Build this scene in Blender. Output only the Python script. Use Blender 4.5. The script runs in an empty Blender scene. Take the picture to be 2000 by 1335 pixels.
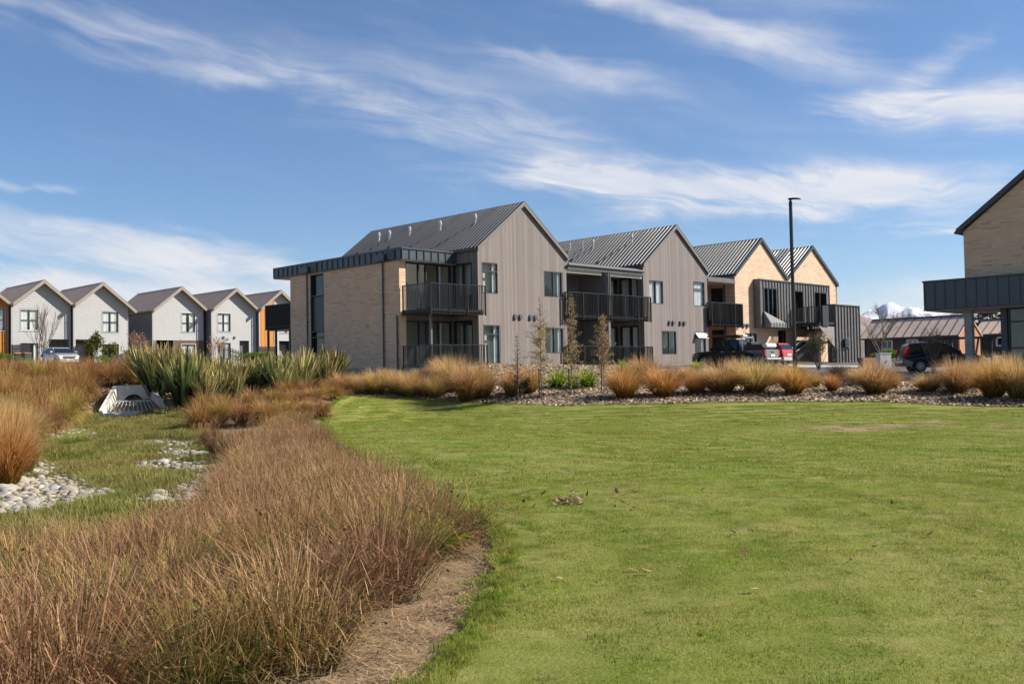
import bpy, bmesh, math, random
import numpy as np
from mathutils import Vector, Matrix, Euler

C = bpy.context.scene
COL = C.collection
R = math.radians

# ------------------------------------------------------------------ camera
CAM_R = Vector((0.9998234, 0.00061585, -0.01878262))
CAM_U = Vector((0.01879272, -0.03276507, 0.99928639))
CAM_F = Vector((0.0, 0.99946289, 0.03277086))
cam_d = bpy.data.cameras.new('camera'); cam = bpy.data.objects.new('camera', cam_d); COL.objects.link(cam)
cam_d.sensor_width = 36.0; cam_d.lens = 35.0; cam_d.clip_start = 0.1; cam_d.clip_end = 30000
m3 = Matrix((CAM_R, CAM_U, -CAM_F)).transposed()
cam.matrix_world = Matrix.Translation((0, 0, 1.6)) @ m3.to_4x4()
C.camera = cam

# ------------------------------------------------------------------ light
SUN_AZ, SUN_EL = R(88), R(37.5)
sd = bpy.data.lights.new('sun', 'SUN'); sun = bpy.data.objects.new('sun', sd); COL.objects.link(sun)
sd.energy = 4.5; sd.angle = R(0.53); sd.color = (1.0, 0.93, 0.82)
sv = Vector((math.sin(SUN_AZ)*math.cos(SUN_EL), math.cos(SUN_AZ)*math.cos(SUN_EL), math.sin(SUN_EL)))
sun.rotation_euler = sv.to_track_quat('Z', 'Y').to_euler(); sun.location = sv*100
C.view_settings.view_transform = 'Standard'; C.view_settings.look = 'None'
C.view_settings.gamma = 1.0; C.view_settings.use_curve_mapping = False
C.view_settings.exposure = 0.92
C.render.engine = 'CYCLES'

W = bpy.data.worlds.new('World'); C.world = W; W.use_nodes = True

class NT:
    """tiny helper for node expressions"""
    def __init__(s, t): s.t = t
    def n(s, typ, **kw):
        o = s.t.nodes.new(typ)
        for k, v in kw.items(): setattr(o, k, v)
        return o
    def put(s, sock, v):
        if hasattr(v, 'is_output') or isinstance(v, bpy.types.NodeSocket): s.t.links.new(v, sock)
        else: sock.default_value = v
    def m(s, op, a, b=0.0, c=0.0, clamp=False):
        o = s.n('ShaderNodeMath', operation=op, use_clamp=clamp)
        s.put(o.inputs[0], a); s.put(o.inputs[1], b)
        if len(o.inputs) > 2: s.put(o.inputs[2], c)
        return o.outputs[0]
    def mr(s, v, a, b, c=0.0, d=1.0, smooth=True):
        o = s.n('ShaderNodeMapRange'); o.interpolation_type = 'SMOOTHSTEP' if smooth else 'LINEAR'
        s.put(o.inputs[0], v)
        for i, k in enumerate((a, b, c, d)): s.put(o.inputs[1+i], k)
        return o.outputs[0]
    def xyz(s, x, y, z):
        o = s.n('ShaderNodeCombineXYZ'); s.put(o.inputs[0], x); s.put(o.inputs[1], y); s.put(o.inputs[2], z); return o.outputs[0]
    def sep(s, v):
        o = s.n('ShaderNodeSeparateXYZ'); s.put(o.inputs[0], v); return o.outputs
    def noise(s, vec, scale, detail=4, rough=0.55, dist=0.0, out=0):
        o = s.n('ShaderNodeTexNoise'); s.put(o.inputs['Vector'], vec); o.inputs['Scale'].default_value = scale
        o.inputs['Detail'].default_value = detail; o.inputs['Roughness'].default_value = rough; o.inputs['Distortion'].default_value = dist
        return o.outputs[out]
    def mix(s, f, a, b, blend='MIX'):
        o = s.n('ShaderNodeMix', data_type='RGBA', blend_type=blend)
        s.put(o.inputs[0], f)
        for sock, v in ((o.inputs[6], a), (o.inputs[7], b)):
            if isinstance(v, (tuple, list)): v = tuple(v)[:3] + (1.0,)
            s.put(sock, v)
        return o.outputs[2]
    def ramp(s, f, stops):
        o = s.n('ShaderNodeValToRGB'); s.put(o.inputs[0], f); cr = o.color_ramp
        while len(cr.elements) < len(stops): cr.elements.new(0.5)
        for e, (p, c) in zip(cr.elements, stops): e.position = p; e.color = tuple(c)[:3] + (1.0,)
        return o.outputs[0]

def build_sky():
    t = W.node_tree; t.nodes.clear(); N = NT(t)
    sky = N.n('ShaderNodeTexSky', sky_type='NISHITA'); sky.sun_disc = False
    sky.sun_elevation = SUN_EL; sky.sun_rotation = SUN_AZ; sky.altitude = 300; sky.air_density = 1.0; sky.dust_density = 0.2; sky.ozone_density = 2.2
    tc = N.n('ShaderNodeTexCoord'); d = N.sep(tc.outputs['Generated'])
    az = N.m('ARCTAN2', d[0], d[1]); el = N.m('ARCSINE', d[2])
    base = N.mix(1.0, sky.outputs[0], (0.62, 0.78, 0.96), 'MULTIPLY')
    # high thin cirrus drawn out along a wind that crosses the sky: noise stretched along the streaks
    def streak(angle, sx, sy, seed, detail=7, rough=0.62, dist=0.35):
        c, s_ = math.cos(angle), math.sin(angle)
        u = N.m('ADD', N.m('MULTIPLY', az, c), N.m('MULTIPLY', el, s_))
        v = N.m('ADD', N.m('MULTIPLY', az, -s_), N.m('MULTIPLY', el, c))
        wob = N.noise(N.xyz(N.m('MULTIPLY', u, 5.0), N.m('MULTIPLY', v, 9.0), seed+.5), 1.0, 3, .5)
        v2 = N.m('ADD', v, N.m('MULTIPLY', N.m('SUBTRACT', wob, .5), 0.07))
        return N.noise(N.xyz(N.m('MULTIPLY', u, sx), N.m('MULTIPLY', v2, sy), seed), 1.0, detail, rough, dist)
    n1 = streak(-0.20, 3.2, 26, 1.7)
    n2 = streak(-0.12, 5.0, 30, 6.1)
    n3 = streak(-0.27, 4.0, 42, 11.3)
    warpa = N.m('MULTIPLY', N.m('SUBTRACT', N.noise(N.xyz(az, el, 3.0), 9.0, 4), .5), 0.10)
    warpe = N.m('MULTIPLY', N.m('SUBTRACT', N.noise(N.xyz(az, el, 8.0), 9.0, 4), .5), 0.045)
    azw = N.m('ADD', az, warpa); elw = N.m('ADD', el, warpe)
    def bank(a0, e0, ra, re, ang):
        c, s_ = math.cos(ang), math.sin(ang)
        da = N.m('SUBTRACT', azw, a0); de = N.m('SUBTRACT', elw, e0)
        u = N.m('DIVIDE', N.m('ADD', N.m('MULTIPLY', da, c), N.m('MULTIPLY', de, s_)), ra)
        v = N.m('DIVIDE', N.m('ADD', N.m('MULTIPLY', da, -s_), N.m('MULTIPLY', de, c)), re)
        q = N.m('ADD', N.m('MULTIPLY', u, u), N.m('MULTIPLY', v, v))
        return N.m('EXPONENT', N.m('MULTIPLY', q, -1.0))
    dens = None
    def add(v):
        nonlocal dens
        dens = v if dens is None else N.m('ADD', dens, v)
    # the banks of cirrus that hang over this view, as (azimuth, elevation, length, thickness, slope)
    for (a0, e0, ra, re, ang, k, nz) in CLOUD_BANKS:
        nn = (n1, n2, n3)[nz]
        b = bank(a0, e0, ra, re, ang)
        lo, hi = CLOUD_EDGES[nz]
        s1 = N.mr(N.m('ADD', nn, N.m('MULTIPLY', b, .30)), lo, hi)
        add(N.m('MULTIPLY', N.m('MULTIPLY', s1, b), k))
    # the rest of the sky: thin wisps of the same cirrus
    away = N.mr(N.m('ABSOLUTE', az), .55, .9)
    add(N.m('MULTIPLY', N.mr(n1, .5, .75), N.m('ADD', .05, N.m('MULTIPLY', away, .5))))
    low = N.mr(el, .01, .14, 1.0, 0.0)
    add(N.m('MULTIPLY', low, N.m('ADD', .06, N.m('MULTIPLY', N.mr(n2, .4, .65), .25))))
    dens = N.m('MULTIPLY', N.m('MINIMUM', dens, 1.0), N.mr(el, -.02, .01))
    dens = N.m('MULTIPLY', dens, N.m('ADD', .70, N.m('MULTIPLY', N.mr(n3, .35, .62), .26)))
    cloud = N.mix(N.mr(el, .05, .35), (6.4, 6.45, 6.7), (5.9, 6.0, 6.5))
    col = N.mix(dens, base, cloud)
    bg = N.n('ShaderNodeBackground'); N.put(bg.inputs[0], col); bg.inputs[1].default_value = 0.070
    out = N.n('ShaderNodeOutputWorld'); t.links.new(bg.outputs[0], out.inputs[0])

CLOUD_EDGES = ((.50, .92), (.50, .95), (.52, .88))
# (azimuth, elevation, length, thickness, slope, strength, noise) in radians
CLOUD_BANKS = (
 (-.47, .338, .16, .020, -.16, .36, 0), (-.34, .312, .13, .024, -.20, .40, 0), (-.20, .280, .13, .026, -.22, .42, 0),
 (-.29, .291, .10, .012, -.04, .75, 1), (-.18, .276, .12, .018, -.16, .72, 0), (-.06, .250, .11, .028, -.25, .65, 0), (.06, .222, .12, .028, -.22, .65, 0),
 (.02, .310, .11, .013, -.22, .62, 2), (.10, .285, .10, .018, -.2, .40, 0), (.16, .345, .20, .014, -.33, .50, 2), (.28, .305, .12, .022, -.30, .5, 0), (.10, .372, .3, .016, -.15, .30, 0),
 (.05, .196, .09, .014, -.05, 1.1, 1), (.16, .180, .20, .028, -.13, 1.6, 1), (.34, .165, .20, .030, -.02, 1.55, 1), (.24, .148, .18, .014, -.12, 1.0, 1),
 (.36, .250, .09, .018, -.05, 1.2, 1), (.46, .232, .12, .032, -.16, 1.2, 1), (.42, .275, .06, .020, .5, .5, 2), (.43, .122, .08, .006, -.03, 1.0, 2),
 (-.46, .150, .20, .018, -.08, .85, 1), (-.36, .122, .22, .024, -.10, 1.2, 1), (-.32, .070, .34, .045, -.06, 1.7, 0), (-.47, .180, .08, .004, 0.0, .4, 2),
 (.36, .060, .25, .028, -.02, .9, 0), (-.22, .30, .3, .05, -.2, .16, 0), (.1, .27, .35, .05, -.2, .20, 0),
)
build_sky()

# ------------------------------------------------------------------ materials
def new_mat(name):
    m = bpy.data.materials.new(name); m.use_nodes = True; t = m.node_tree; t.nodes.clear()
    N = NT(t); out = N.n('ShaderNodeOutputMaterial'); b = N.n('ShaderNodeBsdfPrincipled')
    t.links.new(b.outputs[0], out.inputs[0]); return m, N, b, out
def bump(N, b, h, strength=.3, dist=.02):
    o = N.n('ShaderNodeBump'); N.put(o.inputs['Height'], h); o.inputs['Strength'].default_value = strength; o.inputs['Distance'].default_value = dist
    N.t.links.new(o.outputs[0], b.inputs['Normal'])
def plain(name, c, rough=.6, metal=0.0, var=.12, scale=3.0, bmp=0.0, bscale=40, stretch=(1, 1, 1), spec=.5):
    m, N, b, out = new_mat(name)
    tc = N.n('ShaderNodeTexCoord'); mp = N.n('ShaderNodeMapping'); mp.inputs['Scale'].default_value = stretch
    N.put(mp.inputs[0], tc.outputs['Object'])
    f = N.noise(mp.outputs[0], scale, 5, .6)
    c1 = tuple(x*(1-var) for x in c); c2 = tuple(min(1, x*(1+var)) for x in c)
    N.put(b.inputs['Base Color'], N.mix(N.mr(f, .3, .7), c1, c2))
    N.put(b.inputs['Roughness'], N.m('ADD', rough-.05, N.m('MULTIPLY', f, .1)))
    b.inputs['Metallic'].default_value = metal; b.inputs['Specular IOR Level'].default_value = spec
    if bmp: bump(N, b, N.noise(mp.outputs[0], bscale, 4), bmp)
    return m
def brick_mat(name, ca, cb, cm, dark):
    m, N, b, out = new_mat(name)
    tc = N.n('ShaderNodeTexCoord'); s = N.sep(tc.outputs['Object'])
    v = N.xyz(N.m('ADD', s[0], s[1]), s[2], 0.0)
    br = N.n('ShaderNodeTexBrick'); N.put(br.inputs['Vector'], v)
    br.inputs['Scale'].default_value = 1.0; br.inputs['Brick Width'].default_value = .43; br.inputs['Row Height'].default_value = .062
    br.inputs['Mortar Size'].default_value = .006; br.inputs['Mortar Smooth'].default_value = .3; br.inputs['Bias'].default_value = -.1
    br.inputs['Color1'].default_value = (0, 0, 0, 1); br.inputs['Color2'].default_value = (1, 1, 1, 1); br.inputs['Mortar'].default_value = (.5, .5, .5, 1)
    # second stretched noise marks odd darker and paler bricks
    cell = N.xyz(N.m('FLOOR', N.m('DIVIDE', N.m('ADD', s[0], s[1]), .43)), N.m('FLOOR', N.m('DIVIDE', s[2], .062)), 0.0)
    wn = N.n('ShaderNodeTexWhiteNoise'); N.put(wn.inputs['Vector'], cell)
    base = N.mix(N.m('MULTIPLY', N.sep(br.outputs[0])[0], 1.0), ca, cb)
    base = N.mix(N.mr(wn.outputs[0], .90, .99), base, dark)
    base = N.mix(N.mr(N.noise(v, 1.1, 4), .35, .7, 0, .35), base, tuple(x*.72 for x in ca))
    base = N.mix(N.m('MULTIPLY', br.outputs['Fac'], .8), base, cm)
    N.put(b.inputs['Base Color'], base); b.inputs['Roughness'].default_value = .85
    h = N.m('ADD', N.m('MULTIPLY', N.m('SUBTRACT', 1.0, br.outputs['Fac']), .6), N.m('MULTIPLY', wn.outputs[0], .5))
    h = N.m('ADD', h, N.m('MULTIPLY', N.noise(v, 30, 4), .3)); bump(N, b, h, .7, .012)
    return m
def timber_mat(name, c, board=.145, axis=0, var=.16):
    m, N, b, out = new_mat(name)
    tc = N.n('ShaderNodeTexCoord'); s = N.sep(tc.outputs['Object'])
    u = N.m('ADD', s[0], s[1])
    wn = N.n('ShaderNodeTexWhiteNoise', noise_dimensions='1D'); N.put(wn.inputs['W'], N.m('FLOOR', N.m('DIVIDE', u, board)))
    g = N.noise(N.xyz(N.m('MULTIPLY', u, 30.0), N.m('MULTIPLY', s[2], 1.6), N.m('MULTIPLY', wn.outputs[0], 20.0)), 1.0, 5, .65)
    big = N.noise(tc.outputs['Object'], .8, 4)
    f = N.m('ADD', N.m('MULTIPLY', wn.outputs[0], .45), N.m('ADD', N.m('MULTIPLY', g, .45), N.m('MULTIPLY', big, .25)))
    N.put(b.inputs['Base Color'], N.mix(N.mr(f, .3, .85), tuple(x*(1-var) for x in c), tuple(x*(1+var) for x in c)))
    b.inputs['Roughness'].default_value = .8; bump(N, b, g, .35, .006)
    return m
def glass_mat(name, tint=(.91, .94, .92), rough=.015):
    m = bpy.data.materials.new(name); m.use_nodes = True; t = m.node_tree; t.nodes.clear(); N = NT(t)
    out = N.n('ShaderNodeOutputMaterial'); tr = N.n('ShaderNodeBsdfTransparent'); gl = N.n('ShaderNodeBsdfGlossy')
    tr.inputs[0].default_value = tint + (1,); gl.inputs['Roughness'].default_value = rough
    ge = N.n('ShaderNodeNewGeometry'); vd = N.n('ShaderNodeVectorMath', operation='DOT_PRODUCT'); N.put(vd.inputs[0], ge.outputs['Incoming']); N.put(vd.inputs[1], ge.outputs['Normal'])
    fr = N.m('POWER', N.m('SUBTRACT', 1.0, N.m('ABSOLUTE', vd.outputs['Value']), clamp=True), 4.2)
    tc = N.n('ShaderNodeTexCoord'); bp = N.n('ShaderNodeBump'); bp.inputs['Strength'].default_value = .02; bp.inputs['Distance'].default_value = .02
    N.put(bp.inputs['Height'], N.noise(tc.outputs['Object'], 1.3, 1)); t.links.new(bp.outputs[0], gl.inputs['Normal'])
    mx = N.n('ShaderNodeMixShader'); N.put(mx.inputs[0], N.m('ADD', N.m('MULTIPLY', fr, .9), .06, clamp=True))
    t.links.new(tr.outputs[0], mx.inputs[1]); t.links.new(gl.outputs[0], mx.inputs[2]); t.links.new(mx.outputs[0], out.inputs[0])
    return m
def leaf_mat(name, stops, transl=.3, hue=.10, attr='t', rough=.6, patch=None, patch2=False):
    """blade colour runs from a darker root to a paler tip; every blade and plant differs a little"""
    m = bpy.data.materials.new(name); m.use_nodes = True; t = m.node_tree; t.nodes.clear(); N = NT(t)
    out = N.n('ShaderNodeOutputMaterial')
    a = N.n('ShaderNodeAttribute', attribute_name='t'); r = N.n('ShaderNodeAttribute', attribute_name='rnd')
    oi = N.n('ShaderNodeObjectInfo')
    pos = N.n('ShaderNodeNewGeometry').outputs['Position']
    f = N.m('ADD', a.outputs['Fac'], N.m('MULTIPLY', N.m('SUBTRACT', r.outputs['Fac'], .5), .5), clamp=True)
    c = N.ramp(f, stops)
    k = N.m('ADD', 1.0-hue, N.m('ADD', N.m('MULTIPLY', r.outputs['Fac'], hue), N.m('MULTIPLY', oi.outputs['Random'], hue)))
    if patch:
        pf = N.mr(N.noise(pos, patch[0], 4, .6), .38, .62)
        c = N.mix(N.m('MULTIPLY', pf, patch[2]), c, patch[1])
    if patch2:
        c = N.mix(N.m('MULTIPLY', N.mr(N.noise(pos, 6.5, 4, .65), .48, .64), .75), c, (.070, .115, .009))
        c = N.mix(N.m('MULTIPLY', N.mr(N.noise(pos, 2.6, 5, .72), .50, .64), .66), c, (.46, .38, .14))
        c = N.mix(N.m('MULTIPLY', N.mr(N.noise(pos, 1.1, 4, .6), .50, .68), .45), c, (.24, .37, .020))
    if patch2:      # faint curved mowing bands along the turf edge: light off leaning blades put into the colour
        sp = N.sep(pos); dx = N.m('ADD', sp[0], 9.0); dy = N.m('SUBTRACT', sp[1], 9.0); rr_ = N.m('SQRT', N.m('ADD', N.m('MULTIPLY', dx, dx), N.m('MULTIPLY', dy, dy)))
        rr_ = N.m('ADD', rr_, N.m('MULTIPLY', N.m('SUBTRACT', N.noise(pos, .5, 3), .5), .9)); bn = N.mr(N.m('SINE', N.m('MULTIPLY', rr_, 5.4)), -.6, .6)
        c = N.mix(N.m('MULTIPLY', bn, .22), c, (.40, .42, .075))
    hs = N.n('ShaderNodeHueSaturation'); N.put(hs.inputs['Color'], c); N.put(hs.inputs['Value'], k)
    N.put(hs.inputs['Hue'], N.m('ADD', .5, N.m('MULTIPLY', N.m('SUBTRACT', oi.outputs['Random'], .5), .035)))
    d = N.n('ShaderNodeBsdfPrincipled'); N.put(d.inputs['Base Color'], hs.outputs[0]); d.inputs['Roughness'].default_value = rough; d.inputs['Specular IOR Level'].default_value = .14
    tl = N.n('ShaderNodeBsdfTranslucent'); N.put(tl.inputs[0], hs.outputs[0])
    mx = N.n('ShaderNodeMixShader'); mx.inputs[0].default_value = transl
    t.links.new(d.outputs[0], mx.inputs[1]); t.links.new(tl.outputs[0], mx.inputs[2]); t.links.new(mx.outputs[0], out.inputs[0])
    return m

M = {}
M['grey_timber'] = timber_mat('grey_timber', (.198, .168, .154))
M['brick'] = brick_mat('cream_brick', (.62, .425, .275), (.70, .53, .355), (.57, .42, .31), (.47, .29, .19))
M['roof_metal'] = plain('dark_roof_metal', (.036, .038, .046), .42, 0, .10, 1.2)
M['flashing'] = plain('dark_flashing', (.040, .048, .060), .42, 0, .1, 2)
M['fascia'] = plain('blue_grey_panel', (.052, .066, .080), .40, 0, .12, 2)
M['bay_metal'] = plain('dark_bay_metal', (.125, .118, .112), .42, 0, .12, 2)
M['black'] = plain('black_aluminium', (.018, .018, .020), .4, 0, .1, 4)
M['slat'] = plain('black_slat', (.022, .021, .020), .32, 0, .25, 6)
M['soffit'] = plain('pale_soffit', (.60, .54, .48), .7, 0, .05, 2)
M['grey_wall'] = plain('grey_side_wall', (.145, .140, .146), .75, 0, .08, 2)
M['glass'] = glass_mat('window_glass')
M['dark_glass'] = glass_mat('dark_glass', (.30, .34, .33))
M['interior'] = plain('room_paint', (.42, .45, .40), .9, 0, .08, 1)
M['curtain'] = plain('pale_curtain', (.72, .72, .70), .9, 0, .06, 2)
M['galv'] = plain('galvanised_metal', (.46, .46, .46), .55, .1, .12, 6)
M['white_board'] = plain('white_weatherboard', (.385, .385, .378), .65, 0, .05, 3)
M['house_grey'] = plain('grey_render', (.155, .165, .175), .8, 0, .06, 2)
M['house_roof'] = plain('brown_grey_roof', (.27, .215, .18), .6, 0, .10, 1)
M['barge'] = plain('taupe_barge', (.270, .235, .195), .6, 0, .06, 3)
M['orange_timber'] = timber_mat('orange_cedar', (.50, .20, .040), .14)
M['grey_barge'] = plain('grey_barge', (.150, .135, .125), .65, 0, .06, 3); M['sash'] = plain('pale_sash', (.40, .40, .42), .5, 0, .05, 3)
M['brown_timber'] = timber_mat('brown_cedar', (.13, .075, .045), .14)
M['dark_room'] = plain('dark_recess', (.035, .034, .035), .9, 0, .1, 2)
M['concrete'] = plain('pale_concrete', (.58, .53, .46), .85, 0, .16, 2.2, .35, 25)
M['concrete_dark'] = plain('grey_concrete', (.30, .30, .30), .85, 0, .15, 2.5, .3, 30)
M['asphalt'] = plain('asphalt', (.075, .072, .070), .9, 0, .25, 1.3, .3, 90)
M['kerb'] = plain('kerb_concrete', (.48, .45, .41), .85, 0, .12, 4, .2, 40)
M['barn_roof'] = plain('tan_barn_roof', (.58, .435, .335), .65, 0, .08, 1)
M['barn_wall'] = timber_mat('dark_barn_boards', (.075, .055, .048), .2)
M['barn_brick'] = plain('terracotta_gable', (.42, .19, .095), .8, 0, .1, 3)
M['white'] = plain('white_paint', (.70, .70, .68), .5, 0, .05, 3)
def stone_mat():
    m, N, b, out = new_mat('pale_cobble'); oi = N.n('ShaderNodeObjectInfo'); tc = N.n('ShaderNodeTexCoord'); pos = N.n('ShaderNodeNewGeometry').outputs['Position']
    c = N.ramp(oi.outputs['Random'], [(0, (.15, .14, .12)), (.25, (.30, .265, .215)), (.55, (.37, .33, .275)), (.8, (.32, .26, .185)), (1, (.46, .43, .385))])
    f = N.noise(pos, 26, 5, .65); c = N.mix(N.mr(f, .42, .66, 0, .6), c, (.24, .19, .13)); c = N.mix(N.mr(N.noise(pos, 3, 3), .4, .65, 0, .4), c, (.40, .34, .25))
    N.put(b.inputs['Base Color'], c); b.inputs['Roughness'].default_value = .9; bump(N, b, f, .5, .02); return m
M['stone'] = stone_mat()
M['bark'] = plain('tree_bark', (.16, .125, .095), .9, 0, .25, 14, .6, 60)
M['stake'] = plain('dark_stake', (.030, .026, .024), .8, 0, .2, 10)
M['rubber'] = plain('tyre_rubber', (.018, .018, .018), .85, 0, .1, 8)
M['alloy'] = plain('alloy_rim', (.62, .62, .63), .3, .7, .05, 5)
def paint(name, c, metal=0.0):
    m, N, b, out = new_mat(name); b.inputs['Base Color'].default_value = c + (1,); b.inputs['Roughness'].default_value = .22
    b.inputs['Coat Weight'].default_value = .8; b.inputs['Coat Roughness'].default_value = .06; b.inputs['Metallic'].default_value = metal
    tc = N.n('ShaderNodeTexCoord'); N.put(b.inputs['Roughness'], N.m('ADD', .18, N.m('MULTIPLY', N.noise(tc.outputs['Object'], 4, 5), .16)))
    return m
M['car_navy'] = paint('navy_car_paint', (.010, .014, .026)); M['car_black'] = paint('black_car_paint', (.012, .013, .015))
M['car_silver'] = paint('silver_car_paint', (.50, .52, .55), .35); M['car_red'] = paint('red_car_paint', (.50, .020, .018))
M['car_grey'] = paint('dusty_silver_paint', (.17, .16, .15), .2)
M['lamp_red'] = plain('red_lens', (.45, .012, .012), .15, 0, .1, 8); M['lamp_clear'] = plain('clear_lens', (.75, .75, .73), .1, 0, .05, 8)
M['plastic'] = plain('black_plastic', (.025, .025, .026), .55, 0, .15, 6)
M['bin_green'] = plain('green_bin', (.035, .075, .045), .5, 0, .1, 5); M['bin_red'] = plain('red_bin_lid', (.42, .07, .045), .5, 0, .1, 5)
M['bin_orange'] = plain('orange_bin_lid', (.50, .20, .03), .5, 0, .1, 5)

# plants
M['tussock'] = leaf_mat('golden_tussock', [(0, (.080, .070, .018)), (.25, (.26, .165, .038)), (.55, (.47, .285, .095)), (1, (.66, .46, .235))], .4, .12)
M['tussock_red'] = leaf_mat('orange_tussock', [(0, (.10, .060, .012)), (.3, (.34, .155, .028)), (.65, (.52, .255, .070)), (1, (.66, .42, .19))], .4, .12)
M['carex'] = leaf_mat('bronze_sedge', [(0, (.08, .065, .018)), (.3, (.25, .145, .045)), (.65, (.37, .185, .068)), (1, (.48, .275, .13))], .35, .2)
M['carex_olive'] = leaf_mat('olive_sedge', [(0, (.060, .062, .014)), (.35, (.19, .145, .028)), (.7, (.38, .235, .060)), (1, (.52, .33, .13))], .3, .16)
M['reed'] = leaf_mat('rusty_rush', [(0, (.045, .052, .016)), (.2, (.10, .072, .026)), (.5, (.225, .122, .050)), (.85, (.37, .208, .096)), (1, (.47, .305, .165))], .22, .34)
M['reed_dark'] = leaf_mat('dark_rush', [(0, (.045, .030, .016)), (.3, (.10, .058, .030)), (.7, (.19, .105, .052)), (1, (.28, .165, .085))], .2, .2)
M['reed_green'] = leaf_mat('green_rush', [(0, (.040, .062, .014)), (.4, (.10, .135, .022)), (.7, (.24, .175, .05)), (1, (.44, .25, .10))], .25, .2)
M['lawn'] = leaf_mat('lawn_blade', [(0, (.070, .120, .009)), (.5, (.150, .228, .014)), (1, (.29, .335, .050))], .35, .18, patch=(.42, (.400, .350, .100), .55), patch2=True)
M['swale_grass'] = leaf_mat('rough_grass', [(0, (.075, .115, .016)), (.5, (.150, .185, .026)), (1, (.30, .27, .075))], .3, .2, patch=(.6, (.36, .27, .11), .6))
M['flax'] = leaf_mat('green_flax', [(0, (.025, .045, .018)), (.45, (.060, .092, .034)), (.8, (.135, .155, .050)), (1, (.36, .28, .10))], .22, .3, rough=.35)
M['flax_bronze'] = leaf_mat('bronze_flax', [(0, (.045, .060, .022)), (.4, (.13, .14, .048)), (.75, (.31, .27, .095)), (1, (.48, .36, .15))], .25, .3, rough=.35)
M['lily'] = leaf_mat('bright_green_blade', [(0, (.06, .12, .012)), (.4, (.15, .25, .018)), (1, (.40, .42, .05))], .35, .2)
M['leaf_gold'] = leaf_mat('golden_beech_leaf', [(0, (.28, .205, .085)), (.5, (.46, .345, .155)), (1, (.60, .46, .23))], .3, .25)
M['leaf_dark'] = leaf_mat('dark_leaf', [(0, (.022, .026, .012)), (.5, (.045, .048, .02)), (1, (.085, .08, .03))], .2, .25)
M['leaf_green'] = leaf_mat('shrub_leaf', [(0, (.035, .055, .010)), (.5, (.085, .11, .014)), (1, (.24, .19, .025))], .3, .25)
M['leaf_lime'] = leaf_mat('lime_leaf', [(0, (.08, .14, .012)), (.5, (.14, .20, .02)), (1, (.26, .28, .04))], .3, .2)
M['leaf_olive'] = leaf_mat('olive_leaf', [(0, (.06, .06, .03)), (.5, (.12, .115, .05)), (1, (.21, .18, .085))], .3, .2)
M['leaf_pink'] = leaf_mat('copper_leaf', [(0, (.26, .13, .08)), (.5, (.42, .23, .15)), (1, (.55, .36, .25))], .3, .2)
M['leaf_maroon'] = leaf_mat('maroon_leaf', [(0, (.06, .01, .02)), (.5, (.14, .02, .04)), (1, (.30, .05, .08))], .3, .2)
M['chip'] = leaf_mat('bark_chip', [(0, (.060, .042, .030)), (.35, (.18, .125, .085)), (.7, (.38, .28, .19)), (1, (.58, .46, .34))], 0, .1)
M['straw'] = leaf_mat('dry_straw', [(0, (.22,.13,.07)), (.5, (.34,.215,.12)), (1, (.50,.36,.225))], .1, .25)
M['awning_metal'] = plain('awning_metal', (.17, .17, .175), .75, 0, .1, 3)
M['lining'] = plain('stair_lining', (.24, .215, .195), .8, 0, .08, 2)
M['dead_leaf'] = leaf_mat('dead_leaf', [(0, (.07, .035, .02)), (.5, (.22, .12, .07)), (1, (.42, .28, .17))], .15, .2)

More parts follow.
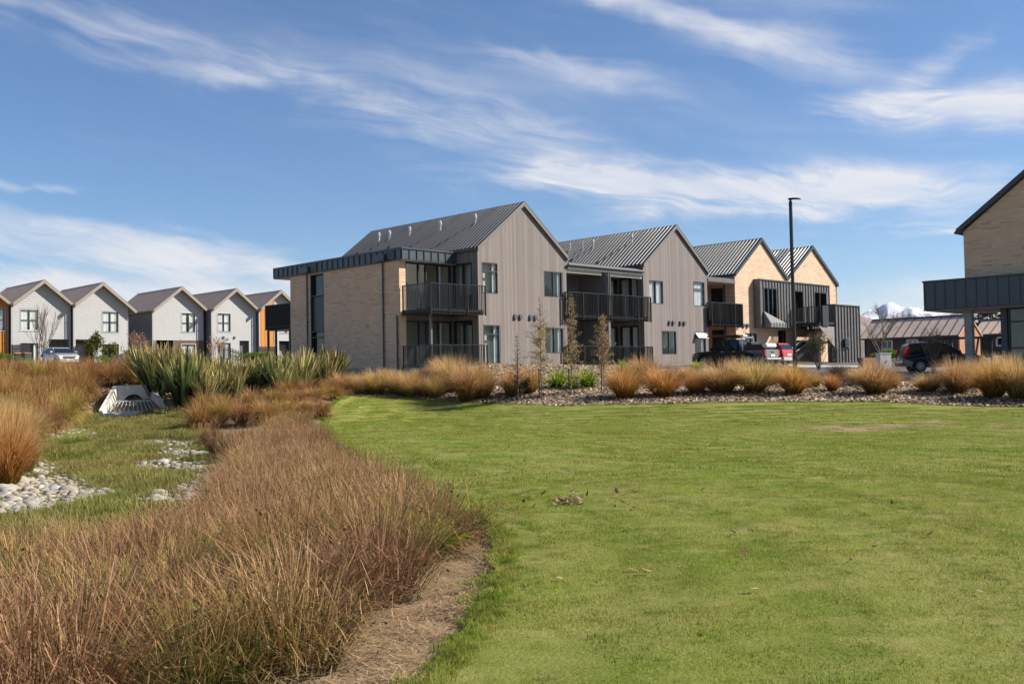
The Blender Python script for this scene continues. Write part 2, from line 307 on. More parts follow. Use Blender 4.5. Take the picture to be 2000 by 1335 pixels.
# ------------------------------------------------------------------ mesh helpers
class MB:
    def __init__(s, T=None): s.v = []; s.f = []; s.T = T
    def add(s, vs, fs):
        o = len(s.v)
        s.v += [s.T(*p) for p in vs] if s.T else [tuple(p) for p in vs]
        s.f += [tuple(i+o for i in f) for f in fs]
    def box(s, x0, x1, y0, y1, z0, z1):
        s.add([(x0,y0,z0),(x1,y0,z0),(x1,y1,z0),(x0,y1,z0),(x0,y0,z1),(x1,y0,z1),(x1,y1,z1),(x0,y1,z1)],
              [(0,3,2,1),(4,5,6,7),(0,1,5,4),(1,2,6,5),(2,3,7,6),(3,0,4,7)])
    def quad(s, a, b, c, d): s.add([a, b, c, d], [(0, 1, 2, 3)])
    def prism_y(s, poly, y0, y1):       # poly in (x,z), extruded along y
        n = len(poly)
        s.add([(x, y0, z) for x, z in poly] + [(x, y1, z) for x, z in poly],
              [tuple(range(n)), tuple(range(2*n-1, n-1, -1))] + [(i, (i+1) % n, n+(i+1) % n, n+i) for i in range(n)])
    def prism_x(s, poly, x0, x1):       # poly in (y,z)
        n = len(poly)
        s.add([(x0, y, z) for y, z in poly] + [(x1, y, z) for y, z in poly],
              [tuple(range(n)), tuple(range(2*n-1, n-1, -1))] + [(i, (i+1) % n, n+(i+1) % n, n+i) for i in range(n)])
    def tube(s, pts, rad, n=8, cap=True):
        pts = [Vector(p) for p in pts]
        if not isinstance(rad, (list, tuple)): rad = [rad]*len(pts)
        vs = []; fs = []
        for i, p in enumerate(pts):
            d = (pts[min(i+1, len(pts)-1)] - pts[max(i-1, 0)]).normalized()
            a = d.cross(Vector((0.31, 0.2, 1)) if abs(d.z) < .95 else Vector((1, 0.1, 0))).normalized(); b = d.cross(a)
            for k in range(n):
                t = 2*math.pi*k/n; q = p + (a*math.cos(t) + b*math.sin(t))*rad[i]; vs.append(tuple(q))
        for i in range(len(pts)-1):
            for k in range(n): fs.append((i*n+k, i*n+(k+1) % n, (i+1)*n+(k+1) % n, (i+1)*n+k))
        if cap: fs.append(tuple(range(n-1, -1, -1))); fs.append(tuple(range((len(pts)-1)*n, len(pts)*n)))
        s.add(vs, fs)
    def mesh(s, name, mat, smooth=False):
        me = bpy.data.meshes.new(name); me.from_pydata(s.v, [], s.f); me.materials.append(mat)
        if smooth: me.polygons.foreach_set('use_smooth', [True]*len(me.polygons))
        me.update(); return me
    def build(s, name, mat, parent=None, smooth=False, bevel=0.0, loc=None, norm=False):
        me = s.mesh(name, M[mat] if isinstance(mat, str) else mat, smooth)
        if norm:
            bm = bmesh.new(); bm.from_mesh(me); bmesh.ops.recalc_face_normals(bm, faces=bm.faces); bm.to_mesh(me); bm.free()
        o = link(name, me, parent, loc)
        if bevel:
            bv = o.modifiers.new('bevel', 'BEVEL'); bv.width = bevel; bv.segments = 2; bv.limit_method = 'ANGLE'; bv.angle_limit = R(25)
        return o
def link(name, me, parent=None, loc=None):
    o = bpy.data.objects.new(name, me); COL.objects.link(o)
    if parent: o.parent = parent
    if loc: o.location = loc
    return o
def tag(o, label, cat, group=None):
    o['label'] = label; o['category'] = cat
    if group: o['group'] = group
    return o
def thing(name, label, cat, loc, rz=0.0, group=None):
    o = bpy.data.objects.new(name, None); COL.objects.link(o); o.location = loc; o.rotation_euler = (0, 0, rz)
    o.empty_display_size = .3; return tag(o, label, cat, group)
def kind(o, k): o['kind'] = k; return o
def np_mesh(name, V, F, mat, attrs=None, smooth=False):
    """V (n,3), F (m,k) with k = 3 or 4"""
    me = bpy.data.meshes.new(name); n = len(V); m, k = F.shape
    me.vertices.add(n); me.vertices.foreach_set('co', np.ascontiguousarray(V, np.float32).ravel())
    me.loops.add(m*k); me.loops.foreach_set('vertex_index', np.ascontiguousarray(F, np.int32).ravel())
    me.polygons.add(m); me.polygons.foreach_set('loop_start', np.arange(0, m*k, k, dtype=np.int32))
    try: me.polygons.foreach_set('loop_total', np.full(m, k, np.int32))
    except Exception: pass
    if smooth: me.polygons.foreach_set('use_smooth', np.ones(m, bool))
    for an, av in (attrs or {}).items():
        a = me.attributes.new(an, 'FLOAT', 'POINT'); a.data.foreach_set('value', np.ascontiguousarray(av, np.float32))
    me.materials.append(M[mat] if isinstance(mat, str) else mat); me.update(calc_edges=True); me.validate(); return me

# ------------------------------------------------------------------ terrain
CTRL = np.array([
(0,-4,0),(-6,-4,-.1),(10,-4,0),(0,2,0),(6,4,0),(14,6,0),(0,10,-.02),(5,10,-.02),(12,12,-.04),(3,20,-.12),(10,20,-.15),(18,20,-.15),(-.5,14,-.04),(-1.8,20,-.08),(-3.5,26,-.1),(5,28,-.22),(13,27.5,-.26),(19,27,-.2),(0,33,-.22),(-3,37,-.15),(-4.3,41.5,-.18),(-1,39,-.15),(-5.8,35,.0),(-6.6,40,.35),(4,37,-.1),(9,34.5,-.12),(28,20,-.1),(30,28,-.1),
(-7.4,45,.73),(-4.6,45.3,.56),(0,42.6,.33),(2,40.5,.19),(6.2,40.3,.26),(10.2,39.8,.3),(13.8,38.3,.22),(16.8,36.3,.09),(18.2,35.3,.06),(28,31,.03),
(-2,51.5,1.9),(-9,53.5,2.0),(3.3,55.5,2.0),(8,49.5,1.4),(7,60,2.08),(13,50,1.3),(13.8,60,1.55),(18.4,55,1.45),(20.8,51,1.13),(23.6,59,1.3),(21.4,46,1.2),(26,42,1.2),(40,45,1.3),(40,60,1.4),(32,75,1.9),(21,75,2.12),(25,82,2.12),
(-1.77,53.15,2.1),(5,60.5,2.12),(12,67,2.12),(-11,62,2.12),(0,68,2.12),(14,82,2.12),(-16,70,2.2),(30,95,2.4),(45,95,2.5),(-5,85,2.5),
(-46,93,3.4),(-36,103,3.45),(-26,113,3.45),(-52,108,3.5),(-30,122,3.5),(-36,90,3.25),(-25,92,3.0),(-20,80,2.6),(-48,80,3.1),(-55,60,3.0),(-45,40,2.6),(-40,20,1.8),
# swale
(-15.4,39.6,.25),(-16.75,39.9,.52),(-16.4,40.9,1.0),(-13.75,39.9,.55),(-14.1,40.9,.95),(-15.2,41.5,1.25),(-13,38,.2),(-14,34,.0),(-16.5,38,.35),(-13,30,-.25),(-9,30,-.3),(-11,26,-.4),(-8,24,-.38),(-12.5,22,-.45),(-7,20,-.42),(-10,18,-.48),(-6,16,-.42),(-8,14,-.5),(-5.5,11.5,-.42),(-9,10,-.5),(-4,9,-.3),(-3,6,-.12),(-7,5,-.35),(-2.2,9,-.12),(-1.3,12,-.12),(-2.6,16,-.25),(-4.3,21.5,-.3),(-6,27,-.22),(-7,32,.05),(-1,6,0),
# left bank
(-12,20.5,-.15),(-12,16,-.3),(-15,24,.6),(-15,30,.35),(-18,34,1.0),(-19,40,1.5),(-16,42.5,1.5),(-13.5,42.5,1.45),(-12,39.5,.7),(-20,47,2.0),(-14,48,1.9),(-26,47,2.3),(-28,36,1.9),(-22,26,1.2),(-16,16,.2),(-20,10,.4),(-14,6,-.2),
# behind flax
(-10.5,37,.45),(-8.3,37,.45),(-11.5,44,1.3),(-9,46.5,1.3),(-7.9,43,.75),(-12,50,1.9),
(-70,130,4),(60,130,2.8),(-70,-4,1.5),(45,-4,0),(45,15,0)],float)
def _U(r2): return np.where(r2>1e-12, r2*np.log(np.maximum(r2,1e-12)), 0)
_n=len(CTRL); _S=40.0
_P=CTRL[:,:2]/_S
_K=_U(((_P[:,None]-_P[None])**2).sum(-1))+np.eye(_n)*2e-4
_A=np.zeros((_n+3,_n+3)); _A[:_n,:_n]=_K; _A[:_n,_n]=1; _A[:_n,_n+1:]=_P; _A[_n,:_n]=1; _A[_n+1:,:_n]=_P.T
_W=np.linalg.solve(_A,np.r_[CTRL[:,2],0,0,0])
def gh(x,y):
    x=np.asarray(x,float); y=np.asarray(y,float); sh=x.shape
    xc=np.clip(x,-70,60); yc=np.clip(y,-6,130)
    Q=np.stack([xc.ravel(),yc.ravel()],-1)/_S
    z=np.zeros(len(Q))
    for i in range(0,len(Q),20000):
        q=Q[i:i+20000]
        z[i:i+20000]=_U(((q[:,None]-_P[None])**2).sum(-1))@_W[:_n]+_W[_n]+q@_W[_n+1:]
    z=z.reshape(sh)
    z=z+0.025*np.sin(x*.9+1.3)*np.sin(y*.7)*np.clip((y-3)/10,0,1)
    return z if sh else float(z)


def interp(pts, x):
    p = np.asarray(pts, float); return np.interp(x, p[:, 0], p[:, 1])
# far edge of the lawn / foot of the planted bank, and its top, as depth over x
F_EDGE = [(-7.5,45.1),(-4.6,45.4),(-2,44.2),(0,42.7),(2,40.9),(6.2,40.3),(10.2,39.8),(13.8,38.4),(16.8,36.4),(18.2,35.3),(28,31),(48,22)]
T_EDGE = [(-10,53.0),(-4.5,52.6),(-1.8,52.9),(3.2,57.2),(6,56.0),(9,53.2),(13,51.6),(18,50.8),(22,49.0),(26,46),(34,43),(48,38)]
# left edge of the lawn (cut turf along the dirt strip), as x over depth
L_EDGE = [(-4,-1.6),(3,-1.1),(5.25,-.51),(6.1,-.34),(7,-.23),(8.3,-.16),(9.6,-.21),(10.9,-.37),(13,-.8),(16,-1.6),(21,-3.0),(27,-4.8),(33,-6.3),(38,-7.2),(43,-7.6),(45.1,-7.5)]
def sheet(name, P, mat, dz, k='structure', smooth=True):
    """P: (nu,nv,2) grid of plan points laid dz above the terrain"""
    nu, nv = P.shape[:2]; z = gh(P[..., 0], P[..., 1]) + dz
    V = np.concatenate([P, z[..., None]], -1).reshape(-1, 3)
    i = np.arange(nu*nv).reshape(nu, nv)
    Fq = np.stack([i[:-1, :-1], i[1:, :-1], i[1:, 1:], i[:-1, 1:]], -1).reshape(-1, 4)
    return kind(link(name, np_mesh(name, V, Fq, mat, smooth=smooth)), k)

def ground_mat(name, kind_):
    m, N, b, out = new_mat(name); pos = N.n('ShaderNodeNewGeometry').outputs['Position']
    fine = N.noise(pos, 38, 6, .7); mid = N.noise(pos, 3.2, 5, .6); big = N.noise(pos, .45, 4, .6)
    if kind_ == 'lawn':
        s = N.sep(pos)
        c = N.mix(N.mr(fine, .3, .7), (.095, .135, .014), (.18, .21, .030))
        c = N.mix(N.m('MULTIPLY', N.mr(big, .38, .62), .55), c, (.29, .255, .085))
        c = N.mix(N.m('MULTIPLY', N.mr(mid, .45, .75), .5), c, (.12, .17, .02)); c = N.mix(N.m('MULTIPLY', N.mr(N.noise(pos, 9.0, 3, .6), .52, .72), .6), c, (.05, .075, .010)); c = N.mix(N.m('MULTIPLY', N.mr(N.noise(pos, 1.3, 4, .65), .52, .72), .5), c, (.36, .31, .12))
        rr_ = N.m('SQRT', N.m('ADD', N.m('POWER', N.m('ADD', s[0], 9.0), 2.0), N.m('POWER', N.m('SUBTRACT', s[1], 9.0), 2.0))); rr_ = N.m('ADD', rr_, N.m('MULTIPLY', N.m('SUBTRACT', N.noise(pos, .5, 3), .5), .9))
        c = N.mix(N.m('MULTIPLY', N.mr(N.m('SINE', N.m('MULTIPLY', rr_, 5.4)), -.6, .6), .25), c, (.26, .27, .06))  # mowing bands on the turf sheet: light off leaning grass painted as colour
        # worn bare earth on the far right of the lawn, the one long scar and two small ones
        w = None
        for (x0, y0, rx, ry) in BARE:
            dx = N.m('DIVIDE', N.m('SUBTRACT', s[0], x0), rx); dy = N.m('DIVIDE', N.m('SUBTRACT', s[1], y0), ry)
            q = N.m('SUBTRACT', 1.0, N.m('SQRT', N.m('ADD', N.m('MULTIPLY', dx, dx), N.m('MULTIPLY', dy, dy))))
            w = q if w is None else N.m('MAXIMUM', w, q)
        w = N.mr(N.m('ADD', w, N.m('MULTIPLY', N.m('SUBTRACT', N.noise(pos, 1.9, 7, .75), .52), 3.4)), .0, .5)
        c = N.mix(N.m('MULTIPLY', w, .85), c, N.mix(fine, (.20, .13, .075), (.36, .26, .16)))
    elif kind_ == 'dirt':
        c = N.mix(N.mr(fine, .3, .7), (.14, .092, .052), (.33, .235, .138)); c = N.mix(N.mr(mid, .45, .7, 0, .6), c, (.30, .23, .13)); c = N.mix(N.mr(big, .5, .7, 0, .5), c, (.16, .15, .05))
    elif kind_ == 'swale':
        c = N.mix(N.mr(fine, .3, .7), (.075, .090, .018), (.16, .155, .045)); c = N.mix(N.mr(mid, .45, .7, 0, .6), c, (.24, .19, .09)); c = N.mix(N.mr(big, .45, .65, 0, .5), c, (.10, .14, .02))
    else:
        c = N.mix(N.mr(fine, .3, .7), (.13, .095, .065), (.34, .255, .18)); c = N.mix(N.mr(mid, .45, .7, 0, .5), c, (.19, .135, .09))
    N.put(b.inputs['Base Color'], c); b.inputs['Roughness'].default_value = .95; b.inputs['Specular IOR Level'].default_value = .15
    bump(N, b, N.m('ADD', fine, N.m('MULTIPLY', mid, .8)), .6, .05); return m
BARE = ((10.0, 30.0, 1.9, 2.2), (11.6, 30.9, 1.4, 1.5), (13.6, 31.8, 1.0, 1.1), (16.2, 29.5, 1.0, 1.0), (14.6, 29.6, .7, 1.1))
for k_ in ('lawn', 'dirt', 'swale', 'bark'): M['g_'+k_] = ground_mat({'lawn': 'lawn_turf', 'dirt': 'dry_straw_earth', 'swale': 'swale_turf', 'bark': 'bark_mulch'}[k_], k_)

def build_ground():
    xs = np.concatenate([[-9000, -3000, -1000, -400, -180, -100], np.arange(-70, -20, 2), np.arange(-20, 30, .5), np.arange(30, 60.1, 2), [100, 180, 400, 1000, 3000, 9000]])
    ys = np.concatenate([[-3000, -600, -100, -30], np.arange(-6, 52, .5), np.arange(52, 130.1, 2), [200, 400, 1000, 3000, 9000]])
    X, Y = np.meshgrid(xs, ys, indexing='ij'); P = np.stack([X, Y], -1)
    sheet('ground', P, 'g_dirt', -.045)
    # lawn: from its cut left edge to the right, up to the foot of the bank
    v = np.linspace(0, 1, 190)**1.0; u = np.linspace(0, 1, 150)**1.3
    yl = -4 + v*(45.1+4); xl = interp(L_EDGE, yl)
    Xg = xl[None, :] + u[:, None]*(48 - xl[None, :]); Yg = np.broadcast_to(yl[None, :], Xg.shape)
    sc = (interp(F_EDGE, Xg)+4)/(45.1+4); Yg = -4 + (Yg+4)*(1 + (sc-1)*np.broadcast_to(v[None, :]**2, Xg.shape))
    sheet('lawn', np.stack([Xg, Yg], -1), 'g_lawn', .035)
    # planted bank dressed with bark mulch
    u = np.linspace(0, 1, 120); v = np.linspace(0, 1, 34); xb = -7.4 + u*(48+7.4)
    f = interp(F_EDGE, xb) + .05; t = np.maximum(interp(T_EDGE, xb), f+.3)
    sheet('planting_bank', np.stack([np.broadcast_to(xb[:, None], (120, 34)), f[:, None] + v[None]*(t-f)[:, None]], -1), 'g_bark', .03)
    # the driveway and car park behind the bank
    xb = np.linspace(6.5, 60, 80); t = interp(T_EDGE, xb)+.25; e = np.where(xb < 26, 53.15+(xb+1.77)*.977-1.2, 100.0)
    e = np.minimum(e, 100); e = np.maximum(e, t+.5); v = np.linspace(0, 1, 40)
    sheet('driveway', np.stack([np.broadcast_to(xb[:, None], (80, 40)), t[:, None]+v[None]*(e-t)[:, None]], -1), 'asphalt', .03)
    kx = np.linspace(7, 48, 90); ky = interp(T_EDGE, kx)+.12; kz = gh(kx, ky)
    mb = MB()
    for i in range(len(kx)-1):
        a = (kx[i], ky[i], kz[i]); b_ = (kx[i+1], ky[i+1], kz[i+1])
        vs = []
        for p in (a, b_): vs += [(p[0], p[1]-.10, p[2]-.1), (p[0], p[1]-.10, p[2]+.12), (p[0], p[1]+.08, p[2]+.12), (p[0], p[1]+.10, p[2]-.1)]
        mb.add(vs, [(0,1,5,4),(1,2,6,5),(2,3,7,6)])
    kind(mb.build('kerb', 'kerb'), 'structure')
    # cut edge of the turf: a step to the bare strip, shade put into its soil colour
    ey_ = np.arange(2.5, 45, .15); ex_ = interp(L_EDGE, ey_)+.03*np.sin(ey_*9)*np.sin(ey_*3.7); ez = gh(ex_, ey_); mb = MB()
    for i in range(len(ey_)-1):
        q = [(ex_[i]+.06, ey_[i], ez[i]+.05), (ex_[i+1]+.06, ey_[i+1], ez[i+1]+.05), (ex_[i+1]-.03, ey_[i+1], ez[i+1]-.06), (ex_[i]-.03, ey_[i], ez[i]-.06)]; mb.quad(*q)
    kind(mb.build('turf_edge', plain('shaded_soil', (.055, .040, .028), .95, 0, .3, 9, .6, 40)), 'structure')
    # pale concrete footpath along the foot of the far stair
    P = np.stack(np.meshgrid(np.linspace(18.5, 23.2, 8), np.linspace(64.5, 67.5, 6), indexing='ij'), -1); sheet('footpath', P, 'kerb', .06)
    # grassy floor of the swale
    yl = np.linspace(8, 39.8, 70); xl = interp([(8,-9.5),(12,-10),(18,-11.5),(24,-12.8),(30,-14.0),(34,-15.2),(39.8,-17.2)], yl); xr = interp([(8,-5.2),(12,-4.6),(18,-5.6),(24,-7),(30,-8.6),(34,-11.2),(39.8,-13.2)], yl)
    u = np.linspace(0, 1, 30)
    sheet('swale_floor', np.stack([xl[None]+u[:, None]*(xr-xl)[None], np.broadcast_to(yl[None], (30, 70))], -1), 'g_swale', .03)
build_ground()

# snowy range far beyond the town
def build_mountain():
    from mathutils import noise as mn
    na, nr = 420, 70
    az = np.linspace(R(8), R(40), na); px = 1000+1944*np.tan(az)
    prof = np.interp(px, [1200,1500,1600,1650,1682,1700,1720,1735,1750,1765,1780,1800,1830,1860,1900,1930,1960,2000,2100,2400,3000],
                         [ 40,  60,  75,  88, 108, 112, 109, 119, 115, 110, 112, 103,  96,  95, 101, 106, 103, 100,  95, 70, 50])
    rr = np.linspace(0, 1, nr); D = 5200 + 2600*rr; V = []
    for i, a in enumerate(az):
        for j, r in enumerate(rr):
            x, y = math.sin(a)*D[j], math.cos(a)*D[j]
            env = (min(1, r/.62) if r < .62 else max(0, 1-(r-.62)/.38))**.85
            rg = mn.ridged_multi_fractal(Vector((x*.0024, y*.0024, 3.1)), .9, 2.1, 7, 1.0, 2.0)
            V.append((x, y, max(-5, prof[i]*.97/1944*6800*env*(.74+.22*rg))))
    i = np.arange(na*nr).reshape(na, nr)
    Fq = np.stack([i[:-1, :-1], i[1:, :-1], i[1:, 1:], i[:-1, 1:]], -1).reshape(-1, 4)
    m, N, b, out = new_mat('snow_and_rock'); g = N.n('ShaderNodeNewGeometry'); s = N.sep(g.outputs['Position'])
    nz = N.noise(g.outputs['Position'], .016, 10, .72); nz2 = N.noise(g.outputs['Position'], .0016, 5, .6)
    hgt = N.m('ADD', N.mr(s[2], 200, 400, 0, 1, False), N.m('ADD', N.m('MULTIPLY', N.m('SUBTRACT', nz, .5), 2.0), N.m('MULTIPLY', N.m('SUBTRACT', N.sep(g.outputs['Normal'])[2], .80), 1.6)))
    rock = N.mix(nz2, (.12, .105, .105), (.20, .165, .155))
    N.put(b.inputs['Base Color'], N.mix(N.mr(hgt, .50, .66), rock, (.56, .58, .62))); b.inputs['Roughness'].default_value = .9
    kind(link('snowy_mountain', np_mesh('snowy_mountain', np.array(V), Fq, m, smooth=False)), 'structure')
    # a nearer brown hill in front of the snow
    mb = []; az = np.linspace(R(10), R(40), 120); px = 1000+1944*np.tan(az)
    prof = np.interp(px, [1300,1500,1600,1650,1680,1700,1730,1760,1800,1900,2200], [40,70,98,108,100,90,72,50,38,40,30])
    V = []; rr = np.linspace(0, 1, 16)
    for i, a in enumerate(az):
        for j, r in enumerate(rr):
            D = 2300+900*r; h = prof[i]/1944*2750*math.sin(math.pi*r)**.7*(1+.03*math.sin(px[i]*.2+j)) if 0 < j < 15 else 0
            V.append((math.sin(a)*D, math.cos(a)*D, h+1))
    i = np.arange(120*16).reshape(120, 16); Fq = np.stack([i[:-1, :-1], i[1:, :-1], i[1:, 1:], i[:-1, 1:]], -1).reshape(-1, 4)
    kind(link('brown_hill', np_mesh('brown_hill', np.array(V), Fq, plain('hill_scrub', (.20, .155, .135), .95, 0, .3, .01), smooth=True)), 'structure')
build_mountain()

# ------------------------------------------------------------------ building kit
BRZ = R(90-45.66867)                       # the whole estate is laid out on one grid
EX = Vector((0.71531077, 0.69880648, 0)); EY = Vector((-0.69880648, 0.71531077, 0)); ORG = Vector((-1.77471781, 53.14752236, 2.1237))
def bf(x, y, z=0.0): return ORG + EX*x + EY*y + Vector((0, 0, z))
def TF(Y=0.0): return lambda u, v, w: (u, Y-w, v)     # wall facing the front
def TL(X=0.0): return lambda u, v, w: (X-w, u, v)     # wall facing left
def TR(X=0.0): return lambda u, v, w: (X+w, u, v)

def wall(mb, x0, x1, z0, top, holes=(), t=.22, w=0.0, cuts=()):
    """wall in (u,v) with rectangular openings; top(u) gives its upper edge"""
    if not callable(top): tv = top; top = lambda u: tv
    xs = sorted({x0, x1, *[h[0] for h in holes], *[h[1] for h in holes], *cuts}); xs = [x for x in xs if x0 <= x <= x1]
    for a, b in zip(xs[:-1], xs[1:]):
        if b-a < 1e-5: continue
        hs = sorted([(h[2], h[3]) for h in holes if h[0] <= a+1e-6 and h[1] >= b-1e-6]); z = z0; segs = []
        for h0, h1 in hs:
            if h0 > z+1e-5: segs.append((z, h0, None))
            z = max(z, h1)
        segs.append((z, None, 1))
        for za, zb, last in segs:
            ta, tb = (top(a), top(b)) if last else (zb, zb)
            if last and ta-za < 1e-4 and tb-za < 1e-4: continue
            mb.add([(a,za,w),(b,za,w),(b,tb,w),(a,ta,w),(a,za,w-t),(b,za,w-t),(b,tb,w-t),(a,ta,w-t)],
                   [(0,1,2,3),(7,6,5,4),(0,4,5,1),(1,5,6,2),(2,6,7,3),(3,7,4,0)])
def boards(mb, x0, x1, z0, top, holes=(), pitch=.145, t=.016, gap=.006, w=0.0):
    """vertical boards with recessed joints laid over a wall"""
    if not callable(top): tv = top; top = lambda u: tv
    n = max(1, round((x1-x0)/pitch)); p = (x1-x0)/n
    for i in range(n):
        a, b = x0+i*p+gap/2, x0+(i+1)*p-gap/2; mid = (a+b)/2
        hs = sorted([(h[2], h[3]) for h in holes if h[0] < mid < h[1]]); z = z0
        def piece(za, ta, tb):
            if min(ta, tb)-za < .02: return
            mb.add([(a,za,w+t),(b,za,w+t),(b,tb,w+t),(a,ta,w+t),(a,za,w+.001),(b,za,w+.001),(b,tb,w+.001),(a,ta,w+.001)], [(0,1,2,3),(0,4,5,1),(1,5,6,2),(2,6,7,3),(3,7,4,0)])
        for h0, h1 in hs:
            if h0 > z: piece(z, h0, h0)
            z = max(z, h1)
        piece(z, top(a), top(b))
def laps(mb, x0, x1, z0, zmax, left, right, holes=(), h=.17, w=0.0):
    """lapped weatherboards: every course thick at its foot and thin at its head"""
    z = z0
    while z < zmax-1e-3:
        z1 = min(z+h, zmax); a = max(x0, left(z1)); b = min(x1, right(z1)); zm = (z+z1)/2; spans = [(a, b)]
        for hh in holes:
            if hh[2] < zm < hh[3]:
                ns = []
                for s0, s1 in spans:
                    if hh[1] <= s0 or hh[0] >= s1: ns.append((s0, s1)); continue
                    if hh[0] > s0: ns.append((s0, hh[0]))
                    if hh[1] < s1: ns.append((hh[1], s1))
                spans = ns
        for s0, s1 in spans:
            if s1-s0 < .03: continue
            mb.add([(s0,z,w+.048),(s1,z,w+.048),(s1,z1+.012,w+.010),(s0,z1+.012,w+.010),(s0,z,w+.001),(s1,z,w+.001),(s1,z1,w+.001),(s0,z1,w+.001)], [(0,1,2,3),(0,4,5,1),(1,5,6,2),(3,7,4,0)])
        z = z1

def window(root, T, u0, u1, v0, v1, cols=(), rows=(), fr=.055, dep=.07, mat='black', glass='glass', curtain=(), room=1.5, set_in=.05, wallt=.2, open_top=None, tone='interior', trim=None, name='window'):
    """a frame with its bars; panes, room and curtains are its sub-parts"""
    mb = MB(T); w0, w1 = -set_in-dep, .012
    mb.box(u0, u1, v0, v0+fr, w0, w1); mb.box(u0, u1, v1-fr, v1, w0, w1); mb.box(u0, u0+fr, v0+fr, v1-fr, w0, w1); mb.box(u1-fr, u1, v0+fr, v1-fr, w0, w1)
    cs = [u0+fr/2] + [u0+(u1-u0)*c for c in cols] + [u1-fr/2]; rs = [v0+fr/2] + [v0+(v1-v0)*r for r in rows] + [v1-fr/2]
    for c in cs[1:-1]: mb.box(c-fr*.5, c+fr*.5, v0+fr, v1-fr, w0+.005, w1-.012)
    for r in rs[1:-1]: mb.box(u0+fr, u1-fr, r-fr*.5, r+fr*.5, w0+.008, w1-.016)
    f = mb.build(name, mat, root)
    for i in range(len(cs)-1):
        for j in range(len(rs)-1):
            if open_top is not None and j == len(rs)-2: continue
            mb = MB(T); mb.quad((cs[i],rs[j],-set_in-.02),(cs[i+1],rs[j],-set_in-.02),(cs[i+1],rs[j+1],-set_in-.02),(cs[i],rs[j+1],-set_in-.02)); mb.build('pane', glass, f)
    if room:
        mb = MB(T); a, b, c, d = u0-.02, u1+.02, v0-.02, v1+.02; k0, k1 = -wallt, -wallt-room
        mb.quad((a,c,k1),(b,c,k1),(b,d,k1),(a,d,k1)); mb.quad((a,c,k0),(a,c,k1),(a,d,k1),(a,d,k0)); mb.quad((b,c,k0),(b,c,k1),(b,d,k1),(b,d,k0)); mb.quad((a,c,k0),(b,c,k0),(b,c,k1),(a,c,k1)); mb.quad((a,d,k0),(b,d,k0),(b,d,k1),(a,d,k1))
        mb.build('room_interior', tone, f)
    for (c0, c1) in curtain:
        mb = MB(T); a, b = u0+(u1-u0)*c0, u0+(u1-u0)*c1; n = max(6, int((b-a)/.04)); vs = []
        for i in range(n+1):
            u = a+(b-a)*i/n; w = -set_in-dep-.035+.020*math.sin(i*1.9)+.008*math.sin(i*.7); vs += [(u, v0+.05, w), (u, v1-.03, w)]
        mb.add(vs, [(2*i, 2*i+2, 2*i+3, 2*i+1) for i in range(n)]); mb.build('curtain', 'curtain', f)
    if trim:
        mb = MB(T); k = .09
        mb.box(u0-k, u1+k, v1+.004, v1+k, .0, .055); mb.box(u0-k, u1+k, v0-k, v0-.004, 0, .07); mb.box(u0-k, u0-.004, v0-.004, v1+.004, 0, .05); mb.box(u1+.004, u1+k, v0-.004, v1+.004, 0, .05)
        mb.build('window_trim', trim, f)
    return f

def roof_slope(mb, A, B, y0, y1, rib=.2, rh=.036, th=.09):
    """ribbed sheet from eave A to ridge B (x,z); ribs run down the slope"""
    ax, az = A; bx, bz = B; L = math.hypot(bx-ax, bz-az); nx, nz = -(bz-az)/L, (bx-ax)/L
    if nz < 0: nx, nz = -nx, -nz
    prof = []; n = max(1, round((y1-y0)/rib)); p = (y1-y0)/n
    for i in range(n):
        y = y0+i*p; prof += [(y, 0), (y+p*.52, 0), (y+p*.64, rh), (y+p*.86, rh), (y+p*.97, 0)]
    prof.append((y1, 0)); vs = []
    for y, h in prof: vs += [(ax+nx*h, y, az+nz*h), (bx+nx*h, y, bz+nz*h)]
    mb.add(vs, [(2*i, 2*i+2, 2*i+3, 2*i+1) for i in range(len(prof)-1)])
    mb.add([(ax-nx*.004,y0,az-nz*.004),(bx-nx*.004,y0,bz-nz*.004),(bx-nx*.004,y1,bz-nz*.004),(ax-nx*.004,y1,az-nz*.004),(ax-nx*th,y0,az-nz*th),(bx-nx*th,y0,bz-nz*th),(bx-nx*th,y1,bz-nz*th),(ax-nx*th,y1,az-nz*th)],
           [(7,6,5,4),(0,1,5,4),(1,2,6,5),(2,3,7,6),(3,0,4,7)])
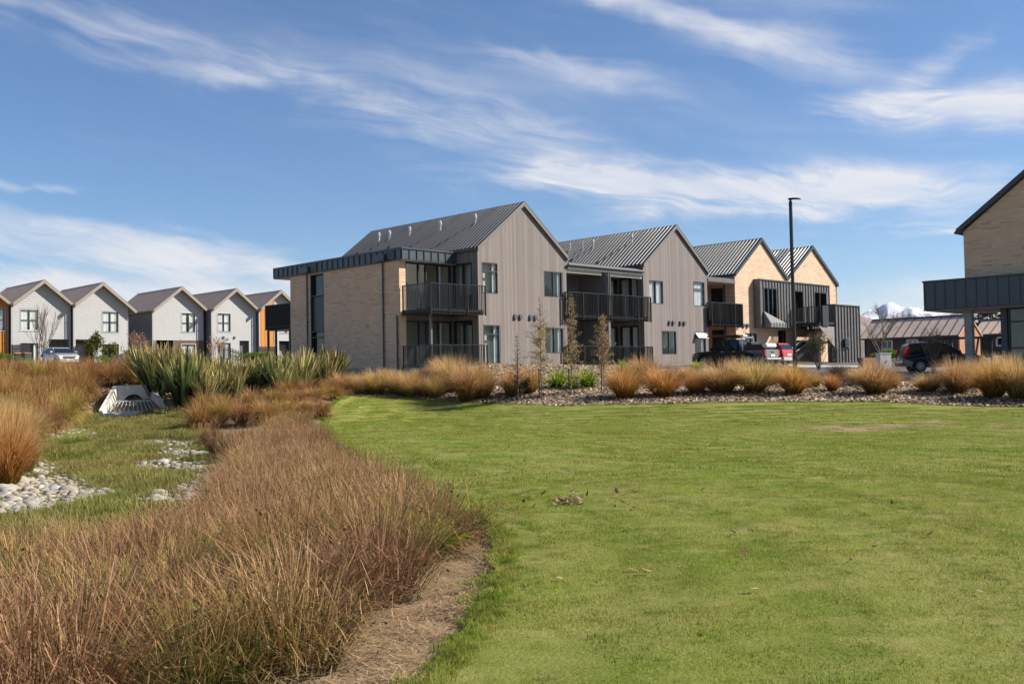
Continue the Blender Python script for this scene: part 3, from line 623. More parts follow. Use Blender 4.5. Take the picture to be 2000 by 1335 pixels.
def gable_roof(root, x0, x1, xr, ze0, ze1, zr, y0, y1, mat='roof_metal', trim='flashing', rib=.2, barge=None, bd=.19, gutter=(True, True), rh=.036, soffit=True):
    mb = MB(); roof_slope(mb, (x0, ze0), (xr-.02, zr), y0, y1, rib, rh); roof_slope(mb, (x1, ze1), (xr+.02, zr), y0, y1, rib, rh); r = mb.build('roof', mat, root)
    mb = MB(); k = .17; s0 = (zr-ze0)/(xr-x0); s1 = (zr-ze1)/(x1-xr)
    mb.add([(xr-k, y0-.03, zr+.045-k*s0), (xr, y0-.03, zr+.06), (xr+k, y0-.03, zr+.045-k*s1), (xr-k, y1+.03, zr+.045-k*s0), (xr, y1+.03, zr+.06), (xr+k, y1+.03, zr+.045-k*s1)], [(0,1,4,3),(1,2,5,4)])
    mb.build('ridge_cap', trim, r)
    for (xa, za, sgn) in ((x0, ze0, 1), (x1, ze1, -1)):
        for (ya, yb) in ((y0-.06, y0+.02), (y1-.02, y1+.05)):
            mb = MB(); mb.prism_y([(xa, za+.055), (xr, zr+.07), (xr, zr-bd), (xa, za-bd)], ya, yb); mb.build('barge_flashing', barge or trim, r)
            mb = MB(); cap = .16 if barge else .13
            mb.add([(xa, ya-.01, za+.062), (xr, ya-.01, zr+.077), (xr, ya+cap, zr+.077), (xa, ya+cap, za+.062)], [(0,1,2,3)]); mb.build('verge_cap', trim, r)
    for (xa, za, sgn, on) in ((x0, ze0, -1, gutter[0]), (x1, ze1, 1, gutter[1])):
        if not on: continue
        mb = MB(); a, b = sorted((xa+sgn*.005, xa+sgn*.13)); mb.box(a, b, y0+.03, y1-.03, za-.15, za-.012); mb.build('gutter', trim, r)
    return r
def roof_vent(root, roof, x, y, slope, zr_line, big=True):
    z = zr_line(x); mb = MB()
    if big:
        mb.tube([(x, y, z-.1), (x, y, z+.36)], .058, 12); v = mb.build('roof_vent', 'galv', roof, smooth=False)
        mb = MB(); mb.tube([(x, y, z+.30), (x, y, z+.34), (x, y, z+.52), (x, y, z+.60)], [.06, .098, .098, .035], 14); mb.build('vent_cowl', 'galv', v)
        mb = MB(); mb.tube([(x, y, z-.14), (x, y, z+.10)], [.16, .065], 12); mb.build('vent_flashing', 'galv', v)
    else:
        mb.tube([(x, y, z-.1), (x, y, z+.62)], .045, 8); v = mb.build('roof_pipe', 'galv', roof)
        mb = MB(); mb.tube([(x, y, z-.12), (x, y, z+.10)], [.14, .05], 10); mb.build('vent_flashing', 'galv', v)
def flash_tray(roof, xa, xb, zl, y, w=.75, mat='roof_metal'):
    """smooth flashing sheet that runs from a vent up to the ridge"""
    mb = MB(); s = (zl(xb)-zl(xa))/(xb-xa); L = math.hypot(1, s); nx, nz = -s/L, 1/L; h = .046
    mb.add([(xa+nx*h, y-w/2, zl(xa)+nz*h), (xb+nx*h, y-w/2, zl(xb)+nz*h), (xb+nx*h, y+w/2, zl(xb)+nz*h), (xa+nx*h, y+w/2, zl(xa)+nz*h), (xa, y-w/2-.03, zl(xa)+.004), (xb, y-w/2-.03, zl(xb)+.004), (xb, y+w/2+.03, zl(xb)+.004), (xa, y+w/2+.03, zl(xa)+.004)], [(0,1,2,3),(0,4,5,1),(3,2,6,7),(0,3,7,4)])
    mb.build('flashing_tray', mat, roof)

_bal = {}
def balustrade(root, pts, z0, z1, spacing=.115, deep=.048, thick=.014, post=1.25, mat='slat', rail_drop=.0, low=.16, twist=0.0):
    mb = MB(); segs = list(zip(pts[:-1], pts[1:]))
    H = z1-z0-.05
    key = (round(H, 3), deep, thick)
    if key not in _bal:
        b = MB(); b.box(-thick/2, thick/2, -deep/2, deep/2, 0, H); _bal[key] = b.mesh('baluster', M[mat])
    spots = []
    for (x0, y0), (x1, y1) in segs:
        L = math.hypot(x1-x0, y1-y0); a = math.atan2(y1-y0, x1-x0); dx, dy = (x1-x0)/L, (y1-y0)/L; nx, ny = -dy, dx
        for zc, hh in ((z1-.02, .04), (z0+low, .03)):
            vs = []
            for (px_, py_) in ((x0-dx*.02, y0-dy*.02), (x1+dx*.02, y1+dy*.02)):
                for s in (-.028, .028):
                    for zz in (zc-hh/2, zc+hh/2): vs.append((px_+nx*s, py_+ny*s, zz))
            mb.add(vs, [(0,1,3,2),(4,6,7,5),(0,4,5,1),(2,3,7,6),(1,5,7,3),(0,2,6,4)])
        k = max(1, round(L/post))
        for i in range(k+1):
            cx, cy = x0+dx*L*i/k, y0+dy*L*i/k; vs = []
            c, s_ = math.cos(a), math.sin(a)
            for zz in (z0-.02, z1):
                for (u, v) in ((-.022, -.03), (.022, -.03), (.022, .03), (-.022, .03)): vs.append((cx+u*c-v*s_, cy+u*s_+v*c, zz))
            mb.add(vs, [(0,3,2,1),(4,5,6,7),(0,1,5,4),(1,2,6,5),(2,3,7,6),(3,0,4,7)])
        n = int(L/spacing)
        for i in range(n): spots.append((x0+dx*(i+.5)*L/n, y0+dy*(i+.5)*L/n, a))
    bal = mb.build('balustrade', mat, root)
    for (x, y, a) in spots:
        o = link('baluster', _bal[key], bal, (x, y, z0+.01)); o.rotation_euler = (0, 0, a+twist*random.uniform(-1, 1))
    return bal
def panels(root, T, u0, u1, v0, v1, n, mat='fascia', seam='flashing', holes=(), name='fascia_panel', gap=.022, t=.03, proud=.05):
    """standing-seam sheets: one tray per panel, with raised seams between"""
    p = (u1-u0)/n
    for i in range(n):
        a, b = u0+i*p+gap/2, u0+(i+1)*p-gap/2; mid = (a+b)/2; z = v0; spans = []
        for h in sorted([h for h in holes if h[0] < mid < h[1]], key=lambda h: h[2]):
            if h[2] > z+.02: spans.append((z, h[2]))
            z = max(z, h[3])
        if v1 > z+.02: spans.append((z, v1))
        for za, zb in spans:
            mb = MB(T); mb.box(a, b, za, zb, .0, t); mb.build(name, mat, root)
    mb = MB(T)
    for i in range(n+1):
        u = u0+i*p; z = v0; spans = []
        for h in sorted([h for h in holes if h[0]+.02 < u < h[1]-.02], key=lambda h: h[2]):
            if h[2] > z+.02: spans.append((z, h[2]))
            z = max(z, h[3])
        if v1 > z+.02: spans.append((z, v1))
        for za, zb in spans: mb.box(u-gap/2+.001, u+gap/2-.001, za-.004, zb+.004, -.002, t+proud)
    mb.build('standing_seam', seam, root)
def cowl(root, x, z, Y=0.0, w=.2):
    mb = MB(); y = Y-.026
    mb.add([(x-w/2,y,z),(x+w/2,y,z),(x+w/2,y,z+.26),(x-w/2,y,z+.26),(x-w/2,y-.10,z+.0),(x+w/2,y-.10,z+.0),(x+w/2,y-.08,z+.20),(x-w/2,y-.08,z+.20)], [(0,1,5,4),(1,2,6,5),(2,3,7,6),(3,0,4,7),(4,5,6,7)])
    mb.build('wall_vent', 'flashing', root)
def downpipe(root, T, u, v0, v1, mat='flashing', r=.045):
    mb = MB(T); mb.tube([(u, v0, .08), (u, v1, .08)], r, 10); d = mb.build('downpipe', mat, root)
    mb = MB(T)
    for k in range(3):
        v = v0+(v1-v0)*(k+.5)/3; mb.box(u-r-.03, u+r+.03, v-.02, v+.02, .0, .05)
    mb.build('pipe_bracket', mat, d); return d

# ------------------------------------------------------------------ apartment houses
def apartments():
    sl = 2.73/3.5
    gt = lambda u: 6.30+sl*min(u, 7-u)                 # wall top under the roof, 7 m gable
    zl = lambda x: 6.36+sl*x
    # ---- first house: grey timber gable with the brick side wing
    b = thing('apartment_house', 'nearest apartment house, grey board gable with low brick wing and dark standing seam fascia', 'house', bf(0, 0), BRZ, 'apartment houses in the terrace')
    H = [(.3, 1.5, 3.87, 5.56), (5.12, 6.65, 3.88, 5.37), (5.12, 6.65, .65, 2.13), (.35, 1.55, .09, 2.18)]
    mb = MB(TF()); wall(mb, 0, 7, -.02, gt, H, .2, 0, (3.5,)); mb.T = TR(7); wall(mb, 0, 14, -.02, 6.3); mb.T = TF(13.99); wall(mb, .22, 6.78, 0, gt, (), .2, -.0, (3.5,)); mb.build('wall', 'grey_timber', b)
    mb = MB(TF()); boards(mb, 0, 7, 0, lambda u: gt(u)-.0, H); mb.build('wall_boards', 'grey_timber', b)
    G = [(.43, 2.0, 2.98, 5.57), (.43, 2.0, .06, 2.46)]
    mb = MB(TL(0)); wall(mb, .22, 14, -.02, 6.3, G); boards(mb, 0, 2.02, 0, 6.3, G, w=0); mb.build('side_wall', 'grey_timber', b)
    mb = MB(); mb.box(-.02, 7.02, -.01, 14, -.5, -.03); mb.box(-3.77, -.03, 2.0, 12.6, -.5, -.03); mb.build('plinth', 'concrete_dark', b)
    for (u0, u1, v0, v1), cols, rows, cur in ((H[0], (), (.72,), ((.74, 1),)), (H[1], (.52,), (), ((.82, 1),)), (H[2], (.52,), (), ((.80, 1), (.40, .5))), (H[3], (), (.76,), ((.74, 1),))):
        window(b, TF(), u0, u1, v0, v1, cols, rows, curtain=cur, room=1.6, mat='flashing')
    for (u0, u1, v0, v1) in G: window(b, TL(0), u0, u1, v0, v1, (.5,), (), fr=.09, room=1.4, curtain=((.55, .62), (.06, .18)))
    r = gable_roof(b, -.08, 7.08, 3.5, 6.36-.06, 6.36-.06, 9.09, -.10, 14.02, barge='grey_barge', rib=.32, rh=.075)
    for y in (11.63, 10.53, 8.51, 5.61, 2.52): roof_vent(b, r, 2.2, y, sl, zl); flash_tray(r, 2.3, 3.38, zl, y-.25)
    for x in (2.72, 3.13, 3.93, 4.33): cowl(b, x, 2.55)
    # wing
    hw = [(9.0, 10.36, .15, 5.5)]
    mb = MB(TL(-3.75)); wall(mb, 1.98, 12.54, -.02, 5.60, hw, .42); mb.T = TF(12.54); wall(mb, -3.33, -.0, 0, 5.6, (), .25, -.25); mb.T = None; mb.build('brick_wall', 'brick', b)
    sw = window(b, TL(-3.75), 9.0, 10.36, .15, 5.5, (), (.06, .315, .38, .765), mat='black', set_in=.16, room=0, glass='dark_glass', name='slit_window')
    mb = MB(TL(-3.75)); mb.quad((9.0,.15,-.40),(10.36,.15,-.40),(10.36,5.5,-.40),(9.0,5.5,-.40)); mb.build('blind', 'interior', sw)
    mb = MB(TL(-3.75)); mb.box(9.06, 10.3, 2.24, 4.2, -.20, -.12); mb.build('spandrel_panel', 'flashing', sw)
    mb = MB(); mb.box(-3.83, -.0, 1.66, 14.2, 5.615, 6.13); fr = mb.build('flat_roof', 'fascia', b)
    mb = MB(); mb.box(-3.88, -.28, 1.58, 14.27, 6.135, 6.23); mb.box(-3.86, -.01, 1.63, 14.25, 5.56, 5.612); mb.build('roof_edge_trim', 'flashing', fr)
    mb = MB(); mb.box(-3.70, -.02, 1.72, 1.98, 5.535, 5.555); mb.build('soffit_lining', 'soffit', fr)
    panels(b, TL(-3.83), 1.66, 14.2, 5.625, 6.125, 24); panels(b, TF(1.66), -3.83, -.35, 5.625, 6.125, 7)
    for y in (3.3, 10.62):
        mb = MB(); mb.box(-4.05, -3.885, y-.38, y+.38, 5.62, 5.98); rh = mb.build('rainhead', 'fascia', b, bevel=.012); downpipe(b, TL(-3.75), y, -.1, 5.62)
        mb = MB(); mb.box(-3.92, -3.884, y-1.15, y-.42, 5.66, 6.10); mb.build('overflow_opening', 'black', rh)
    downpipe(b, TL(-3.75), 2.12, -.1, 2.7)
    # recess glazing at the back of both balconies
    for v0, v1 in ((2.98, 5.53), (.06, 2.44)):
        window(b, TF(2.06), -3.33, -.12, v0, v1, (.30, .46, .72), (), fr=.085, room=1.9, curtain=((.74, .82),))
    mb = MB(TF(2.06)); wall(mb, -3.33, -.0, 2.44, 2.98, (), .2, -.02); wall(mb, -.12, 0, 0, 5.6, (), .2, -.02); mb.build('recess_wall', 'grey_wall', b)
    mb = MB(); mb.box(-3.58, -.03, -.33, 2.04, 2.70, 2.94); mb.box(-3.60, -.0, -.36, -.335, 2.66, 2.95); mb.build('balcony_deck', 'black', b)
    mb = MB(); mb.box(-3.58, -.03, -.33, 2.04, -.25, .05); mb.build('terrace_slab', 'concrete_dark', b)
    balustrade(b, [(-3.62, 1.86), (-3.62, -.42), (.16, -.42)], 2.66, 4.23, twist=.2); balustrade(b, [(-3.64, 1.86), (-3.64, -.42), (.22, -.42)], -.05, 1.09)
    mb = MB(); mb.box(-3.10, -2.98, .25, .37, .05, 2.70); mb.build('balcony_post', 'bay_metal', b, bevel=.006)
    # balcony behind the wing
    mb = MB(); mb.box(-3.6, -.1, 12.85, 15.5, 2.46, 2.66); mb.box(-3.66, -3.55, 12.8, 12.92, 0, 2.46); mb.box(-3.66, -3.55, 14.4, 14.52, 0, 2.46); mb.box(-3.66, -3.55, 15.3, 15.42, 0, 2.46); mb.build('rear_balcony', 'black', b)
    balustrade(b, [(-3.7, 12.6), (-3.7, 15.5)], 2.50, 4.04, spacing=.1, deep=.085); balustrade(b, [(-3.7, 15.5), (-.3, 15.5)], 2.50, 4.04, spacing=.1, deep=.085)
    mb = MB(TL(-2.2)); wall(mb, 12.6, 15.2, 0, 2.46, [(12.8, 14.6, .1, 2.3)], .15); mb.build('rear_wall', 'grey_wall', b); window(b, TL(-2.2), 12.8, 14.6, .1, 2.3, (.5,), room=1.0)

    # ---- second house: grey timber gable and the double balcony on its left
    x0 = 14.22
    b = thing('apartment_house', 'second grey board gable, with the long black double balcony on its left', 'house', bf(x0, 0), BRZ, 'apartment houses in the terrace')
    H = [(.53, 2.08, 3.85, 5.36), (5.42, 6.70, 3.85, 5.52), (1.82, 3.36, .60, 2.13), (5.40, 6.72, .66, 2.12)]
    mb = MB(TF()); wall(mb, 0, 7, -.02, gt, H, .2, 0, (3.5,)); mb.T = TR(7); wall(mb, 0, 14, -.02, 6.3); mb.T = TF(13.99); wall(mb, .22, 6.78, 0, gt, (), .2, 0, (3.5,)); mb.build('wall', 'grey_timber', b)
    mb = MB(TF()); boards(mb, 0, 7, 0, gt, H); mb.build('wall_boards', 'grey_timber', b)
    G = [(.43, 1.95, 2.98, 5.55), (.43, 1.95, .06, 2.46)]
    mb = MB(TL(0)); wall(mb, .22, 14, -.02, 6.3, G); boards(mb, 0, 2.02, 0, 6.3, G); mb.build('side_wall', 'grey_timber', b)
    mb = MB(); mb.box(-.02, 7.02, -.01, 14, -.5, -.03); mb.build('plinth', 'concrete_dark', b)
    for (u0, u1, v0, v1), cols, rows, cur in ((H[0], (.5,), (), ((.04, .48), (.52, .97))), (H[1], (), (.70,), ((.0, 1.0),)), (H[2], (.52,), (), ((.92, 1),)),):
        window(b, TF(), u0, u1, v0, v1, cols, rows, curtain=cur, room=1.6, mat='flashing')
    ow = window(b, TF(), *H[3], (), (.70,), curtain=((.75, 1),), room=1.6, mat='flashing', open_top=True)
    mb = MB(); z = H[3][3]; mb.add([(5.44, -.02, z-.05), (6.68, -.02, z-.05), (6.68, -.30, z-.40), (5.44, -.30, z-.40), (5.44, -.05, z-.07), (6.68, -.05, z-.07), (6.68, -.33, z-.42), (5.44, -.33, z-.42)], [(0,1,2,3),(7,6,5,4),(0,4,5,1),(1,5,6,2),(2,6,7,3),(3,7,4,0)]); mb.build('open_sash', 'sash', ow)
    for (u0, u1, v0, v1) in G: window(b, TL(0), u0, u1, v0, v1, (.46,), (), fr=.10, room=1.4, curtain=((.06, .40), (.56, .94)))
    r = gable_roof(b, -.08, 7.08, 3.5, 6.30, 6.30, 9.09, -.10, 14.02, barge='grey_barge', rib=.32, rh=.075)
    for y in (6.11, 2.68): roof_vent(b, r, 2.3, y, sl, zl); flash_tray(r, 2.4, 3.38, zl, y-.25)
    for y in (8.28, 7.09): roof_vent(b, r, 2.3, y, sl, zl, False)
    for x in (2.60, 3.02, 3.80, 4.24): cowl(b, x, 2.55)
    for v0, v1 in ((2.98, 5.52), (.06, 2.44)):
        window(b, TF(2.06), -7.0, -5.0, v0, v1, (.5,), (), fr=.10, room=1.8, curtain=((.02, .46), (.55, .95)))
        window(b, TF(2.06), -3.66, -.12, v0, v1, (.33, .66), (), fr=.10, room=1.8, curtain=((.7, .95), (.1, .3)))
    mb = MB(TF(2.06)); wall(mb, -5.0, -3.66, 0, 5.6); wall(mb, -7.0, -5.0, 2.44, 2.98); wall(mb, -3.66, -.12, 2.44, 2.98); wall(mb, -.12, 0, 0, 5.6); mb.build('recess_wall', 'grey_wall', b)
    mb = MB(); mb.box(-3.80, -3.68, -.12, 2.04, .05, 2.66); mb.box(-3.80, -3.68, -.12, 2.04, 2.97, 5.55); d = mb.build('party_screen', 'grey_wall', b)
    downpipe(b, TF(-.12), -3.66, 2.97, 5.6, 'bay_metal'); downpipe(b, TF(-.12), -3.50, 2.97, 5.6, 'bay_metal')
    mb = MB(); mb.box(-7.15, -.02, .0, 2.4, 5.625, 5.80); mb.box(-7.17, -.02, -.10, -.0, 5.60, 5.83); mb.box(-7.17, -.02, .12, 2.4, 5.805, 6.02); fr = mb.build('flat_roof', 'bay_metal', b)
    mb = MB(); mb.box(-7.15, -3.82, .02, 2.02, 5.575, 5.62); mb.box(-3.66, -.03, .02, 2.02, 5.575, 5.62); mb.build('soffit_lining', 'soffit', fr)
    mb = MB(); mb.tube([(-7.18, -.16, 5.84), (-.1, -.16, 5.84)], .075, 10); mb.build('gutter', 'grey_wall', fr)
    mb = MB(); mb.box(-7.15, -3.95, .06, .16, 5.40, 5.573); mb.build('pale_beam', 'soffit', fr); mb = MB(); mb.box(-3.45, -.03, .06, .16, 5.40, 5.573); mb.build('pale_beam', 'soffit', fr)
    mb = MB(); mb.box(-7.15, -.03, -.28, 2.04, 2.70, 2.94); mb.box(-7.15, -.0, -.31, -.285, 2.67, 2.955); mb.build('balcony_deck', 'black', b)
    mb = MB(); mb.box(-7.15, -.03, -.28, 2.04, -.25, .05); mb.build('terrace_slab', 'concrete_dark', b)
    balustrade(b, [(-7.45, -.07), (-7.45, -.37), (.28, -.37)], 2.64, 4.23, deep=.075, spacing=.145, twist=.35); balustrade(b, [(-7.45, -.07), (-7.45, -.37), (.33, -.37)], -.05, 1.09, deep=.075, spacing=.145, twist=.35)
    mb = MB(); mb.box(-3.80, -3.62, -.28, -.16, .05, 2.68); mb.build('balcony_post', 'grey_wall', b)

    # ---- third and fourth: cream brick twin gables with the dark metal bay
    x0 = 24.65
    b = thing('apartment_house', 'far cream brick apartment house with twin gables and a dark metal projecting bay', 'house', bf(x0, 0), BRZ, 'apartment houses in the terrace')
    W3, W4 = 7.06, 7.80; s4 = (9.09-6.36)/(W4/2)
    def gt2(u): return 6.30+sl*min(u, W3-u)*7/W3 if u <= W3 else 6.30+s4*min(u-W3, W3+W4-u)
    H = [(1.15, 2.65, .72, 2.13), (5.6, 6.7, .05, 2.4), (3.0, 4.7, 2.75, 5.45), (6.95, 8.65, 3.0, 5.4), (10.25, 12.2, 3.0, 5.4)]
    mb = MB(TF()); wall(mb, 0, W3+W4, -.1, gt2, H, .25, 0, (W3/2, W3, W3+W4/2)); mb.T = TL(0); wall(mb, .25, 14, -.1, 6.3, [(1.0, 2.0, 3.0, 5.4), (1.0, 2.0, .05, 2.4)], .25); mb.T = TR(W3+W4); wall(mb, .0, 14, -.1, 6.3); mb.T = TF(13.99); wall(mb, .25, W3+W4-.25, 0, gt2, (), .2, 0, (W3/2, W3, W3+W4/2))
    mb.T = TF(2.06); wall(mb, -3.3, 0, 0, 5.6, [(-2.9, -1.6, 3.0, 5.3), (-2.9, -1.6, .05, 2.4)]); mb.build('brick_wall', 'brick', b)
    mb = MB(); mb.box(-.02, W3+W4, -.01, 14, -.5, -.11); mb.build('plinth', 'concrete_dark', b)
    window(b, TF(), *H[0], (.55,), (), curtain=((.6, .95),), room=1.5, mat='black'); window(b, TF(), *H[1], (), (), fr=.1, room=1.2, tone='dark_room', name='entry_door')
    for v0, v1 in ((3.0, 5.4), (.05, 2.4)): window(b, TL(0), 1.0, 2.0, v0, v1, fr=.09, tone='dark_room')
    for v0, v1 in ((3.0, 5.3), (.05, 2.4)): window(b, TF(2.06), -2.9, -1.6, v0, v1, fr=.12, tone='dark_room')
    mb = MB(); zc = gt2(W3)
    r = gable_roof(b, -.08, W3-.0, W3/2, 6.30, 6.36, 9.09, -.08, 14.02, gutter=(True, False), barge=None, rib=.30, rh=.06)
    r2 = gable_roof(b, W3+.0, W3+W4+.09, W3+W4/2, 6.36, 6.29, 9.09, -.08, 14.02, gutter=(False, True), barge=None, rib=.30, rh=.06)
    roof_vent(b, r2, W3+2.2, 2.4, s4, lambda x: 6.36+s4*(x-W3)); flash_tray(r2, W3+2.3, W3+W4/2-.15, lambda x: 6.36+s4*(x-W3), 2.15)
    mb = MB(); mb.box(-3.35, -.02, .05, 2.4, 5.64, 5.95); mb.box(-3.36, -.02, -.05, .045, 5.62, 5.82); fr = mb.build('flat_roof', 'bay_metal', b)
    mb = MB(); mb.box(-3.34, -.03, .06, 2.0, 5.59, 5.635); mb.build('soffit_lining', 'soffit', fr)
    downpipe(b, TL(0), .84, -.05, 5.7, 'flashing', .055)
    mb = MB(); mb.box(-3.35, -.03, -.30, 2.04, 2.70, 2.94); mb.build('balcony_deck', 'black', b)
    balustrade(b, [(-3.5, -.07), (-3.5, -.40), (.28, -.40), (.28, -.06)], 2.48, 4.16, deep=.09, spacing=.13, post=.95, twist=.25)
    for x in (.95, 1.45): cowl(b, x, 2.55, 0, .26)
    # the bay
    bh = [(2.95, 4.72, 2.72, 5.45), (6.95, 8.65, 2.98, 5.45), (10.25, 12.2, 2.98, 5.48)]
    mb = MB(TF(-.5)); wall(mb, 2.45, 12.55, 2.52, 5.98, bh, .12); mb.T = None; mb.box(2.45, 2.56, -.5, -.02, 2.52, 5.98); mb.box(12.44, 12.55, -.5, -.02, 2.52, 5.98); mb.box(2.56, 12.44, -.38, -.02, 5.90, 5.98); mb.box(2.56, 12.44, -.38, -.02, 2.52, 2.60); bay = mb.build('metal_bay', 'bay_metal', b)
    mb = MB(); mb.box(2.38, 12.62, -.60, -.01, 5.985, 6.06); mb.box(2.36, 2.44, -.585, -.01, 2.50, 5.98); mb.build('bay_trim', 'bay_metal', bay)
    panels(b, TF(-.5), 2.45, 12.55, 2.53, 5.97, 25, mat='bay_metal', seam='bay_metal', holes=bh, name='bay_panel', t=.012, proud=.06)
    window(b, TF(-.5), *bh[0], (.32, .66), (), fr=.07, room=0, glass='dark_glass', set_in=.10, name='bay_window')
    mb = MB(TF(-.5)); mb.quad((2.95,2.72,-.45),(4.72,2.72,-.45),(4.72,5.45,-.45),(2.95,5.45,-.45)); mb.build('blind', 'dark_room', bay)
    for h in bh[1:]: window(b, TF(-.5), *h, (.45,) if h is bh[2] else (), (), fr=.09, room=1.2, tone='dark_room', glass='dark_glass', set_in=.3, wallt=.5, name='entry_door', curtain=((.12, .36),) if h is bh[2] else ())
    # little lean-to roof in front of the bay window
    mb = MB(); mb.add([(2.78,-.58,3.72),(5.0,-.58,2.93),(5.0,-1.1,2.85),(2.78,-1.1,2.85),(2.78,-.58,2.55),(5.0,-.58,2.55),(5.0,-1.1,2.55),(2.78,-1.1,2.55)], [(0,3,2,1),(3,7,6,2),(0,4,7,3),(1,2,6,5),(4,5,6,7)]); lt = mb.build('lean_to_roof', 'awning_metal', b)
    mb = MB()
    for k in range(6):
        x = 2.85+k*.40; t0 = (x-2.78)/2.22; mb.tube([(x, -1.11, 2.87), (x, -.58-.0, 3.74-.79*t0)], .016, 4); mb.box(x-.015, x+.015, -1.13, -1.102, 2.56, 2.86)
    mb.build('standing_seam', 'flashing', lt)

def stair():
    b = thing('outside_staircase', 'black outside staircase with slatted landing and tall ribbed metal screen at the far brick house', 'staircase', bf(24.65, 0), BRZ)
    mb = MB(); mb.box(6.85, 9.2, -2.95, -.65, 2.74, 2.92); mb.box(8.0, 9.6, -2.9, -.7, 1.38, 1.50); mb.build('landing', 'black', b)
    balustrade(b, [(6.85, -.66), (6.85, -2.95)], 2.74, 4.10, spacing=.10, deep=.05)
    mb = MB(); mb.box(6.80, 7.68, -3.03, -2.97, 2.62, 4.12); mb.build('privacy_panel', 'slat', b)
    for name, (xa, za, xb, zb, ya, yb), n in (('lower_flight', (4.4, -.05, 8.0, 1.42, -1.75, -.75), 8), ('upper_flight', (8.6, 1.48, 6.5, 2.86, -2.92, -1.9), 8)):
        mb = MB()
        for y in (ya, yb-.05):
            vs = []
            for x, z in ((xa, za), (xb, zb)): vs += [(x, y, z-.16), (x, y, z+.12), (x, y+.05, z+.12), (x, y+.05, z-.16)]
            mb.add(vs, [(0,1,5,4),(1,2,6,5),(2,3,7,6),(3,0,4,7),(0,3,2,1),(4,5,6,7)])
        f = mb.build(name, 'black', b)
        for k in range(n):
            t = (k+.5)/n; x, z = xa+(xb-xa)*t, za+(zb-za)*t; mb = MB(); mb.box(x-.14, x+.14, ya+.05, yb-.05, z-.02, z+.03); mb.build('tread', 'black', f)
    mb = MB(); mb.tube([(4.2, -1.78, .0), (4.25, -1.78, .92), (8.0, -1.78, 2.42)], .028, 8); mb.tube([(4.25, -1.78, .45), (8.0, -1.78, 1.95)], .016, 6); mb.build('handrail', 'galv', b)
    # pale lining under the upper flight
    mb = MB(); mb.prism_y([(6.35, 2.60), (8.85, 2.60), (8.85, 1.05), (8.65, 1.05)], -2.94, -2.90); mb.build('stair_lining', 'lining', b)
    mb = MB(TF(-2.96)); wall(mb, 8.75, 12.55, -.1, 4.22, (), .1); mb.T = None; mb.box(8.75, 8.83, -2.86, -2.3, -.1, 4.22); mb.box(12.45, 12.55, -2.86, -.55, -.1, 4.22); sc = mb.build('metal_screen', 'bay_metal', b)
    mb = MB(); mb.box(8.70, 12.60, -3.07, -2.28, 4.225, 4.30); mb.build('screen_cap', 'bay_metal', sc)
    panels(b, TF(-2.96), 8.75, 12.55, -.08, 4.21, 8, mat='bay_metal', seam='bay_metal', name='screen_panel', t=.01, proud=.075)
    mb = MB(); mb.box(9.75, 10.35, -3.22, -3.055, 1.05, 1.72); mb.build('meter_box', 'black', b, bevel=.02)
    mb = MB(); mb.box(10.36, 10.75, -3.10, -3.052, 1.02, 1.78); mb.box(10.45, 10.62, -3.14, -3.102, 1.25, 1.55); mb.build('meter_door', 'bay_metal', b)
    # low rail at the foot of the stair
    balustrade(b, [(6.4, -3.9), (8.5, -3.9)], -.05, .95, spacing=.2, deep=.02, thick=.02, post=1.0)
apartments(); stair()

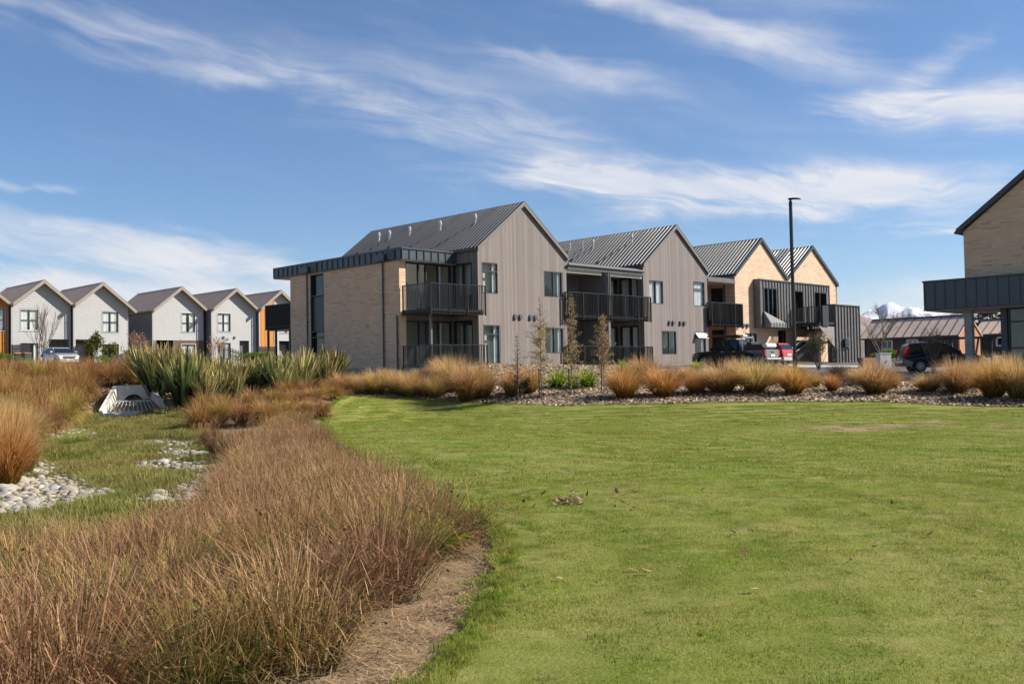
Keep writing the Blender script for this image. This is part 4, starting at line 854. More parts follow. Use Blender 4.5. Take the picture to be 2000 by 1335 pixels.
# ------------------------------------------------------------------ brick building on the right with the canopy
def right_building():
    b = thing('brick_building', 'cream brick gabled building at the right edge with a blue grey canopy on a column', 'building', (20.75, 50.0, 2.17), BRZ); b.scale = (1.087, 1.087, 1.087)
    # local x runs into the building, local y towards the far (left) end; y = 0 is the far end of the canopy
    g = -.86
    mb = MB(); mb.box(.06, 4.6, -13, -.02, 2.12, 3.36); can = mb.build('canopy', 'flashing', b)
    mb = MB(); mb.box(.0, 4.6, -13, .06, 3.365, 3.44); mb.box(.02, 4.6, -13, .04, 2.055, 2.115); mb.build('canopy_trim', 'flashing', can)
    mb = MB(); mb.box(.10, 4.6, -13, -.06, 2.03, 2.05); mb.build('canopy_soffit', 'soffit', can)
    panels(b, TL(.06), -12.96, -.04, 2.125, 3.355, 28, t=.02, proud=.035)
    panels(b, TR(0) if False else (lambda u, v, w: (u, -.02+w, v)), .08, 4.5, 2.125, 3.355, 9, t=.02, proud=.035)
    top = lambda y: 5.66 - .755*(y+1.50) if y > -5.0 else 5.66-.755*(-3.5) + .755*(y+5.0)
    mb = MB(TL(1.0)); wall(mb, -8.5, -1.50, 3.0, top, (), .3, 0, (-5.0,)); mb.T = None; mb.box(1.3, 12, -1.80, -1.50, 3.0, 5.62); mb.box(1.3, 12, -8.5, -8.2, 3.0, 5.62); mb.build('brick_wall', 'brick', b)
    mb = MB()
    for (ya, za, yb, zb) in ((-1.28, 5.56, -5.0, 8.37), (-8.72, 5.56, -5.0, 8.37)):
        mb.add([(.86, ya, za), (.86, yb, zb), (12, yb, zb), (12, ya, za), (.86, ya, za+.2), (.86, yb, zb+.2), (12, yb, zb+.2), (12, ya, za+.2)], [(0,1,2,3),(7,6,5,4),(0,4,5,1),(1,5,6,2),(2,6,7,3),(3,7,4,0)])
    r = mb.build('roof', 'roof_metal', b)
    mb = MB()
    for (ya, za, yb, zb) in ((-1.24, 5.53, -5.0, 8.37), (-8.76, 5.53, -5.0, 8.37)):
        mb.add([(.78, ya, za), (.78, yb, zb), (.858, yb, zb), (.858, ya, za), (.78, ya, za+.24), (.78, yb, zb+.24), (.858, yb, zb+.24), (.858, ya, za+.24)], [(0,1,2,3),(7,6,5,4),(0,4,5,1),(1,5,6,2),(2,6,7,3),(3,7,4,0)])
    mb.build('barge_flashing', 'flashing', r)
    mb = MB(); mb.tube([(.8, -1.22, 5.62), (12, -1.22, 5.62)], .07, 8); mb.build('gutter', 'flashing', r)
    mb = MB(); mb.box(.60, .92, -1.88, -1.56, g-.3, 2.03); col = mb.build('column', 'concrete_dark', b, bevel=.02)
    mb = MB()
    for k in range(30): mb.box(.588, .932, -1.892, -1.548, g+.05+k*.095, g+.05+k*.095+.05)
    mb.build('column_rib', 'concrete_dark', col)
    mb = MB(TL(1.0)); wall(mb, -13, -3.0, g-.2, g+.1, (), .1); mb.build('sill_wall', 'concrete_dark', b)
    mb = MB(); mb.box(.94, 1.10, -3.28, -3.02, g, 2.03); mb.build('corner_post', 'flashing', b)
    window(b, TL(1.05), -8.6, -3.3, g+.1, 2.02, (.1, .2, .4, .6, .8), (.36, .78), fr=.07, room=3.0, set_in=.04, wallt=.12, name='shopfront')
    mb = MB(); mb.box(1.14, 4.5, -3.22, -3.08, g, 2.03); mb.build('inner_wall', 'grey_wall', b)
right_building()

# ------------------------------------------------------------------ white townhouses on the rise to the left
def townhouse(xl, xr, xp, Y, label, wins, features, clad=(), over_r=.12, over_l=.12, picket=False):
    w = xr-xl; p = xp-xl; b = thing('townhouse', label, 'house', bf(xl, Y, 1.30), BRZ, 'white gabled townhouses in the row')
    ze, zr, s = 5.80, 8.0, 2.2/2.72
    left = lambda z: max(0, p-(7.86-z)/s); right = lambda z: min(w, p+(7.86-z)/s)
    top = lambda u: 7.86-s*abs(u-p)
    H = list(wins); holes = [h[:4] for h in H] + [f[:4] for f in features]
    mb = MB(TF()); wall(mb, 0, w, -.6, top, holes, .18, -.002, (p,)); mb.T = TL(0); wall(mb, .18, 9.5, -.6, 5.62, (), .18); mb.T = TR(w); wall(mb, .0, 9.5, -.6, 5.5); mb.T = TF(9.5); wall(mb, .18, w-.18, -.6, top, (), .18, 0, (p,)); mb.build('side_wall', 'house_grey', b)
    segs = [(0, w, 'white_board')]
    for c in clad: segs = [c] + [(c[1] if c[0] <= 0 else 0, w if c[0] <= 0 else c[0], 'white_board')]
    for (a, c, mat) in segs:
        mb = MB(TF())
        if mat == 'white_board': laps(mb, a+.05, c-.05, -.3, 7.80, left, right, holes, .21); mb.build('weatherboards', mat, b)
        else: boards(mb, a, c, -.3, top, holes); mb.build('timber_cladding', mat, b)
    mb = MB(TF()); mb.box(-.012, .05, -.3, top(0)-.02, 0, .045); mb.build('corner_board', 'white_board', b); mb = MB(TF()); mb.box(w-.05, w+.012, -.3, top(w)-.02, 0, .045); mb.build('corner_board', 'white_board', b)
    gable_roof(b, -over_l, w+over_r, p, 8.0-s*(p+over_l), 8.0-s*(w+over_r-p), 8.0, -.62, 10.0, 'house_roof', 'house_roof', rib=.55, barge='barge', bd=.30, rh=.03)
    mb = MB(TF()); mb.prism_y = None
    mb = MB(); mb.add([(-over_l, -.55, top(0)-s*over_l-.02), (p, -.55, 7.84), (p, -.02, 7.84), (-over_l, -.02, top(0)-s*over_l-.02), (w+over_r, -.55, top(w)-s*over_r-.02), (w+over_r, -.02, top(w)-s*over_r-.02)], [(0,1,2,3),(1,4,5,2)]); mb.build('eave_lining', 'barge', b)
    for h in H: window(b, TF(.0), *h[:4], (.5,), h[4] if len(h) > 4 else (.5,), curtain=h[5] if len(h) > 5 else ((.03, .42), (.58, .97)), room=1.2, mat='flashing', trim='white_board', set_in=.03, wallt=.18, fr=.05)
    for (u0, u1, v0, v1, matname, deep) in features:
        mb = MB(TF()); k = -deep
        mb.quad((u0,v0,k),(u1,v0,k),(u1,v1,k),(u0,v1,k)); mb.quad((u0,v0,-.19),(u0,v0,k),(u0,v1,k),(u0,v1,-.19)); mb.quad((u1,v0,-.19),(u1,v0,k),(u1,v1,k),(u1,v1,-.19)); mb.quad((u0,v1,-.19),(u1,v1,-.19),(u1,v1,k),(u0,v1,k)); pr = mb.build('porch_recess', matname, b)
        mb = MB(TF()); d0 = u0+(u1-u0)*.25; mb.box(d0, min(d0+.95, u1-.1), v0, v0+2.05, k+.01, k+.06); dr = mb.build('door', 'house_grey' if matname != 'house_grey' else 'bay_metal', b)
        mb = MB(TF()); mb.box(d0+.78, d0+.86, v0+.95, v0+1.05, k+.065, k+.12); mb.build('handle', 'galv', dr)
    downpipe(b, TF(), -.10, -.4, 5.55, 'white_board', .05)
    return b
FULL = ((.02, .46), (.54, .98))
townhouse(-10.0, -4.47, -7.2, 60.5, 'orange timber townhouse cut off by the left edge of the picture', [(3.6, 5.2, 3.2, 5.2)], [(.6, 2.6, .0, 2.3, 'dark_room', 1.0)], clad=[(0, 5.53, 'orange_timber')])
townhouse(-4.27, 1.06, -1.57, 60.0, 'white weatherboard townhouse behind the parked silver car and the bare shrub', [(.73, 2.31, 3.2, 5.22, (.5,), FULL), (.73, 2.33, .0, 2.02, (), ((.75, .98),))], [(3.27, 5.18, 0, 2.36, 'house_grey', 1.2)])
townhouse(1.21, 6.51, 3.81, 59.5, 'white weatherboard townhouse behind the two small green shrubs, second full gable from the left', [(2.74, 4.32, 3.15, 5.18, (.5,), FULL), (2.72, 4.35, -.1, 1.94, (), ((.55, .7),))], [(.12, 1.82, 0, 2.34, 'brown_timber', 1.0)], over_r=.6)
townhouse(9.22, 14.75, 12.12, 59.7, 'white weatherboard townhouse with a dark open ground floor and brown timber behind the flax', [(3.10, 4.60, 3.28, 5.28, (.5,), ((.03, .40), (.6, .97))), (3.1, 4.6, .4, 2.0, (), FULL)], [(.3, 2.2, 0, 2.44, 'dark_room', 2.2)], over_l=.2)
townhouse(15.24, 20.47, 17.86, 58.7, 'white weatherboard townhouse with a plain door, behind the black picket fence', [(.67, 2.15, 3.37, 5.30, (.5,), FULL), (.66, 2.13, .3, 2.15, (), ((.1, .9),))], [(3.2, 4.35, 0, 2.45, 'house_grey', .5)])
townhouse(20.62, 26.03, 23.05, 58.2, 'townhouse with an orange timber strip, half hidden by the brick wing', [(2.6, 4.2, 3.3, 5.2)], [(2.4, 4.4, 0, 2.4, 'dark_room', 1.0)], clad=[(0, 1.75, 'orange_timber')])
# wide brown timber panel on the ground floor of the house behind the flax, and its vents
def house_extras():
    hs = [o for o in bpy.data.objects if o.name.startswith('townhouse')]
    h3 = [o for o in hs if 'brown timber behind' in o['label']][0]; h4 = [o for o in hs if 'picket' in o['label']][0]; h2 = [o for o in hs if 'two small' in o['label']][0]
    mb = MB(TF(-.04)); boards(mb, 2.25, 5.5, -.3, 2.44, [(3.0, 4.7, .3, 2.1)]); mb.build('timber_cladding', 'brown_timber', h3)
    mb = MB(); mb.box(.06, .28, -.08, -.04, -.3, 2.44); mb.build('porch_post', 'barge', h3)
    for x in (1.3, 2.6): cowl(h4, x, 2.62, -.02, .2)
    mb = MB(); mb.box(4.62, 5.0, -.12, -.04, 1.35, 1.75); mb.build('meter_box', 'galv', h2)
    mb = MB(); mb.tube([(.9, -.1, 2.1), (1.6, -.14, 2.55), (2.0, -.14, 2.62)], .03, 6); mb.build('flue', 'barge', h4)
house_extras()

def fence(name, label, a, c, z0, h0, h1, n, gap, mat='black', base=None, group=None):
    """upright slats between two points of the estate grid; the top may step down"""
    p, q = bf(*a), bf(*c); L = (q-p).length; ang = math.atan2((q-p).y, (q-p).x); zb = gh(p.x, p.y)
    f = thing(name, label, 'fence', (p.x, p.y, min(zb, gh(q.x, q.y))-.05), ang, group)
    pitch = L/n
    for i in range(n):
        h = h0+(h1-h0)*(i+.5)/n; mb = MB(); mb.box(i*pitch+gap/2, (i+1)*pitch-gap/2, -.012, .012, .05, h); mb.build('slat', mat, f)
    mb = MB()
    for zf in (.25, .8):
        mb.add([(0,.013,h0*zf-.04),(L,.013,h1*zf-.04),(L,.013,h1*zf+.04),(0,.013,h0*zf+.04),(0,.05,h0*zf-.04),(L,.05,h1*zf-.04),(L,.05,h1*zf+.04),(0,.05,h0*zf+.04)], [(0,1,2,3),(7,6,5,4),(0,4,5,1),(2,6,7,3)])
    mb.build('rail', mat, f)
    for x, h in ((.03, h0), (L-.03, h1)):
        mb = MB(); mb.box(x-.045, x+.045, .055, .14, -.4, h+.03); mb.build('post', mat, f)
fence('slat_fence', 'black picket fence with gaps and a sloping end, in front of the fourth white gable', (14.83, 56.4), (17.5, 56.4), 0, 2.1, 1.2, 15, .09)
fence('slat_fence', 'low black fence at the orange timber strip beside the brick wing', (19.0, 55.8), (21.2, 55.8), 0, 1.8, 1.8, 16, .03)
fence('slat_fence', 'black board fence behind the wheelie bins at the far left', (-4.72, 58.6), (-3.2, 58.6), 0, 1.9, 2.0, 14, .02)
fence('slat_fence', 'short black fence between the silver car and the green shrub', (.40, 57.8), (1.35, 57.8), 0, 1.7, 1.8, 9, .02)
fence('slat_fence', 'low black sloping fence beside the flax and the copper leaved shrub', (2.8, 54.5), (4.6, 54.5), 0, .5, 1.5, 18, .02)

def bin_(label, lid, x, y, rz):
    z = gh(x, y); b = thing('wheelie_bin', label, 'bin', (x, y, z), rz, 'wheelie bins')
    mb = MB(); mb.add([(-.22,-.25,.06),(.22,-.25,.06),(.22,.22,.06),(-.22,.22,.06),(-.29,-.33,.98),(.29,-.33,.98),(.29,.33,.98),(-.29,.33,.98)], [(0,3,2,1),(0,1,5,4),(1,2,6,5),(2,3,7,6),(3,0,4,7),(4,5,6,7)]); mb.build('body', 'bin_green', b, bevel=.02)
    mb = MB(); mb.add([(-.31,-.37,.985),(.31,-.37,.985),(.31,.36,.985),(-.31,.36,.985),(-.29,-.34,1.03),(.29,-.34,1.03),(.26,.33,1.09),(-.26,.33,1.09)], [(0,3,2,1),(0,1,5,4),(1,2,6,5),(2,3,7,6),(3,0,4,7),(4,5,6,7)]); mb.build('lid', lid, b, bevel=.012)
    for s in (-.24, .24):
        mb = MB(); mb.tube([(s-.03, .25, .10), (s+.03, .25, .10)], .10, 12); mb.build('wheel', 'rubber', b)
    mb = MB(); mb.tube([(-.22, .40, .97), (.22, .40, .97)], .016, 6); mb.build('handle', 'plastic', b)
bx = Vector((-41.0, 84.0, 0)); bin_('green wheelie bin with a red lid, in front of the black board fence', 'bin_red', bx.x, bx.y, BRZ+.1)
bx = Vector((-42.0, 84.6, 0)); bin_('green wheelie bin with an orange lid, behind the red lidded bin', 'bin_orange', bx.x, bx.y, BRZ-.1)

# ------------------------------------------------------------------ sheds far right, culvert, lamp and small fittings
def barn(label, x0, y0, y1, ze, zr, w, zg, wins=True):
    b = thing('barn', label, 'barn', bf(x0, 0, 0), BRZ, 'long low barns beyond the car park'); y0, y1 = y0, y1
    mb = MB(); mb.T = None
    s = (zr-ze)/w
    mb.T = TL(.45); holes = [(y0+1.6+k*2.6, y0+2.6+k*2.6, zg+.9, zg+1.7) for k in range(3)] if wins else []
    wall(mb, y0+.3, y1-.3, zg-1, ze-.05, holes, .15); mb.T = None; mb.box(.45, 2*w-.45, y1-.45, y1-.3, zg-1, ze); mb.box(2*w-.6, 2*w-.45, y0+.3, y1-.45, zg-1, ze); mb.build('wall', 'barn_wall', b)
    mb = MB(); mb.prism_y([(.46, zg-1), (2*w-.46, zg-1), (2*w-.46, ze+.25), (w, zr-.12), (.46, ze+.25)], y0+.12, y0+.28); mb.build('gable_wall', 'barn_brick', b)
    for h in holes: window(b, TL(.45), *h, (.5,), (), mat='white', room=.8, trim='white', fr=.06, set_in=.02, wallt=.15, tone='dark_room')
    mb = MB(); th = .12
    for (xa, za, xb, zb) in ((0, ze, w, zr), (2*w, ze, w, zr)):
        mb.add([(xa,y0,za),(xb,y0,zb),(xb,y1,zb),(xa,y1,za),(xa,y0,za-th),(xb,y0,zb-th),(xb,y1,zb-th),(xa,y1,za-th)], [(0,1,2,3),(7,6,5,4),(0,4,5,1),(1,5,6,2),(2,6,7,3),(3,7,4,0)])
    r = mb.build('roof', 'barn_roof', b)
    n = int((y1-y0)/.85)
    mb = MB()
    for i in range(n+1):
        y = y0+(y1-y0)*i/n; mb.add([(0,y-.03,ze+.005),(w,y-.03,zr+.005),(w,y+.03,zr+.005),(0,y+.03,ze+.005),(0,y-.02,ze+.06),(w,y-.02,zr+.06),(w,y+.02,zr+.06),(0,y+.02,ze+.06)], [(4,5,6,7),(0,1,5,4),(3,7,6,2),(0,4,7,3)])
    mb.build('standing_seam', 'barn_wall', r)
    mb = MB(); mb.box(-.10, -.005, y0, y1, ze-.14, ze+.02); mb.build('gutter', 'barn_wall', r)
    mb = MB(); mb.tube([(w, y0-.02, zr+.05), (w, y1+.02, zr+.05)], .10, 6); mb.build('ridge_cap', 'barn_wall', r)
barn('long low barn with tan roof and terracotta gable end before the snowy range', 61.05, -1.1, 8.9, 2.45, 4.40, 3.0, .45)
barn('second tan roofed barn seen between the concrete column and the shopfront', 70.0, -9.0, 1.1, 2.7, 4.25, 3.0, .6)

def culvert():
    x, y = -15.2, 39.9; z = gh(x, y)-.04
    b = thing('culvert', 'concrete culvert with splayed wing walls in the grassy swale', 'culvert', (x, y, z), R(20))
    # back wall with a round pipe mouth
    mb = MB(); n = 14; rp = .40; cz = .34; bx0, bx1, h = -.62, .62, 1.08
    ring = [(rp*math.cos(math.pi*k/n), cz+rp*math.sin(math.pi*k/n)) for k in range(n+1)]
    mb.add([(bx1, .9, -.2), (bx1, .9, h), (bx0, .9, h), (bx0, .9, -.2)] + [(px_, .9, pz) for px_, pz in ring], [(0, 1, 4+k, 4+k-0) for k in ()])
    o = len(mb.v); vs = [(bx1, .9, -.2), (bx1, .9, cz), (bx1, .9, h), (bx0, .9, h), (bx0, .9, cz), (bx0, .9, -.2)] + [(a, .9, c) for a, c in ring] + [(rp, .9, -.2), (-rp, .9, -.2)]
    q = n//2; fs = [(1, 2, 6+k+1, 6+k) if k == 0 else (2, 6+k+1, 6+k) for k in range(q)] + [(2, 3, 6+q)] + [(3, 6+k+1, 6+k) if k < n-1 else (3, 4, 6+n, 6+n-1) for k in range(q, n)] + [(0, 1, 6, 6+n+1), (4, 5, 6+n+2, 6+n)]
    mb.v = []; mb.f = []; mb.add(vs, fs)
    mb.box(bx0, bx1, .905, 1.08, h-.02, h+.03); mb.build('head_wall', 'concrete', b)
    mb = MB(); pr = [(rp*math.cos(2*math.pi*k/20), cz+rp*math.sin(2*math.pi*k/20)) for k in range(20)]
    mb.add([(a, .91, c) for a, c in pr] + [(a, 3.2, c) for a, c in pr], [(k, (k+1) % 20, 20+(k+1) % 20, 20+k) for k in range(20)] + [tuple(range(39, 19, -1))]); mb.build('pipe', 'concrete_dark', b)
    for s in (-1, 1):
        mb = MB(); i0, i1, t = s*.62, s*1.12, s*.15
        mb.add([(i0,.9,-.2),(i1,-.35,-.2),(i1,-.35,.12),(i0,.9,1.08),(i0+t,.98,-.2),(i1+t,-.35,-.2),(i1+t,-.35,.14),(i0+t,1.05,1.11)], [(0,1,2,3),(4,7,6,5),(1,5,6,2),(2,6,7,3),(3,7,4,0)]); mb.build('wing_wall', 'concrete', b, norm=True)
    mb = MB(); mb.box(-1.1, 1.1, -.40, .95, -.25, .03); mb.build('apron', 'concrete', b)
    mb = MB(); mb.box(-.66, .66, .44, .49, .44, .50); mb.box(-.92, .92, -.19, -.15, .035, .085); g = mb.build('grate', 'galv', b)
    for k in range(11):
        x0 = -.88+k*.176; x1 = -.62+k*.124; mb = MB(); mb.tube([(x0, -.17, .06), (x1, .465, .47)], .017, 6); mb.build('bar', 'galv', g)
culvert()

def lamp():
    x, y = 13.9, 49.0; b = thing('street_lamp', 'tall black street lamp with a flat head above the planted bank', 'street lamp', (x, y, gh(x, y)-.05), 0)
    H = 8.72
    mb = MB(); mb.tube([(0,0,0), (0,0,1.1), (0,0,1.12), (0,0,H)], [.115, .115, .085, .085], 16); mb.build('pole', 'black', b, smooth=False)
    mb = MB(); mb.tube([(0,0,H), (0,0,H+.06), (0,0,H+.07), (0,0,H+.16)], [.05, .05, .09, .09], 14); mb.build('bracket', 'black', b)
    mb = MB(); prof = [(-.10,.10,.06),(.0,.11,.07),(.2,.13,.075),(.38,.12,.06),(.50,.07,.035)]
    vs = []; 
    for (u, hw, ht) in prof: vs += [(u,-hw,H+.10-u*.06),(u,-hw*.8,H+.10+ht-u*.06),(u,hw*.8,H+.10+ht-u*.06),(u,hw,H+.10-u*.06)]
    mb.add(vs, [f for i in range(4) for f in ((4*i,4*i+4,4*i+5,4*i+1),(4*i+1,4*i+5,4*i+6,4*i+2),(4*i+2,4*i+6,4*i+7,4*i+3),(4*i+3,4*i+7,4*i+4,4*i))] + [(0,1,2,3),(19,18,17,16)]); h = mb.build('lamp_head', 'black', b)
    mb = MB(); mb.quad((.12,-.09,H+.088),(.42,-.07,H+.070),(.42,.07,H+.070),(.12,.09,H+.088)); mb.build('lens', 'lamp_clear', h)
    for o in b.children: o.rotation_euler = (0, 0, R(-22))
lamp()
def small_fittings():
    x, y = 23.1, 62.0; z = gh(x, y); b = thing('utility_box', 'white utility cabinet by the bare tree at the edge of the car park', 'cabinet', (x, y, z), R(12))
    mb = MB(); mb.box(-.40, .40, -.22, .22, .0, 1.02); mb.build('body', 'white', b, bevel=.02)
    mb = MB(); mb.box(-.43, .43, -.25, .25, 1.022, 1.07); mb.build('lid', 'white', b, bevel=.015)
    mb = MB(); mb.box(-.36, -.01, -.235, -.222, .08, .95); mb.box(.01, .36, -.235, -.222, .08, .95); d = mb.build('door', 'white', b); mb = MB(); mb.box(.05, .08, -.26, -.237, .5, .62); mb.build('handle', 'plastic', d)
    x, y = 23.0, 64.5; z = gh(x, y); b = thing('planter_box', 'low brown timber planter between the metal screen and the utility cabinet', 'planter', (x, y, z), R(20))
    for k in range(4): mb = MB(); mb.box(-.55, .55, -.27, -.24, .03+k*.17, .18+k*.17); mb.build('board', 'barn_brick', b)
    mb = MB(); mb.box(-.56, -.52, -.235, .25, 0, .70); mb.box(.52, .56, -.235, .25, 0, .70); mb.box(-.52, .52, .22, .25, .02, .7); mb.box(-.52, .52, -.235, .22, 0, .55); mb.build('frame', 'bark', b)
    p = bf(40.5, -17.5); x, y = 35.2, 77.0; z = gh(x, y); b = thing('timber_frame', 'dark open timber frame with raking props behind the concrete column', 'pergola', (x, y, z), R(-20))
    for (u, lean) in ((-1.9, .25), (-.9, -.25), (.5, .3), (1.7, 0)):
        mb = MB(); mb.tube([(u, 0, -.1), (u+lean, 0, 1.75)], .08, 4); mb.build('post', 'stake', b)
    mb = MB(); mb.box(-2.2, 2.1, -.09, .09, 1.75, 1.93); mb.build('beam', 'stake', b); mb = MB(); mb.box(1.0, 1.75, -.05, .05, .3, 1.74); mb.build('panel', 'stake', b)
small_fittings()

# ------------------------------------------------------------------ vehicles
def arc(cx, r, z0, n=9): return [(cx+r*math.cos(math.pi*k/n), z0+r*math.sin(math.pi*k/n)) for k in range(n+1)]
def body_prism(mb, prof, hw):
    """side profile (x,z) closed up to both sides; half width follows the height, ends pulled in at the corners"""
    xs = [p[0] for p in prof]; xa, xb = min(xs), max(xs); vs = []
    for s, inset in ((-1, 0), (1, 0)):
        for (x, z) in prof:
            e = min(x-xa, xb-x); k = 1-.16*max(0, 1-e/.35)**2; vs.append((x, s*hw(z)*k, z))
    n = len(prof); mb.add(vs, [tuple(range(n)), tuple(range(2*n-1, n-1, -1))] + [(i, n+i, n+(i+1) % n, (i+1) % n) for i in range(n)])
def wheel(root, x, y, r, w=.21, spokes=7):
    t = thing_part('wheel', root); s = 1 if y > 0 else -1
    mb = MB(); n = 24; ring = [(r*.64, -w/2), (r*.94, -w/2), (r, -w/2+.03), (r, w/2-.03), (r*.94, w/2), (r*.64, w/2)]; vs = []; fs = []
    for k in range(n):
        a = 2*math.pi*k/n
        for (q, yy) in ring: vs.append((x+q*math.cos(a), y+yy, r+q*math.sin(a)))
    m_ = len(ring)
    for k in range(n):
        for j in range(m_): fs.append((k*m_+j, ((k+1) % n)*m_+j, ((k+1) % n)*m_+(j+1) % m_, k*m_+(j+1) % m_))
    mb.add(vs, fs); t = mb.build('wheel', 'rubber', root, smooth=False)
    mb = MB(); yo = y+s*(w/2-.015)
    for k in range(spokes):
        a = 2*math.pi*k/spokes; d = Vector((math.cos(a), 0, math.sin(a))); p = Vector((-math.sin(a), 0, math.cos(a)))
        c = Vector((x, yo, r)); q = [c+d*.04+p*.03, c+d*r*.64+p*.045, c+d*r*.64-p*.045, c+d*.04-p*.03]; mb.add([tuple(v) for v in q] + [tuple(v+Vector((0,-s*.03,0))) for v in q], [(0,1,2,3),(0,1,5,4),(2,3,7,6)])
    vs = []; fs = []
    for k in range(n):
        a = 2*math.pi*k/n
        for q in (r*.56, r*.655): vs.append((x+q*math.cos(a), yo, r+q*math.sin(a)))
    mb.add(vs, [(2*k, (2*k+2) % (2*n), (2*k+3) % (2*n), 2*k+1) for k in range(n)])
    mb.tube([(x, yo-s*.04, r), (x, yo+s*.01, r)], .055, 10); mb.build('rim', 'alloy', t)
    mb = MB(); vs = [(x, yo-s*.06, r)] + [(x+r*.62*math.cos(2*math.pi*k/n), yo-s*.06, r+r*.62*math.sin(2*math.pi*k/n)) for k in range(n)]; mb.add(vs, [(0, 1+k, 1+(k+1) % n) for k in range(n)]); mb.build('brake_disc', 'plastic', t)
def thing_part(n, r): return None
def panel_on(mb, pts, hw, s, off=.008):
    mb.add([(x, s*(hw(z)+off), z) for x, z in pts], [tuple(range(len(pts))) if s < 0 else tuple(range(len(pts)-1, -1, -1))])
def car(name, label, cat, loc, head, col, low, cab, hw, glass_sides, screen, rear, wheels, r, belt, group='parked vehicles', tail=(), front=(), handle=(), extra=None):
    b = thing(name, label, cat, loc, head, group)
    mb = MB(); body_prism(mb, low, hw); mb.build('body', col, b, bevel=.03, norm=True)
    mb = MB(); body_prism(mb, cab, hw); mb.build('cabin', col, b, bevel=.025, norm=True)
    for s in (-1, 1):
        for g in glass_sides: mb = MB(); panel_on(mb, g, hw, s, .012); mb.build('side_window', 'car_glass', b)
        for (x, z) in handle: mb = MB(); mb.box(x-.09, x+.09, s*(hw(z)+.012)-.012, s*(hw(z)+.012)+.012, z-.018, z+.018); mb.build('door_handle', 'alloy', b)
        for (x0, x1, z0, z1) in tail: mb = MB(); y0, y1 = sorted((s*(hw(z0)*.86), s*(hw(z0)*.99))); mb.add([(x0,y0,z0),(x0,y1,z0),(x1,y1,z1),(x1,y0,z1),(x0+.3,s*(hw(z0)+.013),z0),(x1+.22,s*(hw(z1)+.013),z1)], [(0,1,2,3),(1,4,5,2) if s > 0 else (0,4,5,3)]); mb.build('tail_light', 'lamp_red', b)
        for (x0, x1, z0, z1, ya, yb) in front: mb = MB(); y0, y1 = sorted((s*ya, s*yb)); mb.box(x0, x1, y0, y1, z0, z1); mb.build('headlight', 'lamp_clear', b, bevel=.015)
        mx = screen[0][0]-.25; mb = MB(); y0, y1 = sorted((s*(hw(belt)+.02), s*(hw(belt)+.20))); mb.box(mx-.05, mx+.07, y0, y1, belt+.04, belt+.19); mb.build('wing_mirror', col, b, bevel=.025)
        for wx in wheels: wheel(b, wx, s*(hw(.4)-.105), r)
        for wx in wheels:
            mb = MB(); pts = [(wx+(r+.06)*math.cos(math.pi*k/10), (r)+(r+.06)*math.sin(math.pi*k/10)) for k in range(11)]; mb.add([(x, s*(hw(.5)-.30), z) for x, z in pts] + [(x, s*(hw(.5)-.01), z) for x, z in pts], [(k, k+1, 12+k, 11+k) for k in range(10)]+[tuple(range(11))]); mb.build('wheel_arch', 'plastic', b)
    for nm, (p, q) in (('windscreen', screen), ('rear_window', rear)):
        n = Vector((-(q[1]-p[1]), 0, q[0]-p[0])).normalized()*.010
        if (nm == 'windscreen') != (n.x > 0): n = -n
        mb = MB(); k = .90; mb.add([(p[0]+n.x, -hw(p[1])*k, p[1]+n.z), (p[0]+n.x, hw(p[1])*k, p[1]+n.z), (q[0]+n.x, hw(q[1])*k, q[1]+n.z), (q[0]+n.x, -hw(q[1])*k, q[1]+n.z)], [(0,1,2,3)]); mb.build(nm, 'car_glass', b)
    if extra: extra(b)
    return b
m, N, bb, out = new_mat('car_window_glass'); bb.inputs['Base Color'].default_value = (.012, .015, .018, 1); bb.inputs['Roughness'].default_value = .04; bb.inputs['Specular IOR Level'].default_value = .8; M['car_glass'] = m

